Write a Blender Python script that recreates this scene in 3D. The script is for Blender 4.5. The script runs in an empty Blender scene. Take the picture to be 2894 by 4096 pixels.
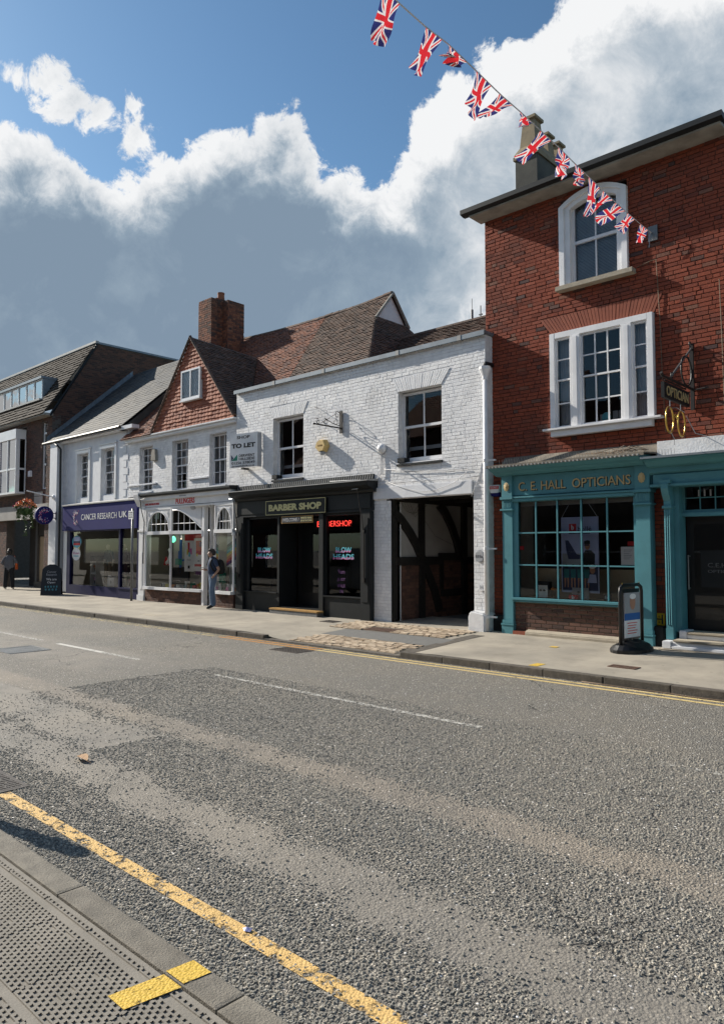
import bpy, bmesh, math, random
import numpy as np
from mathutils import Vector, Matrix
random.seed(7); np.random.seed(7)
C = bpy.context.scene.collection
R = math.radians
S = 1.07            # everything is laid out in survey units; the whole place is scaled by S at the end (kerb stones = 0.915 m)
# ------------------------------------------------------------------ camera
FPX, CX, CY, H = 2900., 1447., 2047., 1.62
PITCH, YAW = R(3.02), R(43.158)
sc = bpy.context.scene
cam = bpy.data.objects.new('camera', bpy.data.cameras.new('camera')); C.objects.link(cam)
cam.data.sensor_fit = 'VERTICAL'; cam.data.sensor_height = 24; cam.data.lens = 24*FPX/4096
cam.data.clip_start = .05; cam.data.clip_end = 4000
cam.location = (0, 0, H*S); cam.rotation_euler = (R(90)+PITCH, 0, YAW)
sc.camera = cam
def ray(px, py):
    x = (px-CX)/FPX; z = -(py-CY)/FPX
    y = math.cos(PITCH)-z*math.sin(PITCH); zz = math.sin(PITCH)+z*math.cos(PITCH)
    c, s = math.cos(YAW), math.sin(YAW)
    return np.array([c*x-s*y, s*x+c*y, zz])
def F(px, py, Y):                    # point on the plane at distance Y -> X, Z
    r = ray(px, py); t = Y/r[1]; return r[0]*t, r[2]*t+H
def atX(px, py, X):
    r = ray(px, py); t = X/r[0]; return r[1]*t, r[2]*t+H
# ------------------------------------------------------------------ exposure, sun, sky
sc.view_settings.view_transform = 'Standard'; sc.view_settings.look = 'None'
sc.view_settings.exposure = 0.6; sc.view_settings.gamma = 1
LIGHT = Vector((1, .2, -.6)).normalized()      # the way the sunlight travels
sun = bpy.data.objects.new('sun', bpy.data.lights.new('sun', 'SUN')); C.objects.link(sun)
sun.data.energy = 5.0; sun.data.angle = R(.55); sun.data.color = (1, .93, .82)
sun.rotation_euler = LIGHT.to_track_quat('-Z', 'Y').to_euler()
W = bpy.data.worlds.new('World'); sc.world = W; W.use_nodes = True
def world():
    nt = W.node_tree; N = nt.nodes; L = nt.links; N.clear()
    def nd(t, **k):
        n = N.new(t)
        for a, b in k.items(): setattr(n, a, b)
        return n
    def put(sock, v):
        if hasattr(v, 'links') or hasattr(v, 'is_output'): L.new(v, sock)
        else: sock.default_value = v
    def m(op, a, b=0., c=0.):
        n = nd('ShaderNodeMath', operation=op); put(n.inputs[0], a); put(n.inputs[1], b); put(n.inputs[2], c); return n.outputs[0]
    def mr(v, a, b, c=0., d=1., smooth=True):
        n = nd('ShaderNodeMapRange'); n.interpolation_type = 'SMOOTHSTEP' if smooth else 'LINEAR'
        put(n.inputs[0], v); n.inputs[1].default_value = a; n.inputs[2].default_value = b; n.inputs[3].default_value = c; n.inputs[4].default_value = d
        return n.outputs[0]
    sky = nd('ShaderNodeTexSky', sky_type='NISHITA'); sky.sun_disc = False
    sky.sun_elevation = math.asin(-LIGHT.z); sky.sun_rotation = math.atan2(-LIGHT.x, -LIGHT.y)
    sky.altitude = 100; sky.air_density = 1.0; sky.dust_density = .6; sky.ozone_density = 1.5
    tc = nd('ShaderNodeTexCoord'); sep = nd('ShaderNodeSeparateXYZ'); L.new(tc.outputs['Generated'], sep.inputs[0])
    dx, dy, dz = sep.outputs
    az = m('ARCTAN2', dx, dy); el = m('ARCSINE', dz)
    def noise(scale, detail=9., rough=.58, dist=0.):
        n = nd('ShaderNodeTexNoise'); n.inputs['Scale'].default_value = scale; n.inputs['Detail'].default_value = detail
        n.inputs['Roughness'].default_value = rough; n.inputs['Distortion'].default_value = dist
        L.new(tc.outputs['Generated'], n.inputs['Vector']); return n.outputs[0]
    # cumulus masses: azimuth / elevation of each heap and its half widths (radians)
    heaps = [(300,1260,1000,470),(1000,1090,600,420),(650,1020,620,250),(1500,1200,560,400),(1950,950,420,420),(2300,760,620,480),
             (2680,420,520,380),(2200,560,330,270),(2500,300,260,170),(70,730,230,150),(60,590,110,60),(170,330,95,62),(290,400,105,66),(410,470,115,78),
             (540,560,85,85),(520,420,50,40),(1130,570,105,125),(940,640,140,95),(480,740,150,75),(720,740,170,85),
             (1080,690,230,120),(1240,760,90,90),(1880,650,165,110),(1820,540,70,50),(1680,860,200,150),(1450,900,120,100),(2100,430,110,80)]
    f = None
    for (x, y, rx, ry) in heaps:
        r = ray(x, y); r = r/np.linalg.norm(r)
        a0, e0 = math.atan2(r[0], r[1]), math.asin(r[2])
        u = m('MULTIPLY', m('SUBTRACT', az, a0), math.cos(e0)*FPX/rx*.93); v = m('MULTIPLY', m('SUBTRACT', el, e0), FPX/ry*.93)
        d = m('SQRT', m('ADD', m('MULTIPLY', u, u), m('MULTIPLY', v, v)))
        g = m('MULTIPLY', m('SUBTRACT', 1., d), min(rx, ry)/260.)
        f = g if f is None else m('SMOOTH_MAX', f, g, .06)
    # the same kind of sky goes on all round
    r = ray(1447, 1100); r = r/np.linalg.norm(r)
    dot = m('ADD', m('ADD', m('MULTIPLY', dx, r[0]), m('MULTIPLY', dy, r[1])), m('MULTIPLY', dz, r[2]))
    far = mr(dot, .80, .55)
    g2 = m('ADD', m('MULTIPLY', m('SUBTRACT', noise(2.1, 3.), .5), 3.2), -.25)
    f = m('MAXIMUM', f, m('SUBTRACT', g2, m('MULTIPLY', m('SUBTRACT', 1., far), 6.)))
    f1 = noise(8., 5., .55, .2); f2 = noise(24., 10., .66, .3)
    fb = m('ADD', m('MULTIPLY', m('SUBTRACT', f1, .5), .9), m('MULTIPLY', m('SUBTRACT', f2, .5), 1.0))
    fd = m('ADD', f, fb)
    alpha = mr(fd, .0, .13)
    sh = m('ADD', mr(m('ADD', f, m('MULTIPLY', fb, .85)), .10, .85), m('MULTIPLY', m('SUBTRACT', noise(6., 8., .62, .4), .5), 1.25))
    sh = m('ADD', sh, m('MULTIPLY', m('SUBTRACT', noise(15., 9., .65, .5), .5), .8))
    a_l, a_r = [math.atan2(*ray(q, 900)[:2]) for q in (1250, 2000)]
    thin = m('MULTIPLY', m('MULTIPLY', mr(az, a_l, a_r), mr(el, -.02, .16)), .50)             # thinner, brighter cloud to the right
    shade = m('SUBTRACT', m('SUBTRACT', sh, thin), mr(el, .30, .05, 0., .16))
    # lower parts of the heap are a paler haze grey again
    ramp = nd('ShaderNodeValToRGB'); L.new(shade, ramp.inputs[0]); cr = ramp.color_ramp
    cr.elements[0].position = 0; cr.elements[0].color = (.92, .93, .94, 1)
    cr.elements[1].position = 1; cr.elements[1].color = (.225, .305, .40, 1)
    for p_, c_ in ((.25, (.74, .77, .80)), (.5, (.46, .53, .60)), (.75, (.285, .37, .46))):
        e = cr.elements.new(p_); e.color = (*c_, 1)
    skym = nd('ShaderNodeVectorMath', operation='SCALE'); L.new(sky.outputs[0], skym.inputs[0]); skym.operation = 'MULTIPLY'; skym.inputs[1].default_value = SKYK
    cl = nd('ShaderNodeVectorMath', operation='SCALE'); L.new(ramp.outputs[0], cl.inputs[0]); cl.inputs['Scale'].default_value = CLOUDK
    mix = nd('ShaderNodeMix', data_type='RGBA'); L.new(alpha, mix.inputs[0]); L.new(skym.outputs[0], mix.inputs[6]); L.new(cl.outputs[0], mix.inputs[7])
    bg = nd('ShaderNodeBackground'); L.new(mix.outputs[2], bg.inputs[0]); bg.inputs[1].default_value = .10
    out = nd('ShaderNodeOutputWorld'); L.new(bg.outputs[0], out.inputs[0])
SKYK, CLOUDK = (.60, .78, .84), 6.5
world(); W.cycles.sampling_method = 'MANUAL'; W.cycles.sample_map_resolution = 512
# ------------------------------------------------------------------ materials
MATS = {}
def M(name, c1, c2=None, rough=.7, scale=3., bump=0., bscale=40., metal=0., rnd=None, spec=.4, detail=4., coat=0., emit=None, soot=None, space='Object', spots=None):
    """c1..c2 mixed by noise; rnd = list of (pos, colour) picked per piece; soot = (colour, amount) as large patches"""
    if name in MATS: return MATS[name]
    m = bpy.data.materials.new(name); m.use_nodes = True; nt = m.node_tree; N, L = nt.nodes, nt.links
    b = N['Principled BSDF']; b.inputs['Roughness'].default_value = rough; b.inputs['Metallic'].default_value = metal
    b.inputs['Specular IOR Level'].default_value = spec; b.inputs['Coat Weight'].default_value = coat
    tc = N.new('ShaderNodeTexCoord'); geo = N.new('ShaderNodeNewGeometry')
    vec = tc.outputs['Object'] if space == 'Object' and not rnd else geo.outputs['Position']
    def noise(s, d=4., r=.55):
        n = N.new('ShaderNodeTexNoise'); n.inputs['Scale'].default_value = s; n.inputs['Detail'].default_value = d; n.inputs['Roughness'].default_value = r
        L.new(vec, n.inputs['Vector']); return n.outputs[0]
    def mix(f, a, b_, mode='MIX'):
        n = N.new('ShaderNodeMix'); n.data_type = 'RGBA'; n.blend_type = mode
        for s, v in ((n.inputs[0], f), (n.inputs[6], a), (n.inputs[7], b_)):
            if hasattr(v, 'is_output'): L.new(v, s)
            else: s.default_value = v if isinstance(v, float) else (*v, 1)
        return n.outputs[2]
    def ramp(v, stops, const=False):
        n = N.new('ShaderNodeValToRGB'); L.new(v, n.inputs[0]); cr = n.color_ramp
        if const: cr.interpolation = 'CONSTANT'
        while len(cr.elements) < len(stops): cr.elements.new(.5)
        for e, (p_, c_) in zip(cr.elements, stops): e.position = p_; e.color = (*c_, 1)
        return n.outputs[0]
    if c2 is None: c2 = tuple(x*.82 for x in c1)
    col = mix(ramp(noise(scale, detail), [(.35, (0,)*3), (.65, (1,)*3)]), c1, c2)
    if rnd:
        oi = N.new('ShaderNodeObjectInfo')
        a = N.new('ShaderNodeMath'); a.operation = 'ADD'; L.new(oi.outputs['Random'], a.inputs[0]); L.new(geo.outputs['Random Per Island'], a.inputs[1])
        fr = N.new('ShaderNodeMath'); fr.operation = 'FRACT'; L.new(a.outputs[0], fr.inputs[0])
        col = mix(1., ramp(fr.outputs[0], rnd), mix(1., col, tuple(1/max(q, .001) for q in c1), 'MULTIPLY'), 'MULTIPLY')
    if spots:
        vs = N.new('ShaderNodeTexVoronoi'); vs.inputs['Scale'].default_value = spots[0]; L.new(geo.outputs['Position'], vs.inputs['Vector'])
        k2 = N.new('ShaderNodeMapRange'); L.new(vs.outputs['Distance'], k2.inputs[0]); k2.inputs[1].default_value = spots[1]; k2.inputs[2].default_value = spots[1]*.6; k2.inputs[3].default_value = 0; k2.inputs[4].default_value = spots[2]
        rc = N.new('ShaderNodeSeparateColor'); L.new(vs.outputs['Color'], rc.inputs[0]); g3 = N.new('ShaderNodeMath'); g3.operation = 'GREATER_THAN'; L.new(rc.outputs[0], g3.inputs[0]); g3.inputs[1].default_value = .45
        mm = N.new('ShaderNodeMath'); mm.operation = 'MULTIPLY'; L.new(k2.outputs[0], mm.inputs[0]); L.new(g3.outputs[0], mm.inputs[1]); col = mix(mm.outputs[0], col, tuple(q*.45 for q in c1))
    if soot:
        w = N.new('ShaderNodeTexNoise'); w.inputs['Scale'].default_value = soot[2] if len(soot) > 2 else .8; w.inputs['Detail'].default_value = 8; w.inputs['Roughness'].default_value = .65
        L.new(geo.outputs['Position'], w.inputs['Vector'])
        k = N.new('ShaderNodeMapRange'); L.new(w.outputs[0], k.inputs[0]); k.inputs[1].default_value = .48; k.inputs[2].default_value = .72; k.inputs[3].default_value = 0; k.inputs[4].default_value = soot[1]
        col = mix(k.outputs[0], col, soot[0])
    L.new(col, b.inputs['Base Color'])
    if bump:
        bp = N.new('ShaderNodeBump'); bp.inputs['Strength'].default_value = bump; bp.inputs['Distance'].default_value = .01
        L.new(noise(bscale, 6., .6), bp.inputs['Height']); L.new(bp.outputs[0], b.inputs['Normal'])
    if emit: b.inputs['Emission Color'].default_value = (*emit[0], 1); b.inputs['Emission Strength'].default_value = emit[1]
    MATS[name] = m; return m
def glassmat(name, tint=(.9, .95, .95), refl=1.0, ior=1.5, rough=0.0):
    m = bpy.data.materials.new(name); m.use_nodes = True; nt = m.node_tree; N, L = nt.nodes, nt.links; N.clear()
    o = N.new('ShaderNodeOutputMaterial'); t = N.new('ShaderNodeBsdfTransparent'); t.inputs[0].default_value = (*tint, 1)
    g = N.new('ShaderNodeBsdfGlossy'); g.inputs['Roughness'].default_value = rough; g.inputs[0].default_value = (refl, refl, refl, 1)
    fr = N.new('ShaderNodeFresnel'); fr.inputs[0].default_value = ior
    no = N.new('ShaderNodeTexNoise'); no.inputs['Scale'].default_value = 2.2; bp = N.new('ShaderNodeBump'); bp.inputs['Strength'].default_value = .05; bp.inputs['Distance'].default_value = .004
    L.new(no.outputs[0], bp.inputs['Height']); L.new(bp.outputs[0], g.inputs['Normal'])
    mx = N.new('ShaderNodeMixShader'); L.new(fr.outputs[0], mx.inputs[0]); L.new(t.outputs[0], mx.inputs[1]); L.new(g.outputs[0], mx.inputs[2]); L.new(mx.outputs[0], o.inputs[0])
    MATS[name] = m; return m
# ------------------------------------------------------------------ mesh helpers
ORG = {}
class MB:
    def __init__(s): s.v = []; s.f = []
    def add(s, vs, fs):
        o = len(s.v); s.v += [tuple(map(float, q)) for q in vs]; s.f += [tuple(i+o for i in f) for f in fs]; return s
    def box(s, x0, x1, y0, y1, z0, z1):
        x0, x1 = sorted((x0, x1)); y0, y1 = sorted((y0, y1)); z0, z1 = sorted((z0, z1))
        return s.add([(x0,y0,z0),(x1,y0,z0),(x1,y1,z0),(x0,y1,z0),(x0,y0,z1),(x1,y0,z1),(x1,y1,z1),(x0,y1,z1)],
                     [(0,3,2,1),(4,5,6,7),(0,1,5,4),(1,2,6,5),(2,3,7,6),(3,0,4,7)])
    def quad(s, a, b, c, d): return s.add([a, b, c, d], [(0, 1, 2, 3)])
    def prism(s, poly, a, b, ax='y'):       # poly in the two other axes, extruded a..b
        def P(u, v, w): return {'x': (w, u, v), 'y': (u, w, v), 'z': (u, v, w)}[ax]
        n = len(poly); vs = [P(u, v, a) for u, v in poly]+[P(u, v, b) for u, v in poly]
        return s.add(vs, [tuple(range(n)), tuple(range(2*n-1, n-1, -1))]+[(i, i+n, (i+1) % n+n, (i+1) % n) for i in range(n)])
    def tube(s, pts, r, n=8, cap=True):
        pts = [Vector(q) for q in pts]; rs = r if isinstance(r, (list, tuple)) else [r]*len(pts); rings = []; up = None
        for i, q in enumerate(pts):
            t = (pts[min(i+1, len(pts)-1)]-pts[max(i-1, 0)]).normalized()
            if up is None: up = Vector((0, 0, 1)) if abs(t.z) < .9 else Vector((1, 0, 0))
            a = t.cross(up); a = a.normalized() if a.length > 1e-4 else t.orthogonal().normalized(); b = a.cross(t).normalized(); up = b
            rings.append([q+(a*math.cos(k*2*math.pi/n)+b*math.sin(k*2*math.pi/n))*rs[i] for k in range(n)])
        vs = [q for g in rings for q in g]; fs = []
        for i in range(len(pts)-1):
            for k in range(n): fs.append((i*n+k, i*n+(k+1) % n, (i+1)*n+(k+1) % n, (i+1)*n+k))
        if cap: fs += [tuple(range(n-1, -1, -1)), tuple(range((len(pts)-1)*n, len(pts)*n))]
        return s.add(vs, fs)
    def lathe(s, prof, c=(0, 0, 0), n=16, ax='z'):
        vs = []; fs = []
        for (r, z) in prof:
            for k in range(n):
                a = k*2*math.pi/n; u, v = r*math.cos(a), r*math.sin(a)
                q = {'z': (u, v, z), 'y': (u, z, v), 'x': (z, u, v)}[ax]; vs.append((q[0]+c[0], q[1]+c[1], q[2]+c[2]))
        for i in range(len(prof)-1):
            for k in range(n): fs.append((i*n+k, i*n+(k+1) % n, (i+1)*n+(k+1) % n, (i+1)*n+k))
        fs += [tuple(range(n-1, -1, -1)), tuple(range((len(prof)-1)*n, len(prof)*n))]
        return s.add(vs, fs)
    def build(s, name, mat, parent=None, smooth=False, bevel=0, fix=True):
        o0 = ORG.get(parent.name, Vector()) if parent else Vector()
        me = bpy.data.meshes.new(name); me.from_pydata([(a-o0.x, b-o0.y, c-o0.z) for a, b, c in s.v], [], s.f); me.update()
        if fix:
            bm = bmesh.new(); bm.from_mesh(me); bmesh.ops.recalc_face_normals(bm, faces=bm.faces)
            if bevel: bmesh.ops.bevel(bm, geom=[e for e in bm.edges if e.is_manifold and e.calc_face_angle(0) > .6], offset=bevel, segments=2, affect='EDGES', clamp_overlap=True)
            bm.to_mesh(me); bm.free()
        me.materials.append(MATS[mat] if isinstance(mat, str) else mat)
        if smooth:
            me.polygons.foreach_set('use_smooth', [True]*len(me.polygons))
        ob = bpy.data.objects.new(name, me); C.objects.link(ob)
        if parent: ob.parent = parent; ORG[ob.name] = o0
        return ob
def B(x0, x1, y0, y1, z0, z1): return MB().box(x0, x1, y0, y1, z0, z1)
def tag(o, label, cat=None, group=None, kind=None):
    if label: o['label'] = label
    if cat: o['category'] = cat
    if group: o['group'] = group
    if kind: o['kind'] = kind
    return o
def thing(name, label, cat, loc, group=None):
    o = bpy.data.objects.new(name, None); C.objects.link(o); o.location = loc; o.empty_display_size = .3
    ORG[o.name] = Vector(loc); return tag(o, label, cat, group)
def struct(o): o['kind'] = 'structure'; return o
# unit pieces: x across, y inward (front face at y = -.5), z up
BR_V = np.array([(-.5,.5,-.5),(.5,.5,-.5),(.5,.5,.5),(-.5,.5,.5),(-.5,-.47,-.5),(.5,-.47,-.5),(.5,-.47,.5),(-.5,-.47,.5),(-.485,-.5,-.44),(.485,-.5,-.44),(.485,-.5,.44),(-.485,-.5,.44)])
BR_F = [(0,1,5,4),(1,2,6,5),(2,3,7,6),(3,0,4,7),(4,5,9,8),(5,6,10,9),(6,7,11,10),(7,4,8,11),(8,9,10,11)]
# tile: x along the row, y = up the slope, z = out of the roof; lower edge proud
TI_V = np.array([(-.5,-.5,0),(.5,-.5,0),(.5,.5,-.3),(-.5,.5,-.3),(-.5,-.5,1),(.5,-.5,1),(.5,.5,.25),(-.5,.5,.25),(0,-.5,1.18),(0,.5,.4)])
TI_F = [(4,8,9,7),(8,5,6,9),(0,1,5,8,4),(1,2,6,5),(3,0,4,7)]
def unitmesh(name, V, Fc, mat):
    me = bpy.data.meshes.new(name); me.from_pydata([tuple(q) for q in V], [], Fc); me.update(); me.materials.append(MATS[mat]); return me
def pieces(name, parent, V, Fc, tf, mat, n_ind=300, stuffname=None):
    """tf: list of (pos, 3x3 columns = local axes incl. size). The n_ind that show largest are objects, the rest one mesh."""
    if not tf: return
    o0 = np.array(ORG.get(parent.name, Vector())); pos = np.array([t[0] for t in tf]); B3 = np.array([t[1] for t in tf])
    f = np.array([-math.sin(YAW)*math.cos(PITCH), math.cos(YAW)*math.cos(PITCH), math.sin(PITCH)]); rt = np.array([math.cos(YAW), math.sin(YAW), 0]); up = np.cross(rt, f)
    d = pos-np.array([0, 0, H]); dep = d@f; xs = d@rt/np.maximum(dep, .01); ys = d@up/np.maximum(dep, .01)
    size = np.linalg.norm(np.cross(B3[:, :, 0], B3[:, :, 2] if V is BR_V else B3[:, :, 1]), axis=1)/np.maximum(dep, .1)**2
    size[(dep < .2) | (abs(xs) > .5) | (abs(ys) > .68)] = -1
    order = np.argsort(-size); me = unitmesh(name, V, Fc, mat)
    ind = [i for i in order[:n_ind] if size[i] > 0] if len(tf) > n_ind else list(range(len(tf)))
    for i in ind:
        o = bpy.data.objects.new(name, me); C.objects.link(o); o.parent = parent
        mm = np.eye(4); mm[:3, :3] = B3[i]; mm[:3, 3] = pos[i]-o0; o.matrix_local = Matrix(mm.tolist())
    rest = np.setdiff1d(np.arange(len(tf)), np.array(ind, int))
    if len(rest):
        nv = len(V); vv = np.einsum('nij,kj->nki', B3[rest], V)+(pos[rest]-o0)[:, None, :]
        fl = [len(q) for q in Fc]; li = np.concatenate([np.array(q) for q in Fc])
        me2 = bpy.data.meshes.new(stuffname or name); n = len(rest)
        me2.vertices.add(n*nv); me2.vertices.foreach_set('co', vv.reshape(-1))
        lv = (np.arange(n)[:, None]*nv+li[None]).reshape(-1); me2.loops.add(len(lv)); me2.loops.foreach_set('vertex_index', lv)
        tot = np.tile(fl, n); st = np.concatenate([[0], np.cumsum(tot)[:-1]]); me2.polygons.add(len(tot)); me2.polygons.foreach_set('loop_start', st); me2.polygons.foreach_set('loop_total', tot)
        me2.polygons.foreach_set('use_smooth', [False]*len(tot)); me2.update(); me2.materials.append(MATS[mat])
        o = bpy.data.objects.new(stuffname or name, me2); C.objects.link(o); o.parent = parent; o['kind'] = 'stuff'
def bricks(parent, org, u, n, length, z0, z1, mat, openings=(), bl=.2, bh=.0705, joint=.009, depth=.05, jit=.004, bond='flemish', n_ind=300, name='brick', clip=None, wob=.0):
    """bricks on the wall through org along u (outward normal n); openings are (u0,u1,z0,z1)"""
    u = np.array(u, float); n = np.array(n, float); up = np.array([0, 0, 1.]); org = np.array(org, float); tf = []; row = 0; z = z0
    while z+bh*.6 < z1:
        zt = min(z+bh, z1); x = 0.; seq = 0
        first = True
        if bond == 'flemish': pat = [bl, bl*.5]; seq = 0; off = (bl*.75 if row % 2 else 0)+(random.random()*.06-.03)*bl
        else: pat = [bl]; off = (bl*.5 if row % 2 else 0) if bond == 'stretch' else random.random()*bl
        x = -off
        while x < length:
            w = (pat[seq % len(pat)] if bond != 'mixed' else bl*random.choice((1, 1, 1, .96, 1.04, .5, .5)))*random.uniform(.97, 1.03); seq += 1
            a, b = max(x, 0), min(x+w, length); x += w
            segs = [(a, b)]; zc = (z+zt)/2
            lo, hi = (clip(zc) if clip else (0, length)); segs = [(max(a, lo), min(b, hi))]
            for (o0, o1, p0, p1) in openings:
                if p0-bh*.45 < zc < p1+bh*.45:
                    ns = []
                    for (s0, s1) in segs:
                        if s1 <= o0 or s0 >= o1: ns.append((s0, s1))
                        else:
                            if s0 < o0: ns.append((s0, o0))
                            if s1 > o1: ns.append((o1, s1))
                    segs = ns
            for (s0, s1) in segs:
                wd = s1-s0-joint
                if wd < .018: continue
                hh = (zt-z-joint)*random.uniform(.94, 1.0); pr = random.uniform(-jit, jit)*.45+wob*math.sin(s0*1.7+z*2.3)
                c = org+u*((s0+s1)/2)+up*(zc+random.uniform(-1, 1)*.0018)+n*(pr-depth/2)
                t1, t2, t3 = random.gauss(0, .009*jit/.004)*min(1, wd/.2), random.gauss(0, .008), random.gauss(0, .02*jit/.004)
                uu = u+n*t1+up*t2; vv = up-u*t2+n*t3
                tf.append((c, np.stack([uu*wd, -n*depth, vv*hh], 1)))
        z += bh; row += 1
    pieces(name, parent, BR_V, BR_F, tf, mat, n_ind, 'brickwork'); return tf
def wall(parent, name, x0, x1, z0, z1, ya, yb, mat, openings=()):
    xs = sorted({x0, x1, *[a for o in openings for a in o[:2] if x0 < a < x1]}); zs = sorted({z0, z1, *[a for o in openings for a in o[2:] if z0 < a < z1]}); mb = MB()
    for i in range(len(xs)-1):
        run = None
        for j in range(len(zs)-1):
            cx, cz = (xs[i]+xs[i+1])/2, (zs[j]+zs[j+1])/2
            hole = any(o[0] < cx < o[1] and o[2] < cz < o[3] for o in openings)
            if not hole: run = (run[0], zs[j+1]) if run else (zs[j], zs[j+1])
            if (hole or j == len(zs)-2) and run: mb.box(xs[i], xs[i+1], ya, yb, run[0], run[1]); run = None
    return mb.build(name, mat, parent, fix=False)
def tiles(parent, A, Bq, Cq, D, mat, tw=.155, gauge=.095, th=.014, n_ind=300, name='roof_tile', keep=None, jit=.5):
    """A,B lower edge, D,C upper edge (A->D and B->C run up the slope)"""
    A, Bq, Cq, D = [np.array(q, float) for q in (A, Bq, Cq, D)]; tf = []
    rows = max(1, int(round((np.linalg.norm(D-A)+np.linalg.norm(Cq-Bq))/2/gauge)))
    for r in range(rows):
        v = (r+.5)/rows; P0 = A+(D-A)*v; P1 = Bq+(Cq-Bq)*v; Lr = np.linalg.norm(P1-P0)
        if Lr < .06: continue
        ud = (P1-P0)/Lr; off = (r % 2)*.5*tw; x = -off
        while x < Lr:
            a, b = max(0, x), min(Lr, x+tw); x += tw
            if b-a < .03: continue
            s = (a+b)/2/Lr; c = P0+(P1-P0)*s
            if keep and not keep(c): continue
            vd = (D-A)*(1-s)+(Cq-Bq)*s; vd = vd/np.linalg.norm(vd); nn = np.cross(ud, vd); nn /= np.linalg.norm(nn)
            vd2 = np.cross(nn, ud)
            t1 = random.gauss(0, .02)*jit; k = random.uniform(.75, 1.25)
            tf.append((c+nn*random.uniform(0, .004), np.stack([(ud+nn*t1)*(b-a-.004), vd2*gauge*1.12, nn*th*k], 1)))
    pieces(name, parent, TI_V, TI_F, tf, mat, n_ind, 'tiling')
def text(s, w, h, loc, mat, parent=None, name='lettering', depth=.006, bold=0., u=(1, 0, 0), v=(0, 0, 1), shear=0.):
    cu = bpy.data.curves.new('t', 'FONT'); cu.body = s; cu.align_x = 'CENTER'; cu.align_y = 'CENTER'; cu.extrude = .5; cu.offset = bold; cu.resolution_u = 3; cu.shear = shear
    t = bpy.data.objects.new('t', cu); C.objects.link(t); dg = bpy.context.evaluated_depsgraph_get(); me = bpy.data.meshes.new_from_object(t.evaluated_get(dg)); bpy.data.objects.remove(t); bpy.data.curves.remove(cu)
    co = np.empty(len(me.vertices)*3); me.vertices.foreach_get('co', co); co = co.reshape(-1, 3)
    lo, hi = co.min(0), co.max(0); c = (co-(lo+hi)/2)/np.maximum(hi-lo, 1e-6)
    u, v = np.array(u, float), np.array(v, float); n = np.cross(u, v)
    o0 = np.array(ORG.get(parent.name, Vector())) if parent else np.zeros(3)
    q = np.array(loc)-o0+c[:, :1]*w*u+c[:, 1:2]*h*v+c[:, 2:]*depth*n
    me.vertices.foreach_set('co', q.reshape(-1)); me.update(); me.name = name; me.materials.clear(); me.materials.append(MATS[mat])
    o = bpy.data.objects.new(name, me); C.objects.link(o)
    if parent: o.parent = parent; ORG[o.name] = Vector(o0)
    return o
def disc(mb, c, r, n=14, u=(1, 0, 0), v=(0, 0, 1), ry=None):
    u, v, c = np.array(u, float), np.array(v, float), np.array(c, float); ry = ry or r
    return mb.add([c+u*r*math.cos(k*2*math.pi/n)+v*ry*math.sin(k*2*math.pi/n) for k in range(n)], [tuple(range(n))])
def window(parent, x0, x1, z0, z1, y, cols, rows, mat='white_paint', glass='glass', fr=.05, bar=.022, meet=None, sash=True, name='window', depth=.07, panes=True):
    """frame set at y (front), each pane and the bars below it; meet = z of the meeting rail"""
    mb = MB(); zm = meet if meet is not None else (z0+z1)/2
    mb.box(x0, x0+fr, y, y+depth, z0, z1); mb.box(x1-fr, x1, y, y+depth, z0, z1); mb.box(x0+fr, x1-fr, y+.002, y+depth, z1-fr, z1); mb.box(x0+fr, x1-fr, y+.002, y+depth, z0, z0+fr*1.3)
    halves = [(z0+fr*1.3, z1-fr, y)]
    if sash:
        mb.box(x0+fr, x1-fr, y+.004, y+depth-.01, zm-fr*.45, zm+fr*.45); halves = [(z0+fr*1.3, zm-fr*.45, y+.028), (zm+fr*.45, z1-fr, y+.008)]
    w = mb.build(name, mat, parent); nr = rows//len(halves); bb = MB(); has = False
    for (a, b, yy) in halves:
        for i in range(1, cols): xx = x0+fr+(x1-x0-2*fr)*i/cols; bb.box(xx-bar/2, xx+bar/2, yy, yy+.03, a, b); has = True
        for j in range(1, nr): zz = a+(b-a)*j/nr; bb.box(x0+fr, x1-fr, yy+.002, yy+.028, zz-bar/2, zz+bar/2); has = True
        for i in range(cols):
            for j in range(nr):
                xa, xb = x0+fr+(x1-x0-2*fr)*i/cols, x0+fr+(x1-x0-2*fr)*(i+1)/cols; za, zb = a+(b-a)*j/nr, a+(b-a)*(j+1)/nr
                t = random.gauss(0, .0025); t2 = random.gauss(0, .002)
                MB().add([(xa, yy+.017-t, za+.0), (xb, yy+.017+t, za), (xb, yy+.017+t+t2, zb), (xa, yy+.017-t+t2, zb)], [(0, 1, 2, 3)]).build('pane', glass, w, fix=False)
    if has: bb.build('glazing_bar', mat, w)
    return w
def room(parent, x0, x1, y0, y1, z0, z1, mat='room_dark', name='room'):
    return MB().add([(x0,y0,z0),(x1,y0,z0),(x1,y1,z0),(x0,y1,z0),(x0,y0,z1),(x1,y0,z1),(x1,y1,z1),(x0,y1,z1)], [(0,1,2,3),(4,7,6,5),(1,5,6,2),(2,6,7,3),(3,7,4,0)]).build(name, mat, parent, fix=False)
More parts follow.
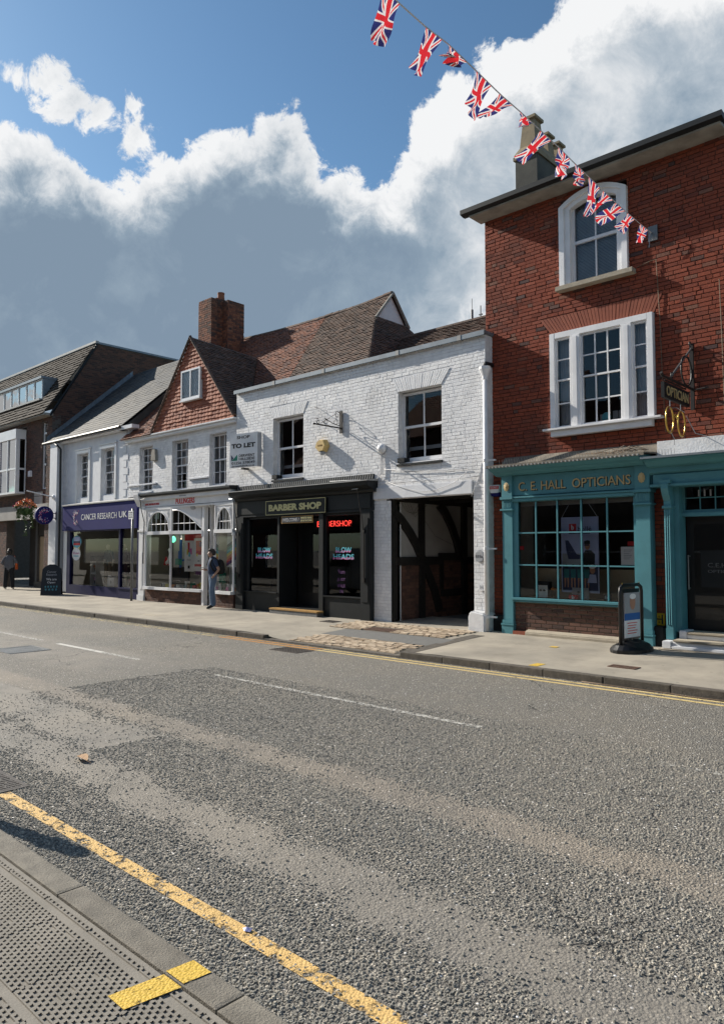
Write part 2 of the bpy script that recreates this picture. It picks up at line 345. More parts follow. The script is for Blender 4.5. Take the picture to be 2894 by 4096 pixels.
# palette
M('white_paint', (.74, .75, .77), (.66, .67, .70), rough=.55, scale=4, bump=.08, bscale=30)
M('white_gloss', (.78, .78, .79), (.70, .70, .71), rough=.35, scale=3)
M('white_brick', (.74, .745, .765), (.66, .665, .69), rough=.6, scale=7, bump=.55, bscale=28, rnd=[(0, (.75,.755,.77)), (.5, (.79,.79,.795)), (1, (.82,.82,.82))], soot=((.42,.41,.39), .42, 1.6))
M('white_joint', (.66, .665, .68), (.55, .55, .56), rough=.8, scale=9, bump=.4, bscale=60)
M('red_brick', (.23, .055, .028), (.175, .044, .025), rough=.88, scale=14, bump=.5, bscale=70, rnd=[(0, (.20,.047,.025)), (.05, (.15,.042,.027)), (.10, (.24,.052,.025)), (.6, (.275,.062,.029)), (.90, (.22,.05,.025)), (.95, (.22,.095,.06)), (1, (.075,.04,.036))], soot=((.075,.034,.026), .5, .9))
M('red_rubber', (.27, .078, .042), (.23, .066, .038), rough=.8, scale=9, bump=.2, bscale=60, rnd=[(0, (.25,.07,.038)), (1, (.29,.085,.046))])
M('red_mortar', (.10, .055, .042), (.065, .04, .032), rough=.95, scale=8, bump=.3)
M('brown_brick', (.115, .062, .045), (.09, .05, .04), rough=.85, scale=14, bump=.4, bscale=60, rnd=[(0, (.07,.042,.034)), (.5, (.13,.066,.046)), (1, (.16,.082,.056))])
M('pale_mortar', (.26, .22, .17), (.2, .17, .13), rough=.95, scale=8)
M('dark_brick', (.10, .052, .038), (.08, .045, .035), rough=.85, scale=12, bump=.3, bscale=60, rnd=[(0, (.06,.036,.03)), (.5, (.105,.055,.04)), (1, (.15,.07,.048))])
M('dark_mortar', (.13, .11, .095), rough=.95, scale=8)
M('chimney_brick', (.20, .075, .04), (.15, .06, .04), rough=.9, scale=14, bump=.4, bscale=60, rnd=[(0, (.07,.045,.035)), (.3, (.16,.06,.036)), (.7, (.25,.09,.045)), (1, (.30,.12,.06))], soot=((.05,.042,.036), .75, .7))
M('clay_tile', (.24, .095, .052), (.17, .07, .045), rough=.85, scale=10, bump=.3, bscale=60, rnd=[(0, (.12,.06,.045)), (.35, (.21,.085,.05)), (.75, (.29,.11,.055)), (1, (.16,.085,.065))], soot=((.075,.055,.045), .6, .5))
M('brown_tile', (.135, .085, .06), (.10, .066, .05), rough=.88, scale=10, bump=.3, bscale=60, rnd=[(0, (.085,.06,.048)), (.5, (.13,.083,.06)), (.9, (.165,.10,.07)), (1, (.21,.14,.11))], soot=((.08,.07,.06), .5, .6))
M('hung_tile', (.33, .105, .056), (.26, .085, .048), rough=.8, scale=9, bump=.25, bscale=50, rnd=[(0, (.24,.075,.042)), (.5, (.33,.105,.056)), (1, (.39,.14,.075))])
M('slate', (.075, .077, .078), (.06, .062, .065), rough=.7, spec=.2, scale=5, bump=.2, bscale=40, rnd=[(0, (.052,.056,.06)), (.5, (.075,.076,.075)), (1, (.10,.094,.084))], soot=((.11,.092,.068), .35, 1.2))
M('concrete_tile', (.15, .125, .10), (.12, .10, .085), rough=.92, spec=.15, scale=8, bump=.3, bscale=50, rnd=[(0, (.045,.038,.032)), (1, (.085,.07,.056))])
M('lead', (.20, .235, .27), (.16, .185, .21), rough=.5, scale=5, metal=.35)
M('lead_brown', (.23, .20, .16), (.13, .115, .095), rough=.75, scale=6, bump=.2, soot=((.08,.07,.06), .5, 3.))
M('lead_pale', (.36, .36, .35), (.27, .27, .27), rough=.6, scale=5)
M('charcoal', (.016, .018, .020), (.012, .014, .015), rough=.5, spec=.25, scale=3, bump=.05, bscale=20)
M('black_iron', (.015, .014, .014), (.022, .018, .016), rough=.5, scale=20)
M('black_plastic', (.012, .012, .013), rough=.4)
M('teal', (.085, .25, .29), (.078, .23, .265), rough=.5, spec=.3, scale=3, bump=.1, bscale=25, soot=((.055,.15,.17), .5, 1.7))
M('navy', (.018, .019, .125), (.016, .017, .11), rough=.6, scale=2, spec=.12)
M('navy_dark', (.014, .014, .06), rough=.5, spec=.15)
M('grey_metal', (.16, .165, .17), (.13, .133, .136), rough=.45, metal=.5, scale=20)
M('steel', (.35, .36, .37), (.28, .285, .29), rough=.35, metal=.8, scale=25)
M('gold', (.75, .50, .13), (.6, .38, .09), rough=.28, metal=.9, scale=10)
M('gilt', (.52, .40, .20), (.42, .31, .15), rough=.5, scale=20)
M('cream_letter', (.62, .58, .30), rough=.5)
M('black_matt', (.012, .012, .012), rough=.8)
M('timber_black', (.012, .011, .010), (.02, .017, .015), rough=.7, scale=12, bump=.4, bscale=30)
M('plaster', (.36, .345, .325), (.31, .295, .275), rough=.9, scale=2, bump=.1)
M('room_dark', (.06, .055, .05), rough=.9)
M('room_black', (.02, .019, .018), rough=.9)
M('room_beige', (.27, .25, .20), (.23, .21, .17), rough=.9, scale=1)
M('room_shop', (.40, .385, .35), rough=.9, scale=1)
M('wood_beige', (.45, .35, .23), (.40, .30, .19), rough=.6, scale=6)
M('step_yellow', (.42, .24, .07), (.34, .2, .07), rough=.6, scale=12)
M('step_tile', (.17, .17, .17), (.14, .14, .14), rough=.7, scale=9)
M('sandstone', (.40, .35, .27), (.32, .28, .22), rough=.9, scale=6, bump=.4, bscale=40)
M('soffit', (.34, .32, .28), (.22, .205, .18), rough=.85, scale=3, bump=.2, soot=((.2,.18,.15), .4, 1.5))
M('render_grey', (.095, .092, .08), (.065, .062, .056), rough=.95, scale=2.5, bump=.4, bscale=30)
M('pot_buff', (.27, .215, .135), (.2, .16, .11), rough=.9, scale=5)
M('pot_red', (.26, .10, .055), (.2, .08, .05), rough=.9, scale=8)
M('blind', (.50, .52, .54), rough=.6)
M('curtain', (.42, .42, .42), rough=.9)
M('print_white', (.84, .84, .84), rough=.6); M('print_red', (.62, .03, .035), rough=.6); M('print_black', (.02, .02, .022), rough=.6)
M('print_blue', (.03, .13, .40), rough=.6); M('print_cyan', (.12, .52, .62), rough=.6); M('print_pink', (.62, .18, .42), rough=.6)
M('print_green', (.02, .24, .16), rough=.6); M('print_grey', (.35, .36, .38), rough=.6); M('print_orange', (.70, .25, .05), rough=.6); M('print_yellow', (.75, .62, .08), rough=.6)
M('print_teal', (.03, .20, .22), rough=.6); M('print_lilac', (.42, .47, .68), rough=.6); M('print_navy', (.03, .04, .10), rough=.6); M('print_purple', (.16, .06, .20), rough=.6); M('print_skin', (.45, .24, .16), rough=.6)
M('alarm_yellow', (.62, .44, .17), (.55, .38, .14), rough=.6, scale=8)
M('hydrant_yellow', (.62, .40, .02), rough=.5)
M('cable_white', (.62, .62, .63), rough=.6); M('cable_brown', (.16, .11, .07), rough=.7)
M('neon_red', (.8, .05, .03), emit=((1, .06, .045), 1.5)); M('lamp_warm', (.9, .9, .8), emit=((1, .78, .5), 6.)); M('lamp_green', (.2, .8, .5), emit=((.15, .9, .5), 1.2)); M('tube_light', (.9, .9, .7), emit=((.95, 1, .55), 2.5))
M('shop_light', (.9, .9, .85), emit=((1, .93, .82), 4.))
glassmat('glass', (.92, .94, .94), ior=1.5); glassmat('glass_dark', (.55, .58, .58)); glassmat('glass_sky', (.30, .36, .40), ior=4.5)
# ================================================================== GROUND
def sstep(a, b, x): t = min(1, max(0, (x-a)/(b-a))); return t*t*(3-2*t)
def PZ(x, y):                                   # pavement height: slight crossfall, dropped at the crossover
    t = (y-9.0)/3.2; dip = sstep(-11.7, -10.4, x)*(1-sstep(-7.75, -7.0, x))
    return .05*t-.075*dip*(1-sstep(0, .75, t))
def roadmat():
    m = bpy.data.materials.new('road_asphalt'); m.use_nodes = True; nt = m.node_tree; N, L = nt.nodes, nt.links; b = N['Principled BSDF']
    geo = N.new('ShaderNodeNewGeometry'); P = geo.outputs['Position']; sep = N.new('ShaderNodeSeparateXYZ'); L.new(P, sep.inputs[0])
    def mt(op, a, c=0., d=0.):
        n = N.new('ShaderNodeMath'); n.operation = op
        for s, v in zip(n.inputs, (a, c, d)):
            if hasattr(v, 'is_output'): L.new(v, s)
            else: s.default_value = v
        return n.outputs[0]
    def noise(s, d=4., r=.55, vec=P):
        n = N.new('ShaderNodeTexNoise'); n.inputs['Scale'].default_value = s; n.inputs['Detail'].default_value = d; n.inputs['Roughness'].default_value = r; L.new(vec, n.inputs['Vector']); return n.outputs[0]
    def mr(v, a, c, d=0., e=1.):
        n = N.new('ShaderNodeMapRange'); n.interpolation_type = 'SMOOTHSTEP'; L.new(v, n.inputs[0]); n.inputs[1].default_value = a; n.inputs[2].default_value = c; n.inputs[3].default_value = d; n.inputs[4].default_value = e; return n.outputs[0]
    def mix(f, a, c, mode='MIX'):
        n = N.new('ShaderNodeMix'); n.data_type = 'RGBA'; n.blend_type = mode
        for s, v in ((n.inputs[0], f), (n.inputs[6], a), (n.inputs[7], c)):
            if hasattr(v, 'is_output'): L.new(v, s)
            else: s.default_value = v if isinstance(v, float) else (*v, 1)
        return n.outputs[2]
    st = N.new('ShaderNodeMapping'); st.inputs['Scale'].default_value = (.35, 1, 1); L.new(P, st.inputs[0])
    wob = mt('ADD', mt('MULTIPLY', mt('SUBTRACT', noise(1.1, 3., .5, st.outputs[0]), .5), .3), mt('MULTIPLY', mt('SUBTRACT', noise(9., 4., .6), .5), .22))
    y = mt('ADD', sep.outputs[1], wob); x = sep.outputs[0]
    def band(a, c, e=.07): return mt('MULTIPLY', mr(y, a*S-e, a*S+e), mr(y, c*S-e, c*S+e, 1., 0.))
    b1 = band(3.78, 4.18); b2 = band(2.5, 3.0); b3 = mt('MULTIPLY', band(3.0, 3.75, .03), mt('MULTIPLY', mr(x, -10.2*S, -9.9*S), mr(x, -6.1*S, -6.0*S, 1., 0.))); b4 = mt('MULTIPLY', band(4.85, 6.3, .2), mr(x, -11.5*S, -8.5*S, 1., 0.))
    smooth = mt('MAXIMUM', mt('MAXIMUM', mt('MULTIPLY', b1, .55), mt('MULTIPLY', b2, .85)), mt('MAXIMUM', b3, mt('MULTIPLY', b4, .7)))
    smooth = mt('MULTIPLY', smooth, mr(noise(2.2, 5., .65), .28, .55, .25, 1.))
    # stones in bitumen
    vo = N.new('ShaderNodeTexVoronoi'); vo.inputs['Scale'].default_value = 62; L.new(P, vo.inputs['Vector'])
    vo2 = N.new('ShaderNodeTexVoronoi'); vo2.inputs['Scale'].default_value = 150; L.new(P, vo2.inputs['Vector'])
    cs = N.new('ShaderNodeSeparateColor'); L.new(vo.outputs['Color'], cs.inputs[0])
    rp = N.new('ShaderNodeValToRGB'); L.new(cs.outputs[0], rp.inputs[0]); cr = rp.color_ramp
    for p_, c_ in ((.0, (.155,.148,.132)), (.45, (.235,.222,.196)), (.8, (.315,.295,.257)), (.97, (.45,.40,.33))):
        e = cr.elements.new(p_); e.color = (*c_, 1)
    gap = mr(vo.outputs['Distance'], .25, .62); stone = mix(gap, rp.outputs[0], (.115, .107, .095))
    tar = mix(noise(40., 5.), (.19, .174, .152), (.23, .212, .186))
    big = noise(.55, 5., .6); col = mix(mt('MULTIPLY', smooth, .8), stone, tar)
    col = mix(mr(big, .3, .75), col, mix(1., col, (1.22, 1.18, 1.12), 'MULTIPLY'))
    col = mix(mt('MULTIPLY', b1, .45), col, mix(1., col, (1.25, 1.15, 1.06), 'MULTIPLY'))
    # worn paler wheel tracks further over, hairline cracks
    col = mix(mt('MULTIPLY', mr(y, 5.0*S, 7.5*S), .35), col, mix(1., col, (1.18, 1.2, 1.2), 'MULTIPLY'))
    vc = N.new('ShaderNodeTexVoronoi'); vc.feature = 'DISTANCE_TO_EDGE'; vc.inputs['Scale'].default_value = .42
    wv = N.new('ShaderNodeVectorMath'); wv.operation = 'ADD'; nz = N.new('ShaderNodeTexNoise'); nz.inputs['Scale'].default_value = 3.; nz.inputs['Detail'].default_value = 5.; L.new(P, nz.inputs['Vector']); sc_ = N.new('ShaderNodeVectorMath'); sc_.operation = 'SCALE'; sc_.inputs['Scale'].default_value = .5; L.new(nz.outputs['Color'], sc_.inputs[0]); L.new(P, wv.inputs[0]); L.new(sc_.outputs[0], wv.inputs[1]); L.new(wv.outputs[0], vc.inputs['Vector'])
    crack = mt('MULTIPLY', mr(vc.outputs['Distance'], .0, .008, 1., 0.), mr(noise(.7, 2.), .5, .6))
    col = mix(mt('MULTIPLY', crack, .75), col, (.03, .028, .026))
    L.new(col, b.inputs['Base Color']); b.inputs['Roughness'].default_value = .78; b.inputs['Specular IOR Level'].default_value = .45
    h = mt('SUBTRACT', 1., vo.outputs['Distance']); h = mt('ADD', h, mt('MULTIPLY', mt('SUBTRACT', 1., vo2.outputs['Distance']), .35)); h = mt('SUBTRACT', h, mt('MULTIPLY', crack, 1.5))
    h = mt('MULTIPLY', h, mt('SUBTRACT', 1., mt('MULTIPLY', smooth, .72)))
    bp = N.new('ShaderNodeBump'); bp.inputs['Strength'].default_value = 1.; bp.inputs['Distance'].default_value = .011; L.new(h, bp.inputs['Height']); L.new(bp.outputs[0], b.inputs['Normal'])
    MATS['road'] = m
roadmat()
def paint(name, col, lo, hi, scale=14., a=1.):
    """worn line paint: holes where the stones have lost it"""
    m = bpy.data.materials.new(name); m.use_nodes = True; nt = m.node_tree; N, L = nt.nodes, nt.links; b = N['Principled BSDF']; out = N['Material Output']
    g = N.new('ShaderNodeNewGeometry'); n = N.new('ShaderNodeTexNoise'); n.inputs['Scale'].default_value = scale; n.inputs['Detail'].default_value = 7; n.inputs['Roughness'].default_value = .72; L.new(g.outputs['Position'], n.inputs['Vector'])
    k = N.new('ShaderNodeMapRange'); L.new(n.outputs[0], k.inputs[0]); k.inputs[1].default_value = lo; k.inputs[2].default_value = hi; k.inputs[4].default_value = a
    mx = N.new('ShaderNodeMix'); mx.data_type = 'RGBA'; L.new(n.outputs[0], mx.inputs[0]); mx.inputs[6].default_value = (*[c*.75 for c in col], 1); mx.inputs[7].default_value = (*col, 1); L.new(mx.outputs[2], b.inputs['Base Color']); b.inputs['Roughness'].default_value = .7
    n2 = N.new('ShaderNodeTexVoronoi'); n2.inputs['Scale'].default_value = 80; L.new(g.outputs['Position'], n2.inputs['Vector']); bp = N.new('ShaderNodeBump'); bp.inputs['Strength'].default_value = .6; bp.inputs['Distance'].default_value = .006; bp.invert = True; L.new(n2.outputs[0], bp.inputs['Height']); L.new(bp.outputs[0], b.inputs['Normal'])
    t = N.new('ShaderNodeBsdfTransparent'); ms = N.new('ShaderNodeMixShader'); L.new(k.outputs[0], ms.inputs[0]); L.new(t.outputs[0], ms.inputs[1]); L.new(b.outputs[0], ms.inputs[2]); L.new(ms.outputs[0], out.inputs[0])
    MATS[name] = m
paint('paint_white', (.62, .60, .55), .30, .42); paint('paint_white_worn', (.60, .58, .53), .40, .55, 18., .9); paint('paint_white_ghost', (.55, .53, .48), .50, .62, 20., .8)
paint('paint_yellow', (.72, .47, .17), .41, .48, 9.); paint('paint_yellow_far', (.72, .55, .24), .30, .44, 10., .95); paint('paint_yellow_faint', (.62, .50, .24), .42, .56, 9., .85); paint('paint_orange', (.60, .28, .05), .30, .45, 9., .9); paint('paint_yellow_new', (.70, .46, .06), .34, .44, 16.)
M('pavement', (.37, .33, .268), (.26, .235, .195), rough=.9, scale=.9, bump=.5, bscale=70, detail=9, soot=((.19,.17,.14), .6, 1.9), space='World', spots=(3.2, .085, .7))
M('kerb', (.115, .10, .082), (.08, .07, .058), rough=.9, scale=14, bump=.8, bscale=60, rnd=[(0, (.10,.088,.072)), (1, (.14,.12,.10))], soot=((.05,.043,.035), .7, 5.))
M('kerb_near', (.25, .22, .175), (.17, .15, .12), rough=.9, scale=9, bump=.8, bscale=90, rnd=[(0, (.21,.19,.16)), (1, (.25,.228,.19))], soot=((.12,.105,.085), .6, 3.))
M('cobble', (.46, .37, .27), (.40, .31, .22), rough=.75, scale=12, bump=.4, bscale=50, rnd=[(0, (.36,.28,.20)), (.5, (.48,.385,.28)), (1, (.58,.48,.36))])
M('cobble_bed', (.14, .12, .095), rough=.95, scale=10)
M('tarmac_strip', (.15, .148, .142), (.13, .128, .122), rough=.9, scale=8, bump=.3, bscale=80)
M('slab_near', (.235, .215, .185), (.19, .175, .15), rough=.85, scale=6, bump=.3, bscale=90, soot=((.30,.275,.235), .5, 2.5))
M('cast_iron', (.13, .115, .105), (.09, .08, .072), rough=.55, metal=.55, scale=14)
M('rust_iron', (.16, .095, .07), (.11, .07, .055), rough=.7, metal=.3, scale=14)
M('chip', (.20, .19, .175), (.15, .145, .135), rough=.8, scale=30, rnd=[(0, (.17,.162,.145)), (.35, (.255,.242,.213)), (.75, (.35,.328,.283)), (.93, (.48,.43,.35)), (1, (.56,.50,.42))])
Z0 = -.10
ground = struct(MB().add([(-600,-400,Z0),(600,-400,Z0),(600,800,Z0),(-600,800,Z0)], [(0,1,2,3)]).build('road', 'road', fix=False))
# loose and proud stones of the surface dressing, nearest part of the road
def chips():
    n = 120000; yy = 1.78+(np.random.rand(n)**1.7)*4.6; xx = -9.+np.random.rand(n)*9.5
    ok = np.ones(n, bool)
    vx = (-xx*math.cos(YAW)*-1); d = np.stack([xx, yy], 1); fwd = -xx*math.sin(YAW)+yy*math.cos(YAW); side = xx*math.cos(YAW)+yy*math.sin(YAW)
    ok &= (abs(side/np.maximum(fwd, .1)) < .53) & (fwd > 1.2)
    y2 = yy; yy = yy+.05*np.sin(xx*5.1)+.04*np.sin(xx*13+1)+np.random.randn(n)*.05; sm = ((yy > 2.55) & (yy < 2.95)) | ((yy > 3.82) & (yy < 4.14)) | ((yy > 3.05) & (yy < 3.7) & (xx < -6.05)); ok &= ~sm | (np.random.rand(n) < .13); yy = y2
    line = (yy > 2.03) & (yy < 2.13); ok &= ~line | (np.random.rand(n) < .3)
    gx = -24+np.random.rand(9000)*24; gy = 8.95-np.abs(np.random.randn(9000))*.07; kp = (gy > 8.6)
    xx, yy = np.concatenate([xx[ok], gx[kp]]), np.concatenate([yy[ok], gy[kp]]); n = len(xx); s = np.random.uniform(.0045, .0100, n); ang = np.random.rand(n)*6.28; asp = np.random.uniform(.6, 1.1, n); hh = s*np.random.uniform(.45, 1.0, n)
    ring = np.array([(math.cos(a), math.sin(a)) for a in (0, 1.1, 2.3, 3.3, 4.4, 5.3)])
    ca, sa = np.cos(ang)[:, None], np.sin(ang)[:, None]; rx = ring[None, :, 0]*s[:, None]; ry = ring[None, :, 1]*(s*asp)[:, None]
    bx, by = rx*ca-ry*sa, rx*sa+ry*ca; k = np.random.uniform(.35, .75, (n, 1))
    V = np.zeros((n, 12, 3)); V[:, :6, 0] = bx+xx[:, None]; V[:, :6, 1] = by+yy[:, None]; V[:, :6, 2] = Z0-.001
    tx, ty = np.random.uniform(-.3, .3, (n, 1))*s[:, None], np.random.uniform(-.3, .3, (n, 1))*s[:, None]
    V[:, 6:, 0] = bx*k+xx[:, None]+tx; V[:, 6:, 1] = by*k+yy[:, None]+ty; V[:, 6:, 2] = Z0+hh[:, None]*np.random.uniform(.75, 1.1, (n, 6))
    Fc = [(i, (i+1) % 6, (i+1) % 6+6, i+6) for i in range(6)]+[(6, 7, 8, 9, 10, 11)]
    li = np.concatenate([np.array(q) for q in Fc]); fl = [len(q) for q in Fc]; me = bpy.data.meshes.new('road_chippings'); me.vertices.add(n*12); me.vertices.foreach_set('co', V.reshape(-1))
    lv = (np.arange(n)[:, None]*12+li[None]).reshape(-1); me.loops.add(len(lv)); me.loops.foreach_set('vertex_index', lv); tot = np.tile(fl, n); me.polygons.add(len(tot)); me.polygons.foreach_set('loop_start', np.concatenate([[0], np.cumsum(tot)[:-1]])); me.polygons.foreach_set('loop_total', tot); me.polygons.foreach_set('use_smooth', [False]*len(tot)); me.update(); me.materials.append(MATS['chip'])
    o = bpy.data.objects.new('road_chippings', me); C.objects.link(o); tag(o, 'coarse grey stone chippings bedded in the near half of the road', 'chippings', kind='stuff')
chips()
# far pavement
def pavement():
    xs = list(np.linspace(-120, -13, 30))+list(np.arange(-12.8, -6.4, .1))+list(np.linspace(-6.4, 40, 16)); ys = np.linspace(9.07, 13.6, 24); V = []; Fc = []; nx = len(xs)
    for y in ys:
        for x in xs: V.append((x, y, PZ(x, y)))
    for j in range(len(ys)-1):
        for i in range(nx-1): Fc.append((j*nx+i, j*nx+i+1, (j+1)*nx+i+1, (j+1)*nx+i))
    p = struct(MB().add(V, Fc).build('pavement', 'pavement', fix=False))
    k = struct(B(-120, 40, 9.0, 9.06, -.3, -.115).build('kerb', 'kerb')); tf = []; x = -60.27
    while x < 14:
        top = PZ(x+.42, 9.05)+.001; h = top-(-.13); tf.append(((x+.425, 9.01+random.uniform(-.006, .006), top-h/2), np.diag([.842, .13, h]))); x += .85
    pieces('kerb_stone', k, BR_V, BR_F, tf, 'kerb')
    # cobbled crossover
    bed = []
    for (xa, xb, ya, yb, sk) in ((-10.42, -7.86, 9.09, 9.96, -.06), (-11.0, -8.02, 10.72, 11.86, -.12)):
        mb = MB(); m = 10
        for i in range(m):
            a, b = xa+(xb-xa)*i/m, xa+(xb-xa)*(i+1)/m
            for j in range(6):
                c, d = ya+(yb-ya)*j/6, ya+(yb-ya)*(j+1)/6
                mb.quad((a, c, PZ(a, c)+.004), (b, c, PZ(b, c)+.004), (b, d, PZ(b, d)+.004), (a, d, PZ(a, d)+.004))
        bd = struct(mb.build('cobble_bed', 'cobble_bed', fix=False)); tf = []; y = ya+.055; r = 0
        while y < yb-.03:
            x = xa+(r % 2)*.09+sk*(y-ya)
            while x < xb-.1:
                w = random.uniform(.15, .24)
                if not (ya > 10 and -10.12 < x+w/2 < -9.3 and y < 11.3): tf.append(((x+w/2, y, PZ(x, y)-.004+random.uniform(-.005, .005)), np.stack([np.array([w-.022, random.gauss(0, .008), 0]), np.array([0, 0, -.045]), np.array([random.gauss(0, .008), .088, random.gauss(0, .006)])], 1)))
                x += w
            y += .108; r += 1
        pieces('cobble', bd, BR_V*np.array([1, 1, 1]), BR_F, tf, 'cobble')
    for (xa, xb, ya, yb, nm, mt) in ((-10.47, -7.75, 9.99, 10.70, 'tarmac_strip', 'tarmac_strip'), (-7.84, -7.58, 9.1, 11.4, 'edging_strip', 'kerb')):
        mb = MB()
        for i in range(8):
            a, b = xa+(xb-xa)*i/8, xa+(xb-xa)*(i+1)/8
            for j in range(6):
                c, d = ya+(yb-ya)*j/6, ya+(yb-ya)*(j+1)/6; mb.quad((a, c, PZ(a, c)+.005), (b, c, PZ(b, c)+.005), (b, d, PZ(b, d)+.005), (a, d, PZ(a, d)+.005))
        struct(mb.build(nm, mt, fix=False))
pavement()
# passage floor lies on the same sheet further in
struct(MB().add([(-10.5,13.55,.045),(-8.2,13.55,.045),(-8.2,26,.045),(-10.5,26,.045)], [(0,1,2,3)]).build('passage_floor', 'tarmac_strip', fix=False))
# near pavement, kerb, studded slabs
def near():
    struct(B(-120, 40, -4.0, 1.575, -.3, -.012).build('near_pavement', 'slab_near')); k = struct(B(-120, 40, 1.59, 1.70, -.3, -.09).build('near_kerb', 'kerb_near')); tf = []; x = -29.95
    while x < 10: tf.append(((x+.63, 1.645, -.055), np.stack([np.array([1.252, 0, 0]), np.array([0, 0, -.11]), np.array([0, .128, 0])], 1))); x += 1.262
    pieces('kerb_stone', k, BR_V, BR_F, tf, 'kerb_near')
    # the raised net between the little pits of the slabs
    V = MB(); zt = -.0055
    x0, x1, y0, y1 = -6.4, -1.2, .75, 1.56; py, px = .0205, .036
    ny = int((y1-y0)/py)
    for j in range(ny+1):
        y = y0+j*py; sl = .42; m = int((x1-x0)/sl)+1
        if j % 19 == 18: continue                                   # joint between slabs
        for q in range(m):
            xa = x0+q*sl+.006+(.21 if (j//19) % 2 else 0); xb = xa+sl-.012; dz = random.Random(q*31+j//19).uniform(-.0014, .0008); w_ = .0005*random.random()
            V.add([(xa, y-.0045, -.0125), (xb, y-.0045, -.0125), (xb, y-.003-w_, zt+dz), (xa, y-.003, zt+dz), (xb, y+.003, zt+dz), (xa, y+.003+w_, zt+dz), (xb, y+.0045, -.0125), (xa, y+.0045, -.0125)], [(0,1,2,3), (3,2,4,5), (5,4,6,7)])
    rows = []
    for j in range(ny):
        y = y0+j*py; x = x0+(j % 2)*px/2
        while x < x1:
            if x > -y*1.95-2.2 and (x-.2 < -.25*y-.9): rows.append((x, y+.003, y+py-.003))
            x += px
    for (x, a, b) in rows:
        if random.random() < .03 or int(round((a-.003-y0)/py)) % 19 in (17, 18): continue
        x += random.gauss(0, .0012)
        V.add([(x-.0085, a, zt-.0003), (x+.0085, a, zt-.0003), (x+.0085, b, zt-.0003), (x-.0085, b, zt-.0003)], [(0, 1, 2, 3)])
    n = V.build('slab_studs', 'slab_near', fix=False); tag(n, 'grey studded slab surface of the near pavement', 'paving', kind='stuff')
    struct(MB().add([(-2.52,1.585,.0035),(-2.40,1.585,.0035),(-2.385,1.700,.0035),(-2.505,1.700,.0035)], [(0,1,2,3)]).build('yellow_mark', 'paint_yellow_new', fix=False))
    struct(MB().add([(-2.545,1.36,-.0028),(-2.43,1.36,-.0028),(-2.395,1.574,-.0028),(-2.515,1.574,-.0028)], [(0,1,2,3)]).build('yellow_mark', 'paint_yellow_new', fix=False))
near()
# painted lines
def line(name, x0, x1, y0, y1, mat, z=.004, n=1):
    mb = MB(); mb.quad((x0, y0, Z0+z), (x1, y0, Z0+z), (x1, y1, Z0+z), (x0, y1, Z0+z)); return struct(mb.build(name, mat, fix=False))
line('yellow_line', -5.42, -.2, 2.035, 2.125, 'paint_yellow'); line('yellow_line', -60, -6.0, 2.035, 2.125, 'paint_yellow')
for (a, b, m_) in ((-60, -12.0, 'paint_yellow_faint'), (-12.0, -9.2, 'paint_orange'), (-9.2, 12, 'paint_yellow_far')):
    line('yellow_line', a, b, 8.615, 8.69, m_); line('yellow_line', a, b, 8.785, 8.86, m_)
line('centre_line', -13.3, -11.6, 5.95, 6.05, 'paint_white'); line('centre_line', -11.6, -10.4, 5.95, 6.05, 'paint_white_worn'); line('centre_line', -18.2, -14.0, 5.95, 6.05, 'paint_white_worn')
line('centre_line', -8.4, -4.05, 5.96, 6.04, 'paint_white_worn'); line('centre_line', -2.35, -1.2, 5.96, 6.04, 'paint_white_ghost'); line('centre_line', -2.9, -2.55, 5.4, 5.46, 'paint_white_ghost')
def cover(name, label, x0, x1, y0, y1, z, kind, mat='cast_iron', sub='bar'):
    t = thing(name, label, 'drain cover' if kind != 'plate' else 'manhole cover', ((x0+x1)/2, (y0+y1)/2, z))
    fr = MB(); e = .03; fr.box(x0, x1, y0, y0+e, z-.03, z+.008); fr.box(x0, x1, y1-e, y1, z-.03, z+.008); fr.box(x0, x0+e, y0+e, y1-e, z-.03, z+.008); fr.box(x1-e, x1, y0+e, y1-e, z-.03, z+.008); fr.build('frame', mat, t)
    B(x0+e, x1-e, y0+e, y1-e, z-.03, z+.0015).build('pit', 'black_matt' if kind == 'grate' else mat, t)
    if kind == 'grate':
        n = int((x1-x0-2*e)/.042)
        for i in range(n):
            a = x0+e+(x1-x0-2*e)*(i+.2)/n; B(a, a+.6*(x1-x0-2*e)/n, y0+e, y1-e, z-.01, z+.007).build(sub, mat, t)
    else:
        nx, ny = max(3, int((x1-x0)/.07)), max(3, int((y1-y0)/.06)); mb = MB()
        for i in range(nx):
            for j in range(ny):
                cx, cy = x0+e+(x1-x0-2*e)*(i+.5)/nx, y0+e+(y1-y0-2*e)*(j+.5)/ny; mb.box(cx-.022, cx+.022, cy-.016, cy+.016, z+.001, z+.006)
        mb.build('tread_pattern', mat, t)['kind'] = 'stuff'
    return t
cover('gully_grating', 'slotted iron gully grating at the near end of the thick yellow line', -6.02, -5.44, 2.0, 2.27, Z0, 'grate')
cover('manhole_cover', 'square patterned iron manhole cover in the far road lane', -13.35, -12.55, 4.85, 5.55, Z0, 'plate', 'steel')
cover('road_cover', 'iron utility cover in the road beside the cobbled crossover', -9.85, -9.15, 8.15, 8.56, Z0, 'plate')
cover('channel_grating', 'diamond patterned drain grating among the crossover cobbles', -10.1, -9.32, 10.78, 11.28, PZ(-9.7, 11)+.004, 'grate', 'rust_iron')
cover('small_cover', 'small iron cover in the pavement before the barber doorway', -11.8, -11.4, 11.2, 11.5, PZ(-11.6, 11.4)+.003, 'plate')
cover('pavement_cover', 'rusty iron cover in the pavement before the opticians board', -4.46, -4.07, 9.71, 9.91, PZ(-4.2, 9.8)+.002, 'plate', 'rust_iron')
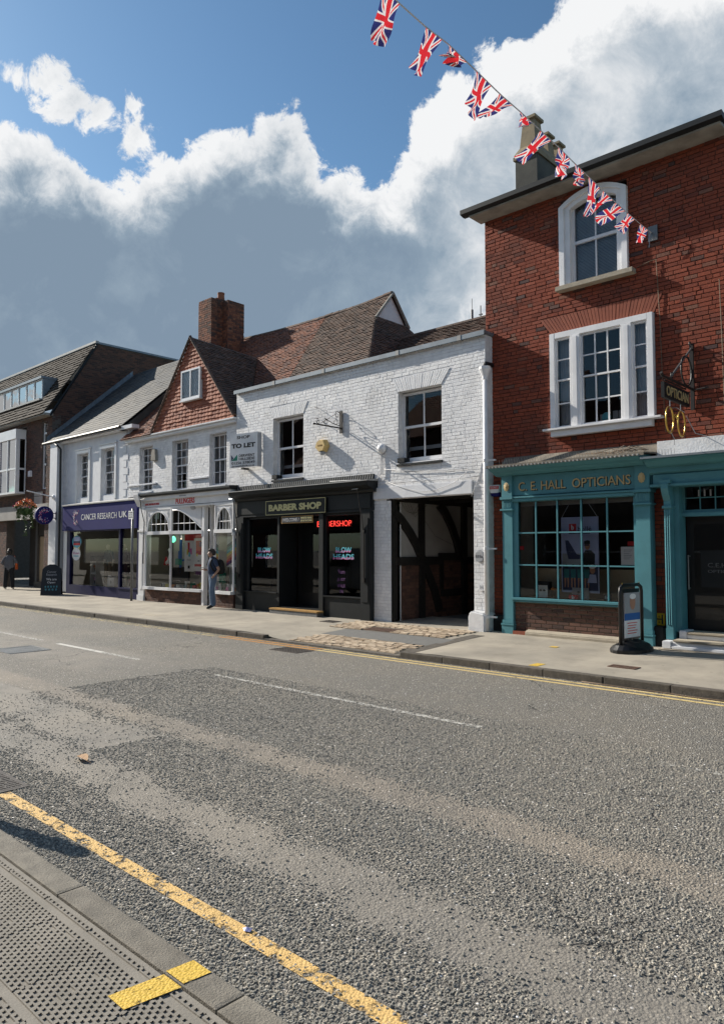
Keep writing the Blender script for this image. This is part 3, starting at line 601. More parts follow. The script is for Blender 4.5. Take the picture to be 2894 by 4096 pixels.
struct(MB().add([(-5.34,9.1,.007),(-5.2,9.1,.007),(-5.2,9.36,.008),(-5.34,9.36,.008)], [(0,1,2,3)]).build('yellow_mark', 'paint_yellow_new', fix=False))
struct(MB().add([(-5.98,10.85,.036),(-5.85,10.85,.036),(-5.85,10.98,.037),(-5.98,10.98,.037)], [(0,1,2,3)]).build('yellow_mark', 'paint_yellow_new', fix=False))
struct(B(-16.6, -15.9, 9.55, 9.85, .006, .013).build('repair_patch', 'sandstone'))
cb = MB(); pts = [(-4.45,8.93,-.09),(-4.12,8.90,-.085),(-3.9,8.915,-.09),(-3.57,8.90,-.088),(-3.3,8.91,-.09),(-3.1,8.87,-.09),(-2.8,8.89,-.09),(-2.2,8.9,-.09)]
tag(cb.tube(pts, .008, 6).build('cable', 'cable_brown', smooth=True), 'thin brown cable lying in the gutter below the kerb', 'cable')
# dry leaf and a scrap of litter
M('leaf_dry', (.40, .25, .13), (.30, .17, .08), rough=.8, scale=25)
lf = MB()
for i in range(6):
    a = -.09+.03*i; w0 = .045*math.sin(math.pi*(i+.3)/6.6); w1 = .045*math.sin(math.pi*(i+1.3)/6.6)
    for sgn in (-1, 1): lf.quad((-5.79+a, 2.83, Z0+.02), (-5.79+a+.03, 2.83, Z0+.022), (-5.79+a+.03, 2.83+sgn*w1, Z0+.02+.03*w1/.045), (-5.79+a, 2.83+sgn*w0, Z0+.02+.03*w0/.045))
tag(lf.tube([(-5.70,2.83,Z0+.02),(-5.65,2.84,Z0+.012)], .002, 5).build('dry_leaf', 'leaf_dry', fix=False), 'curled brown leaf lying on the smooth strip of road', 'leaf')
M('foil', (.16, .18, .45), (.5, .5, .6), rough=.35, scale=90, metal=.4)
lt = MB(); lt.add([(-2.71,2.10,Z0+.008),(-2.68,2.085,Z0+.010),(-2.655,2.10,Z0+.009),(-2.665,2.12,Z0+.014),(-2.70,2.115,Z0+.012),(-2.685,2.103,Z0+.019)], [(0,1,5),(1,2,5),(2,3,5),(3,4,5),(4,0,5)])
tag(lt.build('wrapper', 'foil', fix=False), 'shiny blue scrap of wrapper beside the worn yellow line', 'litter')
# ================================================================== RED BRICK BUILDING (opticians)
def splay(x0, x1, z0, z1, xa, xb, n=5):
    return [(x0+(xa-x0)*(i+.5)/n, x1+(xb-x1)*(i+.5)/n, z0+(z1-z0)*i/n+.03, z0+(z1-z0)*(i+1)/n-.03) for i in range(n)]
def lintel(parent, x0, x1, z0, z1, xa, xb, y, mat, n, name='lintel_brick'):
    """gauged flat arch: bottom x0..x1, top xa..xb, splayed bricks"""
    for i in range(n):
        a, b = i/n, (i+1)/n; g = .0022
        pts = [(x0+(x1-x0)*a+g, z0), (x0+(x1-x0)*b-g, z0), (xa+(xb-xa)*b-g, z1), (xa+(xb-xa)*a+g, z1)]; d = random.uniform(-.002, .002)
        MB().prism(pts, y+d, y+.06).build(name, mat, parent, bevel=.003)
RX0, RX1, RY = -8.13, -3.53, 12.35
red = thing('brick_building', 'tall dark red brick building with teal shopfront below and white sash windows', 'building', ((RX0+RX1)/2, RY, 0))
def red_building():
    w1 = (-6.42, -5.16, 6.54, 8.20); w2 = (-6.66, -4.72, 3.86, 5.69); shop = (-8.2, -3.0, -.1, 3.42)
    ops = [w1, w2]
    wall(red, 'wall', RX0, RX1, 3.30, 8.42, RY+.015, RY+.30, 'red_mortar', ops)
    o2 = [(a-RX0, b-RX0, c, d) for a, b, c, d in ops]
    lint = [(a-RX0, b-RX0, c, d) for a, b, c, d in splay(-6.66, -4.72, 5.70, 6.03, -6.90, -4.56)]
    bricks(red, (RX0, RY, 0), (1, 0, 0), (0, -1, 0), RX1-RX0, 3.36, 8.36, 'red_brick', o2+lint, bl=.222, bh=.0725, jit=.0085, joint=.011, bond='mixed')
    lintel(red, -6.66, -4.72, 5.70, 6.03, -6.90, -4.56, RY-.004, 'red_rubber', 34)
    # wall above and beside the shop, left strip, between shop and door
    wall(red, 'wall', -8.13, -7.53, -.05, 3.36, RY+.012, RY+.28, 'red_mortar'); bricks(red, (-8.13, RY, 0), (1, 0, 0), (0, -1, 0), .6, .30, 3.36, 'red_brick', (), bl=.212, bh=.0725, n_ind=120)
    wall(red, 'wall', -4.80, -4.40, -.05, 3.1, RY-.10, RY+.28, 'red_mortar'); bricks(red, (-4.80, RY-.112, 0), (1, 0, 0), (0, -1, 0), .40, .02, 3.05, 'red_brick', (), bl=.212, bh=.0725, n_ind=120)
    B(-8.12, -7.56, 12.18, 12.30, .0, .36).build('plinth', 'charcoal', red, bevel=.02)
    # left flank above the white wall, and the back of the block
    wall(red, 'flank_wall', RX0+.012, RX0+.3, 5.0, 8.35, RY+.3, 19., 'red_mortar'); bricks(red, (RX0, 19., 0), (0, -1, 0), (-1, 0, 0), 19.-RY, 5.9, 8.36, 'red_brick', (), bl=.212, bh=.0725, n_ind=10)
    MB().box(RX1-.3, RX1-.01, RY+.31, 19, -.05, 8.35).box(RX0+.31, RX1-.31, 18.7, 19, -.05, 8.35).box(RX0+.01, RX0+.3, RY+.31, 19, -.05, 4.99).build('rear_wall', 'red_mortar', red)
    B(RX0+.32, RX1-.32, RY+.34, 18.6, 3.28, 3.38).build('floor_slab', 'room_dark', red); B(RX0+.32, RX1-.32, RY+.34, 18.6, 6.0, 6.1).build('floor_slab', 'room_dark', red)
    # eaves: soffit board, gutter, roof
    B(RX0-.10, RX1+.06, 11.93, RY+.02, 8.345, 8.40).build('soffit', 'soffit', red)
    MB().prism([(11.82,8.40),(11.93,8.375),(12.0,8.38),(12.0,8.47),(11.82,8.49)], RX0-.24, RX1+.12, 'x').build('gutter', 'charcoal', red)
    MB().prism([(11.99,8.46),(15.6,10.6),(19.2,8.46)], RX0-.12, RX1+.06, 'x').build('roof', 'slate', red)
    # upper window: segmental head, moulded architrave, sash, blind, stone sill
    x0, x1, z0, zs = -6.44, -5.14, 6.54, 8.06; arch = [(x0+(x1-x0)*i/16, zs+.22*(1-((i-8)/8)**2)) for i in range(17)]
    win = None
    def ring(inset, y0, y1, nm, par):
        a = [(x0+inset, z0)]+[(max(x0+inset, min(x1-inset, x)), z-inset*.9) for x, z in arch]+[(x1-inset, z0)]
        return a
    outer, mid, inner = ring(0, 0, 0, '', 0), ring(.10, 0, 0, '', 0), ring(.20, 0, 0, '', 0)
    def band(A, Bp, ya, yb, nm, par):
        mb = MB(); n = len(A)
        for i in range(n-1):
            (ax, az), (bx, bz) = A[i], A[i+1]; (cx, cz), (dx, dz) = Bp[i+1], Bp[i]
            mb.add([(ax,ya,az),(bx,ya,bz),(cx,ya,cz),(dx,ya,dz),(ax,yb,az),(bx,yb,bz),(cx,yb,cz),(dx,yb,dz)], [(0,1,2,3),(4,7,6,5),(0,4,5,1),(2,6,7,3)])
        return mb.build(nm, 'white_gloss', par)
    wv = band(outer, mid, 12.27, 12.42, 'window', red); tag(wv, 'arched white sash window with blinds')
    band([(x, z) for x, z in mid], inner, 12.315, 12.45, 'architrave', wv)
    B(x0-.05, x1+.12, 12.19, 12.40, 6.45, 6.54).build('sill', 'sandstone', wv, bevel=.008); MATS['sandstone']
    gx0, gx1 = x0+.20, x1-.20
    fr = MB(); fr.box(gx0-.01, gx0+.045, 12.43, 12.49, z0, zs+.06); fr.box(gx1-.045, gx1+.01, 12.43, 12.49, z0, zs+.06); fr.box(gx0+.045, gx1-.045, 12.43, 12.49, z0, z0+.09); fr.box(gx0+.045, gx1-.045, 12.425, 12.495, 7.33, 7.385)
    fr.box(-5.80, -5.775, 12.44, 12.48, z0+.09, 7.33).box(-5.80, -5.775, 12.435, 12.475, 7.385, zs+.12).build('sash_frame', 'white_paint', wv)
    for (a, b) in ((gx0+.045, -5.80), (-5.775, gx1-.045)):
        MB().quad((a, 12.465, z0+.09), (b, 12.466, z0+.09), (b, 12.466, 7.33), (a, 12.465, 7.33)).build('pane', 'glass', wv, fix=False)
        MB().quad((a, 12.452, 7.385), (b, 12.451, 7.385), (b, 12.451, 8.14), (a, 12.452, 8.14)).build('pane', 'glass', wv, fix=False)
    bl = MB(); z = 6.6
    while z < 8.12: bl.add([(gx0+.02, 12.53, z), (gx1-.02, 12.53, z), (gx1-.02, 12.545, z+.026), (gx0+.02, 12.545, z+.026)], [(0, 1, 2, 3)]); z += .027
    bl.build('blind', 'blind', wv, fix=False)
    room(red, RX0+.35, RX1-.35, 12.7, 15.5, 6.12, 8.3)
    # first-floor tripartite sash
    A0, A1, Z_0, Z_1 = -6.66, -4.72, 3.86, 5.69; y = 12.26
    fm = MB(); fm.box(A0, A0+.10, y, y+.14, Z_0, Z_1); fm.box(A1-.10, A1, y, y+.14, Z_0, Z_1); fm.box(A0+.10, A1-.10, y+.003, y+.14, Z_1-.11, Z_1)
    for (a, b) in ((-6.24, -6.05), (-5.28, -5.09)): fm.box(a, b, y-.012, y+.14, Z_0, Z_1-.11); fm.box(a+.05, b-.05, y-.024, y, Z_0+.02, Z_1-.14)
    wt = fm.build('window', 'white_gloss', red, bevel=.006); tag(wt, 'wide white three-part sash window')
    MB().box(A0-.12, A1+.14, 12.17, 12.33, 3.845, 3.885).box(A0+.02, A1-.03, 12.225, 12.34, 3.73, 3.845).build('sill', 'white_gloss', wt, bevel=.006)
    for (a, b, c, r) in ((A0+.10, -6.24, 1, 4), (-6.05, -5.28, 3, 4), (-5.09, A1-.10, 1, 4)):
        window(wt, a, b, Z_0+.025, Z_1-.11, y+.045, c, r, 'white_gloss', fr=.035, bar=.024, name='sash', meet=4.79)
    for (a, b) in ((A0+.12, -6.24), (-5.09, A1-.12)):
        cm = MB(); n = 14
        for i in range(n): xa, xb = a+(b-a)*i/n, a+(b-a)*(i+1)/n; cm.quad((xa, 12.46+.012*(i % 2), 3.9), (xb, 12.46+.012*((i+1) % 2), 3.9), (xb, 12.46+.012*((i+1) % 2), 5.6), (xa, 12.46+.012*(i % 2), 5.6))
        cm.build('curtain', 'blind', wt, fix=False)
    room(red, RX0+.35, RX1-.35, 12.75, 15.5, 3.42, 5.95)
    # things standing in the window
    MB().prism([(-5.78,3.92),(-5.68,3.92),(-5.68,4.08),(-5.78,4.08)], 12.48, 12.5).build('card', 'print_grey', wt); disc(MB(), (-5.66, 12.47, 4.02), .085, 18).build('disc', 'print_cyan', wt, fix=False)
    for k in range(3): B(-5.55+.11*k, -5.46+.11*k, 12.5, 12.52, 3.93, 4.12).build('card', 'print_grey', wt)
    # stack
    c0x, c1x, cy0, cy1 = -8.98, -8.40, 15.0, 16.85
    ch = MB().box(c0x, c1x, cy0, cy1, 8.6, 11.02).build('chimney', 'render_grey', red)
    MB().box(c0x-.04, c1x+.04, cy0-.04, cy1+.04, 11.02, 11.10).box(c0x-.02, c1x+.02, cy0-.02, cy1+.02, 11.10, 11.16).add([(c0x-.02,cy0-.02,11.16),(c1x+.02,cy0-.02,11.16),(c1x+.02,cy1+.02,11.16),(c0x-.02,cy1+.02,11.16),(c0x+.12,cy0+.12,11.42),(c1x-.12,cy0+.12,11.42),(c1x-.12,cy1-.12,11.42),(c0x+.12,cy1-.12,11.42)], [(0,1,5,4),(1,2,6,5),(2,3,7,6),(3,0,4,7),(4,5,6,7)]).build('chimney_cap', 'pot_buff', ch)
    for (py_, s) in ((15.28, 1.0), (15.95, .8), (16.5, .8)):
        a = .19*s; zz = 11.30; MB().add([(-8.69+sx*(a+e), py_+sy*(a+e), z) for (e, z) in ((.02, zz), (-.035, zz+.55*s+.12), (.02, zz+.57*s+.12), (.02, zz+.64*s+.12), (-.09*s, zz+.64*s+.12)) for sx, sy in ((-1,-1),(1,-1),(1,1),(-1,1))], [(k*4+i, k*4+(i+1) % 4, k*4+4+(i+1) % 4, k*4+4+i) for k in range(4) for i in range(4)]+[(16,17,18,19)]).build('chimney_pot', 'pot_buff', ch)
red_building()
# neighbouring house to the right, mostly out of the picture
nb = thing('brick_building', 'narrow edge of the next brick building at the far right', 'building', (-.8, 12.5, 0))
B(-3.5, 3.0, 12.5, 19, -.05, 7.6).build('wall', 'red_mortar', nb); bricks(nb, (-3.5, 12.49, 0), (1, 0, 0), (0, -1, 0), .9, 3.4, 7.6, 'red_brick', (), bl=.212, bh=.0725, n_ind=60)
MB().prism([(12.2,7.55),(15.7,9.2),(19.2,7.55)], -3.46, 3.1, 'x').build('roof', 'slate', nb); B(-3.5, 3.0, 12.28, 12.5, 5.05, 5.15).build('string_course', 'white_paint', nb)
# ------------------------------------------------------------------ teal opticians shopfront
def opticians():
    t = red; Yp = 12.0
    sf = MB().box(-7.60, -4.70, 12.06, 12.34, 2.63, 3.04).build('shopfront', 'teal', t); tag(sf, 'teal painted timber shopfront with gilt lettering')
    # cornice with dressed lead flashing and bird spikes
    MB().prism([(12.34,3.04),(11.98,3.04),(11.90,3.07),(11.86,3.10),(11.78,3.12),(11.70,3.17),(11.70,3.20),(12.34,3.24)], -7.68, -4.78, 'x').build('cornice', 'teal', sf)
    MB().prism([(11.685,3.205),(11.685,3.17),(11.665,3.17),(11.665,3.225),(12.20,3.27),(12.335,3.44),(12.345,3.44),(12.345,3.25)], -7.70, -4.68, 'x').build('lead_flashing', 'lead_brown', sf)
    lp = MB(); x = -7.7
    while x < -4.72: lp.lathe([(.0, 0), (.018, .004), (.018, .03), (.0, .034)], (x, 11.665, 3.165), 6); x += .075
    lp.build('lead_scallops', 'lead_pale', sf); sp = MB(); x = -7.6
    while x < -4.7:
        sp.tube([(x, 12.0, 3.25), (x+random.gauss(0, .01), 11.97, 3.36)], .003, 4, False); x += .055
    o = sp.build('bird_spikes', 'steel', sf, fix=False); o['kind'] = 'stuff'
    B(-7.34, -4.98, 12.035, 12.06, 2.66, 3.03).build('fascia_panel', 'teal', sf)
    MB().box(-7.34, -4.98, 11.97, 12.08, 2.60, 2.635).box(-7.36, -4.97, 11.99, 12.08, 2.54, 2.598).build('frieze_moulding', 'teal', sf, bevel=.006)
    for k, (d, mt, y) in enumerate(((.012, 'print_black', 12.032), (0, 'gilt', 12.026))):
        text('C. E. HALL  OPTICIANS', 2.16, .165, (-6.135+d, y, 2.822-d), mt, sf, depth=.008, bold=.004)
    for (xa, xb) in ((-7.56, -7.34), (-4.965, -4.725)):
        m = (xa+xb)/2; p_ = MB().box(xa, xb, 12.0, 12.2, .30, 2.40).build('pilaster', 'teal', sf, bevel=.004)
        MB().box(xa-.005, xb+.005, 11.985, 12.2, 2.62, 3.04).box(xa-.03, xb+.03, 11.955, 12.2, 2.585, 2.64).box(xa-.03, xb+.03, 11.955, 12.2, 2.375, 2.41).box(xa, xb, 11.99, 12.2, 2.41, 2.585).build('capital', 'teal', p_, bevel=.005)
        fl = MB()
        for i in range(6): q = xa+.02+(xb-xa-.04)*(i+.5)/6; fl.tube([(q, 11.988, 2.43), (q, 11.988, 2.57)], .010, 6)
        fl.build('fluting', 'teal', p_); MB().box(xa-.02, xb+.02, 11.965, 12.2, .0, .20).box(xa-.03, xb+.03, 11.955, 12.2, .20, .235).box(xa-.012, xb+.012, 11.98, 12.2, .235, .30).build('pilaster_base', 'teal', p_, bevel=.006)
        pt = MB(); n = 20; pt.add([(m, 11.958, 2.83)]+[(m+.065*(1 if i % 2 else .85)*math.cos(i*2*math.pi/n), 11.972, 2.83+.092*(1 if i % 2 else .85)*math.sin(i*2*math.pi/n)) for i in range(n)], [(0, 1+i, 1+(i+1) % n) for i in range(n)]); pt.build('patera', 'gilt', p_)
    # shop window: 5 columns x 3 rows
    xs = [-7.235, -6.865, -6.43, -5.965, -5.485, -5.015]; zs = [.745, 1.345, 1.945, 2.53]; wb = MB()
    wb.box(-7.34, xs[0], 12.03, 12.12, .74, 2.6); wb.box(xs[-1], -4.965, 12.03, 12.12, .74, 2.6); wb.box(xs[0], xs[-1], 12.032, 12.12, 2.53, 2.6)
    sw = wb.build('display_window', 'teal', sf); gb = MB()
    for x in xs[1:-1]: gb.box(x-.013, x+.013, 12.035, 12.075, .745, 2.53)
    for z in zs[1:-1]: gb.box(xs[0], xs[-1], 12.038, 12.072, z-.012, z+.012)
    gb.build('glazing_bar', 'teal', sw)
    for i in range(5):
        for j in range(3):
            k = random.gauss(0, .0015); MB().quad((xs[i], 12.058-k, zs[j]), (xs[i+1], 12.058+k, zs[j]), (xs[i+1], 12.058+k, zs[j+1]), (xs[i], 12.058-k, zs[j+1])).build('pane', 'glass', sw, fix=False)
    MB().box(-7.36, -4.94, 11.93, 12.12, .69, .735).box(-7.33, -4.97, 11.955, 12.12, .655, .688).build('sill', 'teal', sw, bevel=.006)
    # brick stall riser and worn stone ledge
    wr = B(-7.335, -4.965, 12.07, 12.30, -.02, .655).build('stall_riser', 'pale_mortar', sf); bricks(wr, (-7.335, 12.055, 0), (1, 0, 0), (0, -1, 0), 2.37, .12, .655, 'brown_brick', (), bl=.222, bh=.073, jit=.002, bond='stretch', joint=.013)
    MB().prism([(12.06,.0),(11.93,.0),(11.93,.10),(11.96,.135),(12.06,.15)], -7.06, -4.98, 'x').build('ledge', 'sandstone', sf, bevel=.012); MB().box(-7.335, -7.06, 11.96, 12.06, .0, .11).build('ledge', 'red_rubber', sf)
    # interior of the shop
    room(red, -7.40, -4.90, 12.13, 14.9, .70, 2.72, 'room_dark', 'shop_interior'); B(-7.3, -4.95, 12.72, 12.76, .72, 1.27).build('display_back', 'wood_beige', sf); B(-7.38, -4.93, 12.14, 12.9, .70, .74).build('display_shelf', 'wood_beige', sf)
    B(-7.38, -4.93, 12.16, 12.24, 2.45, 2.60).build('blind_box', 'plaster', sf); B(-7.37, -7.30, 12.16, 12.7, .75, 2.5).build('window_reveal', 'plaster', sf)
    for x in (-6.8, -6.0, -5.2): B(x-.05, x+.05, 12.3, 12.4, 2.69, 2.71).build('ceiling_light', 'shop_light', sf)
    return sf
opt = opticians()
def opt_display():
    y = 12.20
    b = thing('hanging_banner', 'tall blue grey banner hung on strings in the opticians window', 'banner', (-6.07, y, .95))
    B(-6.44, -5.72, y, y+.012, .86, 2.22).build('cloth', 'print_lilac', b)
    B(-6.28, -6.14, y-.004, y, 1.965, 2.10).build('logo_square', 'print_red', b); text('b', .05, .09, (-6.21, y-.006, 2.035), 'print_white', b, depth=.003, bold=.03, name='logo_letter'); text('bollé', .26, .085, (-5.98, y-.004, 2.005), 'print_black', b, depth=.003)
    MB().box(-6.29, -5.88, y-.003, y, 1.915, 1.928).build('strapline', 'print_black', b)
    MB().prism([(-6.36,1.80),(-6.30,1.80),(-6.14,1.55),(-6.07,1.53),(-6.07,1.46),(-6.30,1.46),(-6.34,1.62)], y-.004, y-.001).build('tail_fin_print', 'print_navy', b); B(-6.42, -6.05, y-.0025, y-.0005, 1.36, 1.56).build('apron_print', 'print_grey', b)
    MB().prism([(-6.03,1.36),(-5.80,1.36),(-5.79,1.55),(-5.86,1.62),(-5.97,1.62),(-6.04,1.52)], y-.006, y-.003).build('pilot_print', 'print_black', b); disc(MB(), (-5.93, y-.007, 1.70), .05, 14, ry=.075).build('face_print', 'print_skin', b, fix=False); MB().prism([(-5.99,1.73),(-5.88,1.73),(-5.88,1.79),(-5.93,1.80),(-5.99,1.78)], y-.010, y-.008).build('hair_print', 'print_black', b); B(-5.985, -5.90, y-.011, y-.009, 1.70, 1.725).build('goggles_print', 'print_navy', b)
    B(-6.42, -5.74, y-.003, y-.0008, .90, 1.34).build('road_print', 'print_navy', b)
    for k in range(4):
        x = -6.34+.13*k; disc(MB(), (x, y-.006, 1.33), .035, 10, ry=.04).build('helmet_print', 'print_black', b, fix=False); MB().prism([(x-.055,1.28),(x+.055,1.28),(x+.045,1.12),(x-.045,1.12)], y-.006, y-.004).build('jersey_print', 'print_teal', b); MB().prism([(x-.045,1.12),(x-.01,1.12),(x-.02,.95),(x-.04,.95)], y-.006, y-.004).prism([(x+.045,1.12),(x+.01,1.12),(x+.02,.95),(x+.04,.95)], y-.0055, y-.004).build('leg_print', 'print_skin', b)
    disc(MB(), (-5.84, y-.006, 1.27), .05, 12, ry=.07).build('face_print', 'print_skin', b, fix=False); disc(MB(), (-5.84, y-.008, 1.33), .07, 12, ry=.035).build('cap_print', 'print_white', b, fix=False); MB().prism([(-5.94,1.04),(-5.76,1.04),(-5.78,1.19),(-5.90,1.19)], y-.006, y-.004).build('shirt_print', 'print_lilac', b)
    MB().tube([(-6.42, y, 2.22), (-6.24, y-.02, 2.50)], .004, 5).tube([(-5.74, y, 2.22), (-5.92, y-.02, 2.50)], .004, 5).build('string', 'cable_white', b)
    for (nm, lb, x0, x1, z0, z1, yy, mt, cat) in (('display_box', 'dark spectacle display box at the left of the opticians window', -7.07, -6.80, .745, 1.03, 12.40, 'print_black', 'box'), ('display_card', 'white display card showing sunglasses behind the lower left panes', -6.93, -6.72, .745, .97, 12.18, 'print_white', 'card'),
            ('display_card', 'grey card with spectacles under the hanging banner', -6.22, -5.90, .745, .95, 12.165, 'print_grey', 'card'), ('display_cube', 'red cube with white letter b under the banner', -6.25, -6.08, .745, .82, 12.09, 'print_red', 'box'), ('display_cube', 'small black cube with white letter b at lower right pane', -5.64, -5.54, .745, .85, 12.20, 'print_black', 'box'), ('notice', 'white paper notice taped inside the right of the opticians window', -5.27, -5.03, 1.37, 1.68, 12.085, 'print_white', 'notice'), ('window_sticker', 'small red sticker above the white notice in the window', -5.15, -5.03, 1.70, 1.77, 12.085, 'print_red', 'sticker'), ('window_sticker', 'small red sticker at the left edge of the opticians window', -7.23, -7.15, 1.63, 1.70, 12.085, 'print_red', 'sticker')):
        o = thing(nm, lb, cat, ((x0+x1)/2, yy, z0)); B(x0, x1, yy, yy+(.006 if cat in ('notice', 'sticker', 'card') else .10), z0, z1).build('body', mt, o)
        if 'letter b' in lb: text('b', .05, .06, ((x0+x1)/2, yy-.004, (z0+z1)/2), 'print_white', o, depth=.003, bold=.03)
        if cat == 'notice':
            for k in range(6): B(x0+.05, x1-.05-.02*(k % 3), yy-.003, yy-.0006, z1-.06-.03*k, z1-.052-.03*k).build('text_line', 'print_grey', o)
        if cat == 'card':
            for k in range(2): disc(MB(), ((x0+x1)/2-.035+.07*k, yy-.003, (z0+z1)/2+.02), .03, 12, ry=.02).build('lens_print', 'print_black', o, fix=False)
    g = thing('sunglasses', 'pair of sunglasses on a stand in the second lower pane', 'glasses', (-6.60, 12.28, .745)); MB().tube([(-6.60,12.28,.745),(-6.60,12.28,.88)], .006, 6).build('stand', 'black_plastic', g); disc(disc(MB(), (-6.655,12.27,.905), .05, 14, ry=.028), (-6.545,12.27,.905), .05, 14, ry=.028).build('lens', 'print_orange', g, fix=False); MB().tube([(-6.71,12.27,.915),(-6.60,12.265,.925),(-6.49,12.27,.915)], .006, 6).build('rim', 'black_plastic', g)
opt_display()
# ------------------------------------------------------------------ teal doorcase number 111
def doorcase():
    d = MB().prism([(12.34,2.86),(12.02,2.86),(11.96,2.90),(11.96,2.98),(11.86,3.0),(11.78,3.06),(11.70,3.08),(11.70,3.12),(12.34,3.16)], -4.72, -2.6, 'x').build('doorcase', 'teal', red); tag(d, 'teal classical doorcase with fanlight and fluted pilasters')
    MB().box(-4.66, -2.62, 11.98, 12.34, 2.70, 2.86).box(-4.70, -2.6, 11.93, 12.34, 2.655, 2.70).build('architrave', 'teal', d, bevel=.006)
    MB().box(-4.66, -2.6, 12.19, 12.35, 3.17, 3.44).build('parapet_band', 'white_brick', d); MB().prism([(11.665,3.10),(11.665,3.135),(12.2,3.19),(12.2,3.16)], -4.74, -2.6, 'x').build('lead_flashing', 'lead', d)
    sp = MB(); x = -4.62
    while x < -4.3: sp.tube([(x, 12.05, 3.17), (x, 12.02, 3.28)], .003, 4, False); x += .05
    sp.build('bird_spikes', 'steel', d, fix=False)['kind'] = 'stuff'
    for xa in (-4.50, -3.02):
        p_ = B(xa, xa+.115, 12.0, 12.2, .18, 2.33).build('pilaster', 'teal', d, bevel=.004); MB().box(xa-.02, xa+.135, 11.97, 12.2, 2.30, 2.345).box(xa-.005, xa+.12, 11.99, 12.2, .18, .365).build('capital', 'teal', p_, bevel=.006)
        fl = MB()
        for i in range(3): fl.tube([(xa+.024+.034*i, 11.998, .42), (xa+.024+.034*i, 11.998, 2.27)], .012, 6)
        fl.build('fluting', 'teal', p_); MB().prism([(12.0,2.345),(12.0,2.42),(11.93,2.52),(11.88,2.62),(11.88,2.70),(12.2,2.70),(12.2,2.345)], xa, xa+.115, 'x').build('corbel', 'teal', p_); B(xa-.03, xa+.145, 11.90, 12.2, 2.702, 2.76).build('corbel_block', 'teal', p_)
    MB().box(-4.385, -4.30, 12.12, 12.40, .30, 2.86).box(-3.06, -2.98, 12.12, 12.40, .30, 2.86).box(-4.30, -3.06, 12.24, 12.40, 2.17, 2.235).build('door_frame', 'teal', d, bevel=.004)
    fl = window(d, -4.30, -3.06, 2.235, 2.70, 12.30, 5, 2, 'teal', 'glass', fr=.035, bar=.016, sash=False, name='fanlight')
    text('111', .205, .105, (-3.955, 12.295, 2.545), 'print_grey', fl, depth=.004, bold=.02, name='house_number')
    dr = B(-4.30, -3.06, 12.42, 12.47, .32, 2.17).build('door', 'black_plastic', d); MB().quad((-4.18, 12.417, .5), (-3.18, 12.417, .5), (-3.18, 12.417, 2.05), (-4.18, 12.417, 2.05)).build('pane', 'glass', dr, fix=False)
    MB().tube([(-4.25,12.41,1.52),(-4.25,12.34,1.54),(-4.25,12.34,.98),(-4.25,12.41,1.0)], .012, 8).build('handle', 'steel', dr); B(-4.08, -3.3, 12.409, 12.413, 1.02, 1.62).build('glass_panel', 'charcoal', dr)
    text('C.E.HALL', .5, .07, (-3.72, 12.405, 1.38), 'grey_metal', dr, depth=.003); text('OPTICIANS', .5, .05, (-3.72, 12.405, 1.28), 'grey_metal', dr, depth=.003)
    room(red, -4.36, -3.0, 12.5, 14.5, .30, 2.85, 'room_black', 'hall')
    MB().box(-4.53, -2.5, 11.72, 12.40, .0, .055).build('step', 'sandstone', d); MB().box(-4.50, -4.36, 11.80, 12.1, .056, .175).box(-4.36, -2.5, 11.80, 11.86, .056, .11).box(-4.36, -2.5, 11.83, 12.1, .056, .17).build('step', 'white_paint', d, bevel=.01); B(-4.33, -2.5, 11.79, 12.1, .172, .205).build('tread', 'sandstone', d, bevel=.01)
    MB().box(-4.32, -4.20, 12.05, 12.4, .176, .33).box(-4.20, -2.5, 12.06, 12.4, .206, .28).build('step', 'white_paint', d, bevel=.01); B(-4.19, -2.5, 12.03, 12.4, .282, .318).build('tread', 'sandstone', d, bevel=.01)
    B(-4.80, -4.56, 12.06, 12.3, .0, .37).build('plinth', 'charcoal', red, bevel=.02)
doorcase()
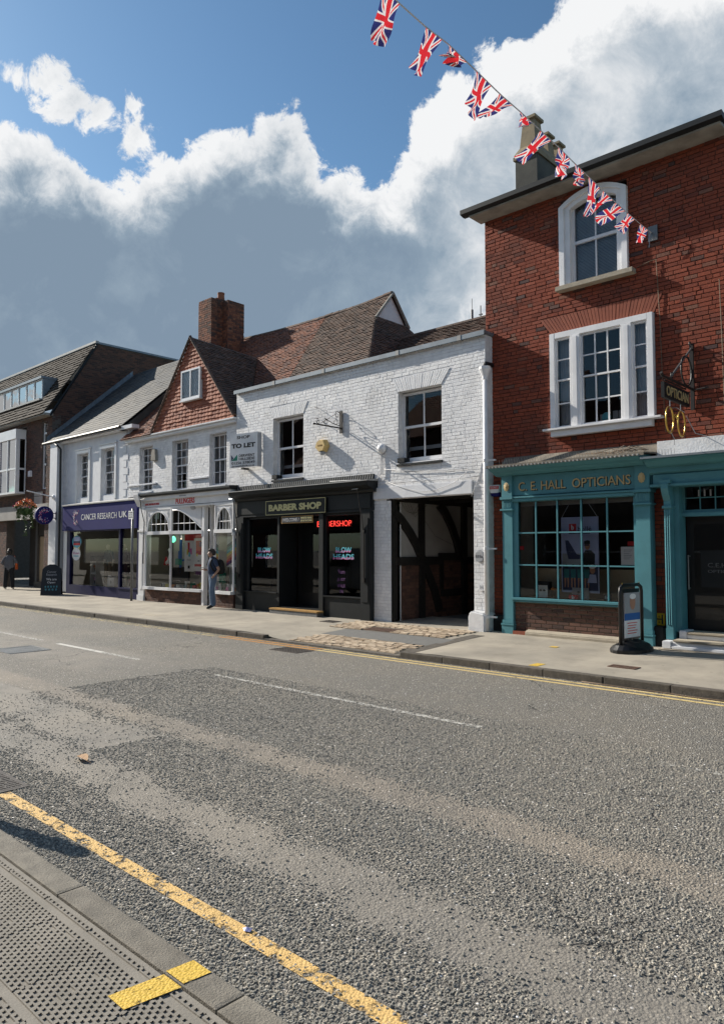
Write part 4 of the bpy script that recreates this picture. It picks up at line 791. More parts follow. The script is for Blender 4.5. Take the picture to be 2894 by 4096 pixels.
# ================================================================== WHITE PAINTED BRICK BUILDING (barber, archway)
BX0, BX1, BY = -16.08, -7.98, 12.1
bar = thing('white_brick_building', 'white painted brick building with black barber shopfront and open archway', 'building', ((BX0+BX1)/2, BY, 0))
def barber():
    w1 = (-14.51, -13.35, 3.46, 5.04); w2 = (-10.25, -9.07, 3.53, 5.10); arch = (-10.47, -8.29, -.1, 2.98); shop = (-16.2, -11.05, -.1, 3.25)
    ops = [w1, w2, arch, shop]
    wall(bar, 'wall', BX0, BX1, 0, 5.93, BY+.006, BY+.34, 'white_joint', ops)
    l1, l2 = (-14.66, -13.19, 5.045, 5.33), (-10.43, -8.84, 5.105, 5.41)
    bricks(bar, (BX0, BY, 0), (1, 0, 0), (0, -1, 0), BX1-BX0, 0, 5.93, 'white_brick', [(a-BX0, b-BX0, c, d) for a, b, c, d in ops+splay(-14.51, -13.35, 5.045, 5.33, -14.66, -13.19)+splay(-10.25, -9.07, 5.105, 5.41, -10.43, -8.84)], bl=.222, bh=.0735, jit=.0036, wob=.003, joint=.007, bond='mixed')
    lintel(bar, w1[0], w1[1], w1[3]+.004, 5.33, -14.66, -13.19, BY-.008, 'white_brick', 20); lintel(bar, w2[0], w2[1], w2[3]+.004, 5.41, -10.43, -8.84, BY-.008, 'white_brick', 22)
    # return wall on the left flank, parapet capping
    MB().box(BX0, BX0+.3, BY+.35, 13.2, 3.3, 5.93).build('flank_wall', 'white_paint', bar)
    MB().box(BX0-.02, BX1+.04, 12.03, 12.47, 5.935, 6.0).box(BX0-.02, BX1+.04, 12.005, 12.03, 5.90, 6.003).build('parapet_capping', 'lead', bar, bevel=.005)
    for x in (-14.4, -12.55, -10.2, -8.55): MB().box(x-.045, x+.045, 11.998, 12.2, 5.90, 6.006).build('capping_clip', 'lead_pale', bar)
    for (w, wn) in ((w1, 'left'), (w2, 'right')):
        v = window(bar, w[0]+.0, w[1]-.0, w[2]+.03, w[3]-.02, BY+.15, 2, 2, 'white_gloss', fr=.06, bar=.028)
        MB().box(w[0], w[1]-.0, BY+.0, BY+.15, w[2]-.03, w[2]-.002).build('sill', 'white_gloss', v, bevel=.005); MB().box(w[0]-.02, w[1]+.03, BY-.045, BY+.05, w[2]-.075, w[2]-.032).build('sill_lead', 'charcoal', v)
        B(w[0]+.01, w[0]+.2, BY-.05, BY+.14, w[2]-.0, w[2]+.10).build('window_box', 'charcoal', v)
        B(w[0]+.02, w[1]-.02, BY+.36, BY+.37, w[2]+.30, w[2]+.38).build('window_bar', 'blind', v)
    room(bar, BX0+.3, BX1-.3, BY+.36, 15.5, 3.32, 5.85); MB().box(BX0+.02, BX1-.02, BY+.36, 18.5, 3.2, 3.3).box(BX0, BX0+.25, 13.2, 18.8, 0, 5.5).box(BX1-.25, BX1, BY+.36, 18.8, 3.2, 5.9).box(BX0+.26, BX1-.26, 18.6, 18.8, 3.31, 6).build('rear_wall', 'dark_mortar', bar)
    # arch: painted timber lintel, piers, plinth
    MB().box(-10.99, -8.30, 12.055, 12.30, 2.755, 3.02).build('arch_lintel', 'white_paint', bar, bevel=.008)
    B(-11.05, -10.47, 12.11, 12.4, -.02, 2.755).build('pier', 'white_joint', bar)
    MB().prism([(-8.30,0),(-7.90,0),(-7.90,.34),(-7.94,.40),(-8.22,.44),(-8.30,.36)], 11.88, 12.3).build('pier_plinth', 'white_brick', bar, bevel=.03)
    # charcoal shopfront
    sf = B(-15.90, -10.96, 12.02, 12.2, 2.52, 2.93).build('shopfront', 'charcoal', bar); tag(sf, 'charcoal painted barber shopfront')
    MB().prism([(12.2,2.93),(11.98,2.93),(11.94,2.97),(11.94,3.0),(11.84,3.03),(11.76,3.07),(11.74,3.16),(12.2,3.20)], -15.94, -10.86, 'x').build('cornice', 'charcoal', sf)
    MB().prism([(11.72,3.165),(11.72,3.185),(12.05,3.225),(12.09,3.225),(12.09,3.18)], -15.96, -10.84, 'x').build('lead_flashing', 'lead_pale', sf); MB().box(-16.06, -10.96, 12.055, 12.12, 3.225, 3.345).build('flashing_band', 'charcoal', sf)
    fl = MB(); x = -16.03
    while x < -11.0: fl.add([(x, 12.05, 3.235), (x+.02, 12.05, 3.235), (x+.045, 12.05, 3.335), (x+.03, 12.05, 3.335)], [(0, 1, 2, 3)]); x += .075
    fl.build('flashing_scores', 'lead_pale', sf, fix=False)['kind'] = 'stuff'
    for (a, b) in ((-15.89, -14.64), (-12.37, -11.0)): B(a, b, 12.0, 12.02, 2.57, 2.90).build('fascia_panel', 'charcoal', sf)
    B(-15.90, -10.98, 11.985, 12.05, 2.495, 2.53).build('fascia_moulding', 'charcoal', sf, bevel=.005)
    sg = thing('shop_sign', 'grey signboard lettered BARBER SHOP in pale yellow above doorway', 'sign', (-13.5, 11.97, 2.5)); B(-14.62, -12.39, 11.955, 11.985, 2.515, 2.885).build('board', 'charcoal', sg)
    bd = MB(); bd.box(-14.615, -12.395, 11.949, 11.9545, 2.868, 2.881).box(-14.615, -12.395, 11.949, 11.9545, 2.519, 2.532).box(-14.615, -14.602, 11.949, 11.9545, 2.533, 2.867).box(-12.408, -12.395, 11.949, 11.9545, 2.533, 2.867).build('border', 'cream_letter', sg)
    text('BARBER SHOP', 1.95, .17, (-13.51, 11.948, 2.70), 'cream_letter', sg, depth=.01, bold=.045)
    for (a, b) in ((-15.88, -15.56), (-11.27, -10.97)):
        p_ = B(a, b, 11.96, 12.2, .0, 2.50).build('pilaster', 'charcoal', sf, bevel=.006); B(a+.05, b-.05, 11.945, 11.962, .45, 2.35).build('panel', 'charcoal', p_, bevel=.004)
    # windows: left one behind a deep jamb, right one flush
    for (a, b, nm) in ((-15.56, -14.22, 0), (-12.52, -11.27, 1)):
        r = B(a, b, 12.03, 12.2, .0, .52).build('stall_riser', 'charcoal', sf, bevel=.006); B(a-.01, b+.01, 11.99, 12.12, .52, .55).build('sill', 'charcoal', sf, bevel=.004)
        w = MB(); w.box(a, a+(.14 if nm == 0 else .04), 12.05, 12.15, .55, 2.49).box(b-.04, b, 12.05, 12.15, .55, 2.49).box(a+.04, b-.04, 12.05, 12.15, 2.44, 2.49); dw = w.build('display_window', 'charcoal', sf)
        MB().quad((a+.04, 12.10, .55), (b-.04, 12.10, .55), (b-.04, 12.10, 2.44), (a+.04, 12.10, 2.44)).build('pane', 'glass', dw, fix=False)
        cx = -14.83 if nm == 0 else -11.93
        for (tx, z, wd) in (('BLOW', 1.63, .52), ('HEADS', 1.47, .68)):
            text(tx, wd, .125, (cx, 12.094, z), 'print_cyan', dw, depth=.003, bold=.02); text(tx, wd, .05, (cx-.004, 12.092, z-.04), 'print_pink', dw, depth=.002, bold=.03)
        if nm:
            for (tx, z, wd, ht) in (('9am', 1.12, .22, .10), ('JUST', .93, .26, .08), ('WALK', .79, .26, .08), ('IN', .66, .1, .08)): text(tx, wd, ht, (-12.0, 12.094, z), 'print_purple', dw, depth=.002)
    # door opening, dark door set back, jambs, tiled step with yellow nosing
    MB().box(-14.22, -14.15, 12.02, 12.6, .2, 2.49).box(-12.66, -12.52, 11.99, 12.2, .12, 2.49).box(-14.15, -12.66, 12.02, 12.6, 2.47, 2.50).build('door_jamb', 'charcoal', sf)
    dr = B(-14.1, -13.0, 12.62, 12.67, .2, 2.44).build('door', 'black_plastic', sf); MB().quad((-13.95, 12.61, .55), (-13.2, 12.61, .55), (-13.2, 12.61, 2.3), (-13.95, 12.61, 2.3)).build('pane', 'glass', dr, fix=False); MB().tube([(-13.1,12.6,1.0),(-13.1,12.56,1.02),(-13.1,12.56,1.3),(-13.1,12.6,1.32)], .01, 6).build('handle', 'steel', dr)
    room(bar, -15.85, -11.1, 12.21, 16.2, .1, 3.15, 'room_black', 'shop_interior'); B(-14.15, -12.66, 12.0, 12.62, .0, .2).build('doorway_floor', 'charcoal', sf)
    st = B(-14.24, -12.50, 11.80, 12.0, .0, .135).build('step', 'dark_mortar', sf)
    for i in range(10): B(-14.235+.173*i, -14.235+.173*i+.168, 11.79, 11.80, .02, .133).build('step_tile', 'step_tile', st)
    B(-14.25, -12.49, 11.775, 12.0, .137, .178).build('nosing', 'step_yellow', st, bevel=.008)
    return sf
bsf = barber()
def barber_things():
    w = thing('welcome_board', 'painted welcome board hanging over the barber doorway', 'sign', (-13.44, 11.99, 2.29)); B(-14.02, -12.86, 11.975, 11.99, 2.29, 2.47).build('frame', 'step_yellow', w); B(-14.0, -12.88, 11.968, 11.9748, 2.31, 2.45).build('board', 'print_black', w)
    text('WELCOME /', .62, .09, (-13.64, 11.965, 2.38), 'print_grey', w, depth=.003, bold=.03, shear=.2); text('WHITE FANG', .4, .05, (-13.08, 11.965, 2.415), 'cream_letter', w, depth=.003, bold=.02); text('OF SET IN TOWN', .4, .04, (-13.08, 11.965, 2.345), 'cream_letter', w, depth=.003, bold=.02)
    n = thing('neon_sign', 'glowing red neon BARBERSHOP sign inside the right barber window', 'neon sign', (-12.2, 12.3, 2.2)); text('BARBERSHOP', 1.16, .135, (-12.42, 12.26, 2.26), 'neon_red', n, depth=.004, name='neon_tube', bold=-.012)
    B(-13.02, -11.82, 12.28, 12.285, 2.15, 2.36).build('backing', 'glass_dark', n)
    # awning arms on both pilasters
    for (x, lb) in ((-15.72, 'black awning arm and chain on the left barber pilaster'), (-11.13, 'black awning arm and chain on the right barber pilaster')):
        a = thing('awning_arm', lb, 'awning arm', (x, 11.93, .9)); MB().tube([(x, 11.925, .95), (x, 11.925, 2.05)], .014, 6).build('rod', 'black_iron', a); MB().tube([(x-.03, 11.94, 2.05), (x-.03, 11.90, 2.35), (x-.06, 11.86, 2.6), (x-.08, 11.80, 3.0)], .010, 6).build('chain', 'black_iron', a); B(x-.03, x+.03, 11.90, 11.945, .90, 1.0).build('bracket', 'black_iron', a); B(x-.03, x+.03, 11.90, 11.945, 2.02, 2.08).build('bracket', 'black_iron', a); MB().tube([(x-.25, 11.80, 3.0), (x-.06, 11.80, 3.0)], .010, 6).build('crank', 'steel', a)
    # to let board: shallow box sign on the wall
    t = thing('estate_agent_board', 'white SHOP TO LET board fixed to the left end of the white wall', 'sign', (-15.5, 12.05, 3.8))
    nx, ny = .985, .17; o = np.array([-15.94, 11.78, 0]); e = np.array([-14.99, 11.955, 0]); u = (e-o)/np.linalg.norm(e-o); n_ = np.array([u[1], -u[0], 0]); L_ = np.linalg.norm(e-o)
    z0, z1 = 3.83, 4.74; q = lambda s, z, d=0: tuple(o+u*s+np.array([0, 0, z])+n_*d)
    MB().add([q(0,z0),q(L_,z0),q(L_,z1),q(0,z1),q(0,z0,-.02),q(L_,z0,-.02),q(L_,z1,-.02),q(0,z1,-.02)], [(0,1,2,3),(7,6,5,4),(0,4,5,1),(1,5,6,2),(2,6,7,3),(3,7,4,0)]).build('front_panel', 'print_white', t)
    MB().add([q(L_,z0,-.021),q(L_,z1,-.021),(-14.97,12.09,z1),(-14.97,12.09,z0),q(L_-.02,z0,-.021),q(L_-.02,z1,-.021),(-14.99,12.09,z1),(-14.99,12.09,z0)], [(0,1,2,3),(7,6,5,4),(0,3,7,4),(1,5,6,2)]).build('side_panel', 'print_grey', t)
    B(-15.6, -15.5, 11.9, 12.09, 3.78, 3.83).build('bracket', 'black_iron', t); B(-15.6, -15.55, 11.88, 12.09, 4.6, 4.65).build('bracket', 'black_iron', t)
    def T(s, w, h, cx, z, mt='print_black', b=.02): text(s, w, h, q(cx, z, .003), mt, t, depth=.003, bold=b, u=u)
    T('SHOP', .46, .085, L_/2, 4.64); T('TO LET', .84, .125, L_/2, 4.415, b=.05); T('DERWENT', .55, .07, .61, 4.145); T('HILLSIDE', .55, .07, .61, 4.055); T('01256 578049', .82, .072, L_/2, 3.955, b=.01); T('derwenthillside.co.uk', .80, .055, L_/2, 3.87, b=0)
    MB().add([q(.06,4.02,.003),q(.28,4.02,.003),q(.28,4.19,.003),q(.15,4.08,.003)], [(0,1,2,3)]).build('logo', 'print_green', t, fix=False); MB().add([q(.05,4.19,.004),q(.14,4.09,.004),q(.06,4.02,.004)], [(0,1,2)]).build('logo', 'print_navy', t, fix=False)
    # iron sign bracket
    b = thing('sign_bracket', 'empty scrolled black iron sign bracket on the white wall', 'bracket', (-12.0, 12.08, 4.4))
    B(-12.045, -11.955, 12.062, 12.088, 4.38, 4.91).build('wall_plate', 'black_iron', b); X = -12.0
    MB().tube([(X, 12.06, 4.50), (X, 11.26, 4.50)], .018, 6).tube([(X, 11.26, 4.50), (X, 11.20, 4.50), (X, 11.17, 4.50)], [.018, .03, .004], 6).build('arm', 'black_iron', b)
    def spiral(cy, cz, r, a0, turns, n=18): return [(X, cy+r*(1-.75*i/n)*math.cos(a0+turns*6.28*i/n), cz+r*(1-.75*i/n)*math.sin(a0+turns*6.28*i/n)) for i in range(n+1)]
    MB().tube(spiral(11.95, 4.80, .10, 0, 1.1), .008, 5).build('scroll', 'black_iron', b); MB().tube(spiral(11.88, 4.62, .09, 1.5, -1.1), .008, 5).build('scroll', 'black_iron', b); MB().tube(spiral(11.58, 4.60, .08, 3., 1.1), .008, 5).build('scroll', 'black_iron', b); MB().tube(spiral(11.33, 4.57, .06, 3., 1.1), .008, 5).build('scroll', 'black_iron', b)
    MB().tube([(X, 12.04, 4.55), (X, 11.8, 4.58), (X, 11.52, 4.68)], .009, 5).build('stay', 'black_iron', b); MB().tube([(X, 12.05, 4.90), (X, 11.4, 4.53)], .005, 5).build('stay', 'rust_iron', b)
    # faded yellow alarm box
    a = thing('alarm_box', 'faded yellow hexagonal alarm box on the white wall', 'alarm box', (-12.55, 12.05, 3.95)); hx = [(-12.72,4.22),(-12.62,4.285),(-12.46,4.27),(-12.39,4.13),(-12.47,3.99),(-12.64,3.98),(-12.76,4.10)]
    mb = MB(); n = len(hx); cxz = (-12.575, 4.13); fr = [(cxz[0]+(x-cxz[0])*.86, cxz[1]+(z-cxz[1])*.86) for x, z in hx]; mb.add([(x, 12.08, z) for x, z in hx]+[(x, 12.0, z) for x, z in hx]+[(x, 11.93, z) for x, z in fr], [tuple(range(n)), tuple(range(2*n, 3*n))]+[(i, (i+1) % n, n+(i+1) % n, n+i) for i in range(n)]+[(n+i, n+(i+1) % n, 2*n+(i+1) % n, 2*n+i) for i in range(n)]); mb.build('cover', 'alarm_yellow', a); MB().lathe([(.07, 0), (.06, -.06), (.03, -.08)], (-12.555, 12.0, 3.985), 10).build('strobe', 'print_grey', a)
    text('ALARM', .16, .035, (-12.58, 11.926, 4.14), 'step_yellow', a, depth=.003, bold=.01)
    for (x, z) in ((-12.79, 5.09), (-12.79, 4.83)):
        tag(MB().tube([(x, 12.09, z), (x, 11.97, z)], .008, 5).build('nail', 'rust_iron'), 'rusty nail high in the white wall below the parapet' if z > 5 else 'rusty nail left of the iron sign bracket', 'nail')
    # flat round lamp / junction with cables
    j = thing('junction_box', 'white domed junction box with cables on the white wall', 'junction box', (-10.71, 12.06, 3.8)); MB().lathe([(.115, 12.09), (.115, 12.05), (.085, 12.0), (.03, 11.97)], (-10.71, 0, 3.89), 16, 'y').build('dome', 'white_gloss', j, smooth=True)
    cbs = MB()
    for k in range(4):
        x = -10.74+.02*k; cbs.tube([(x, 12.08, 3.78), (x+.01*random.gauss(0, 1), 12.07, 3.5), (x-.01, 12.07, 3.30)], .007, 5)
    cbs.build('cable_bundle', 'cable_white', j)
    def cab(lb, pts, r=.008, m='cable_white'): tag(MB().tube(pts, r, 5).build('wall_cable', m, smooth=True), lb, 'cable')
    cab('white cable from the junction box to the barber cornice', [(-10.75,12.07,3.32),(-10.82,12.07,3.24),(-10.95,12.06,3.20),(-11.5,12.0,3.23),(-12.2,11.9,3.24)])
    cab('white cable sweeping from the junction box along the archway top', [(-10.70,12.07,3.32),(-10.66,12.07,3.2),(-10.5,12.06,3.13),(-10.0,12.06,3.10),(-9.2,12.06,3.09),(-8.5,12.06,3.08),(-8.1,12.06,3.10)])
    cab('white cable sagging across the archway lintel', [(-10.5,12.05,3.12),(-10.1,12.04,2.98),(-9.6,12.03,2.86),(-9.2,12.03,2.87),(-8.7,12.03,3.0),(-8.4,12.04,3.2),(-8.3,12.05,3.48)], .006)
    cab('white cable dropping down the right archway pier', [(-8.12,12.06,3.1),(-8.2,12.05,2.9),(-8.3,12.05,2.7)], .006)
    cab('thin white cable above the archway beside the cornice', [(-10.64,12.07,3.42),(-9.8,12.07,3.33),(-9.0,12.07,3.28),(-8.4,12.07,3.27)], .006)
    # white downpipe with hopper
    d = thing('downpipe', 'white cast iron downpipe with hopper between white and red walls', 'downpipe', (-7.92, 11.95, 0)); MB().tube([(-7.905, 11.97, .03), (-7.905, 11.97, 5.02)], .047, 12).build('pipe', 'white_gloss', d, smooth=True); MB().lathe([(.055, 4.98), (.06, 5.05), (.10, 5.15), (.115, 5.18), (.115, 5.235), (.09, 5.235)], (-7.905, 11.97, 0), 12).build('hopper', 'white_gloss', d, smooth=False)
    for z in (1.62, 3.35, .30): MB().lathe([(.058, z), (.058, z+.06)], (-7.905, 11.97, 0), 12).box(-7.97, -7.72, 12.0, 12.05, z+.015, z+.045).build('collar', 'white_gloss', d)
    MB().tube([(-7.92, 12.25, 5.32), (-7.905, 12.0, 5.30), (-7.905, 11.97, 5.22)], .05, 10).build('outlet', 'black_plastic', d)
    p_ = thing('number_plaque', 'round grey plaque numbered 111 on the archway pier', 'plaque', (-8.14, 12.07, 1.38)); MB().lathe([(.118, 12.085), (.118, 12.07), (.10, 12.066)], (-8.14, 0, 1.50), 24, 'y').build('disc', 'print_grey', p_); text('111a', .15, .06, (-8.14, 12.063, 1.50), 'print_black', p_, depth=.003)
    h = thing('hydrant_plate', 'small white painted hydrant plate low on the archway pier', 'sign', (-8.1, 12.07, .85)); B(-8.17, -8.02, 12.065, 12.085, .83, .96).build('plate', 'white_paint', h); text('H', .06, .07, (-8.095, 12.062, .895), 'print_grey', h, depth=.003)
    # dark downpipe, alarm box on the red strip
    d2 = thing('downpipe', 'dark brown downpipe on the brick strip beside the teal shopfront', 'downpipe', (-7.70, 12.28, 0)); MB().tube([(-7.70, 12.27, .03), (-7.70, 12.27, 2.3), (-7.74, 12.29, 2.6), (-7.76, 12.30, 3.2)], .024, 8).build('pipe', 'cable_brown', d2, smooth=True); MB().box(-7.75, -7.65, 12.28, 12.34, 1.8, 1.84).build('clip', 'cable_brown', d2)
    a2 = thing('alarm_box', 'white and blue burglar alarm box beside the teal cornice', 'alarm box', (-7.88, 12.3, 2.65)); MB().prism([(-7.99,2.91),(-7.76,2.91),(-7.775,2.77),(-7.80,2.74),(-7.96,2.74),(-7.985,2.77)], 12.22, 12.34).build('cover', 'white_gloss', a2, bevel=.012); MB().prism([(-7.985,2.765),(-7.77,2.765),(-7.79,2.685),(-7.95,2.685)], 12.225, 12.34).build('strobe', 'navy', a2, bevel=.01); B(-7.975, -7.775, 12.212, 12.219, 2.83, 2.885).build('label', 'print_red', a2); text('SECURITY', .17, .03, (-7.875, 12.209, 2.858), 'print_white', a2, depth=.002)
barber_things()
# ------------------------------------------------------------------ passage
def passage():
    t = bar; X = -10.5; PL = B(X-.20, X-.02, 12.42, 19.5, 1.38, 2.9).build('passage_plaster', 'plaster', t)
    lw = B(X-.20, X-.018, 12.42, 19.5, -.05, 1.38).build('passage_wall', 'red_mortar', t); bricks(lw, (X-.005, 12.30, 0), (0, 1, 0), (1, 0, 0), 3.0, .02, 1.36, 'brown_brick', (), bl=.22, bh=.073, n_ind=80)
    def post(y0, y1, z0, z1, d=.05): B(X-.1, X+d, y0, y1, z0, z1).build('timber', 'timber_black', t, bevel=.008)
    post(12.13, 12.31, .05, 2.75); post(13.11, 13.29, .05, 2.75, .055); post(14.78, 14.98, .05, 2.75, .055); post(12.31, 13.9, 1.28, 1.47, .045); post(13.86, 14.80, 1.38, 1.555, .047); post(13.88, 14.02, .69, 1.38, .04); post(13.95, 14.8, .52, .69, .042); post(12.1, 19., 2.70, 2.9, .06); post(16.5, 16.7, .05, 2.7, .05); post(15, 18, 1.30, 1.45, .04)
    def brace(pts, w):
        mb = MB(); q = [Vector((0, a, b)) for a, b in pts]; L_, R_ = [], []
        for i, c in enumerate(q):
            tt = (q[min(i+1, len(q)-1)]-q[max(0, i-1)]).normalized(); nn = Vector((0, -tt.z, tt.y)); L_.append(c+nn*w/2); R_.append(c-nn*w/2)
        for i in range(len(q)-1):
            vs = [L_[i], L_[i+1], R_[i+1], R_[i]]; mb.add([(X-.05, v.y, v.z) for v in vs]+[(X+.065, v.y, v.z) for v in vs], [(0,1,2,3),(7,6,5,4),(0,4,5,1),(2,6,7,3)])
        mb.build('brace', 'timber_black', t)
    brace([(12.2,2.46),(12.45,2.30),(12.75,2.03),(13.0,1.74),(13.2,1.43),(13.4,1.1),(13.65,.7),(13.85,.2)], .20); brace([(13.85,2.72),(14.1,2.52),(14.35,2.2),(14.55,1.85),(14.68,1.5)], .20)
    MB().box(-8.27, -8.0, 12.42, 19.5, -.05, 2.9).build('passage_wall', 'dark_brick', t); MB().box(-10.7, -8.0, 12.3, 19.5, 2.9, 3.0).build('passage_ceiling', 'timber_black', t); B(-10.7, -8.0, 19.5, 19.7, -.05, 3.0).build('passage_end', 'timber_black', t)
    for y in (13.3, 14.4, 15.6, 17.): B(-10.45, -8.28, y, y+.16, 2.78, 2.9).build('joist', 'timber_black', t)
    w = MB()
    for k in range(4):
        y0 = 12.4+.1*k; w.tube([(X+.08, y0, 2.68), (X+.1, y0+.15, 2.5-.04*k), (X+.09, y0+.4, 2.45+.03*k), (X+.08, y0+.6, 2.66)], .004, 4)
    w.tube([(X+.03,13.2,2.4),(X+.03,13.7,1.95),(X+.03,14.4,1.75)], .004, 4).tube([(X+.03,13.75,2.6),(X+.03,14.2,2.2)], .004, 4)
    tag(w.build('loose_cables', 'black_iron', fix=False), 'tangled thin black cables hanging inside the archway', 'cable')
passage()
# ------------------------------------------------------------------ old tiled roof range behind the parapet
def roofs():
    t = thing('tiled_roof', 'long sagging old clay tiled roof with white gablet behind the parapet', 'roof', (-16., 15.6, 5.2))
    e = lambda x, y: (x, y, 5.3+1.15*(y-12.4))
    # backing sheets under the tiles
    def sheet(pts, nm='roof_deck'): MB().add([(x, y, z-.02) for x, y, z in pts], [tuple(range(len(pts)))]).build(nm, 'brown_tile', t, fix=False)
    R0, R1, R2 = (-21.3, 15.78, 9.18), (-16.15, 15.60, 8.93), (-13.45, 15.64, 9.05)
    L0, L1, L2 = (-21.3, 12.4, 5.3), (-15.2, 12.55, 5.40), (-12.0, 12.45, 5.40)
    Hp = (-13.47, 14.93, 8.20); Hb = (-11.62, 12.45, 5.40)
    sheet([L0, L1, R1, R0]); tiles(t, L0, L1, R1, R0, 'clay_tile', tw=.17, gauge=.10, th=.030)
    sheet([L1, L2, Hp, R1]); sheet([R1, Hp, R2]); sheet([L2, Hb, Hp])
    # front slope right part up to the hip, then the strip beside the gablet
    fb = np.array
    tiles(t, L1, Hb, Hp, (R1[0]+(L1[0]-R1[0])*.246, R1[1]+(L1[1]-R1[1])*.246, R1[2]+(L1[2]-R1[2])*.246), 'brown_tile', tw=.17, gauge=.10, th=.030)
    tiles(t, (R1[0]+(L1[0]-R1[0])*.246, R1[1]+(L1[1]-R1[1])*.246, R1[2]+(L1[2]-R1[2])*.246), Hp, R2, R1, 'brown_tile', tw=.17, gauge=.10, th=.030, n_ind=120)
    # hip face and gablet
    Gb = (-13.47, 16.30, 8.20); E1 = (-11.62, 18.8, 5.40); sheet([Hb, E1, Gb, Hp]); tiles(t, Hb, E1, Gb, Hp, 'brown_tile', tw=.17, gauge=.10, th=.030, n_ind=200)
    MB().prism([(14.98,8.2),(16.26,8.2),(15.64,8.98)], -13.62, -13.52, 'x').build('gablet', 'white_paint', t); MB().tube([(-13.43,14.90,8.16),(-13.43,15.64,9.05),(-13.43,16.36,8.16)], .045, 6).build('barge_board', 'soffit', t)
    # back slope
    MB().add([R0, R1, R2, (-13.47, 16.30, 8.20), (-11.62, 18.8, 5.4), (-21.3, 18.8, 5.4)], [(0, 1, 2, 3, 4, 5)]).build('rear_slope', 'brown_tile', t, fix=False)
    # ridge tiles
    pts = [Vector(R0), Vector(R1), Vector(R2)]; k = 0
    for a, b in ((pts[0], pts[1]), (pts[1], pts[2])):
        n = int((b-a).length/.3)
        for i in range(n):
            p0, p1 = a+(b-a)*(i/n), a+(b-a)*((i+.97)/n); sag = -.05*math.sin(math.pi*i/n)
            MB().tube([p0+Vector((0, 0, .0+sag)), p1+Vector((0, 0, .0+sag))], .085, 8).build('ridge_tile', 'brown_tile', t)
    # lower range to the right
    t2 = thing('tiled_roof', 'low brown tiled roof between white gablet and red building', 'roof', (-10, 16, 5.4))
    MB().add([(-12.6,12.6,5.42),(-8.2,12.6,5.42),(-8.2,15.6,7.58),(-13.2,15.6,7.58)], [(0,1,2,3)]).add([(-13.2,15.6,7.58),(-8.2,15.6,7.58),(-8.2,18.6,5.4),(-12.6,18.6,5.4)], [(0,1,2,3)]).build('roof_deck', 'brown_tile', t2, fix=False)
    tiles(t2, (-12.0,12.6,5.44), (-8.15,12.6,5.44), (-8.15,15.6,7.60), (-13.2,15.6,7.60), 'brown_tile', tw=.17, gauge=.10, th=.030, n_ind=150)
    for i in range(16): MB().tube([(-13.1+.31*i, 15.6, 7.6), (-13.1+.31*i+.3, 15.6, 7.6)], .08, 8).build('ridge_tile', 'brown_tile', t2)
    a = thing('aerial', 'thin white mast aerial on the low roof ridge', 'aerial', (-10.75, 15.7, 7.6)); MB().tube([(-10.75,15.7,7.6),(-10.75,15.7,7.95)], .035, 8).tube([(-10.75,15.7,7.95),(-10.75,15.7,8.25)], .008, 5).build('mast', 'grey_metal', a); MB().tube([(-10.48,15.7,7.6),(-10.48,15.7,8.0)], .014, 5).box(-10.53,-10.43,15.68,15.72,7.75,7.78).build('stub', 'grey_metal', a)
    # chimney stack on the front slope
    c = thing('chimney_stack', 'tall weathered brick chimney stack with red pot behind the gable', 'chimney', (-20.8, 14.8, 7))
    def box_br(x0, x1, y0, y1, z0, z1, ind):
        B(x0+.012, x1-.012, y0+.012, y1-.012, z0, z1).build('stack_core', 'dark_mortar', c); bricks(c, (x0, y0, 0), (1, 0, 0), (0, -1, 0), x1-x0, z0, z1, 'chimney_brick', (), bl=.22, bh=.075, n_ind=ind); bricks(c, (x1, y0, 0), (0, 1, 0), (1, 0, 0), y1-y0, z0, z1, 'chimney_brick', (), bl=.22, bh=.075, n_ind=ind)
    box_br(-21.42, -20.35, 14.42, 15.40, 7.0, 10.28, 70); box_br(-21.05, -20.30, 14.18, 14.42, 7.0, 10.22, 70); box_br(-20.35, -20.05, 14.68, 15.38, 7.0, 10.2, 70)
    MB().lathe([(.13, 10.27), (.115, 10.5), (.125, 10.52), (.125, 10.56)], (-20.55, 14.75, 0), 12).build('chimney_pot', 'pot_red', c)
roofs()
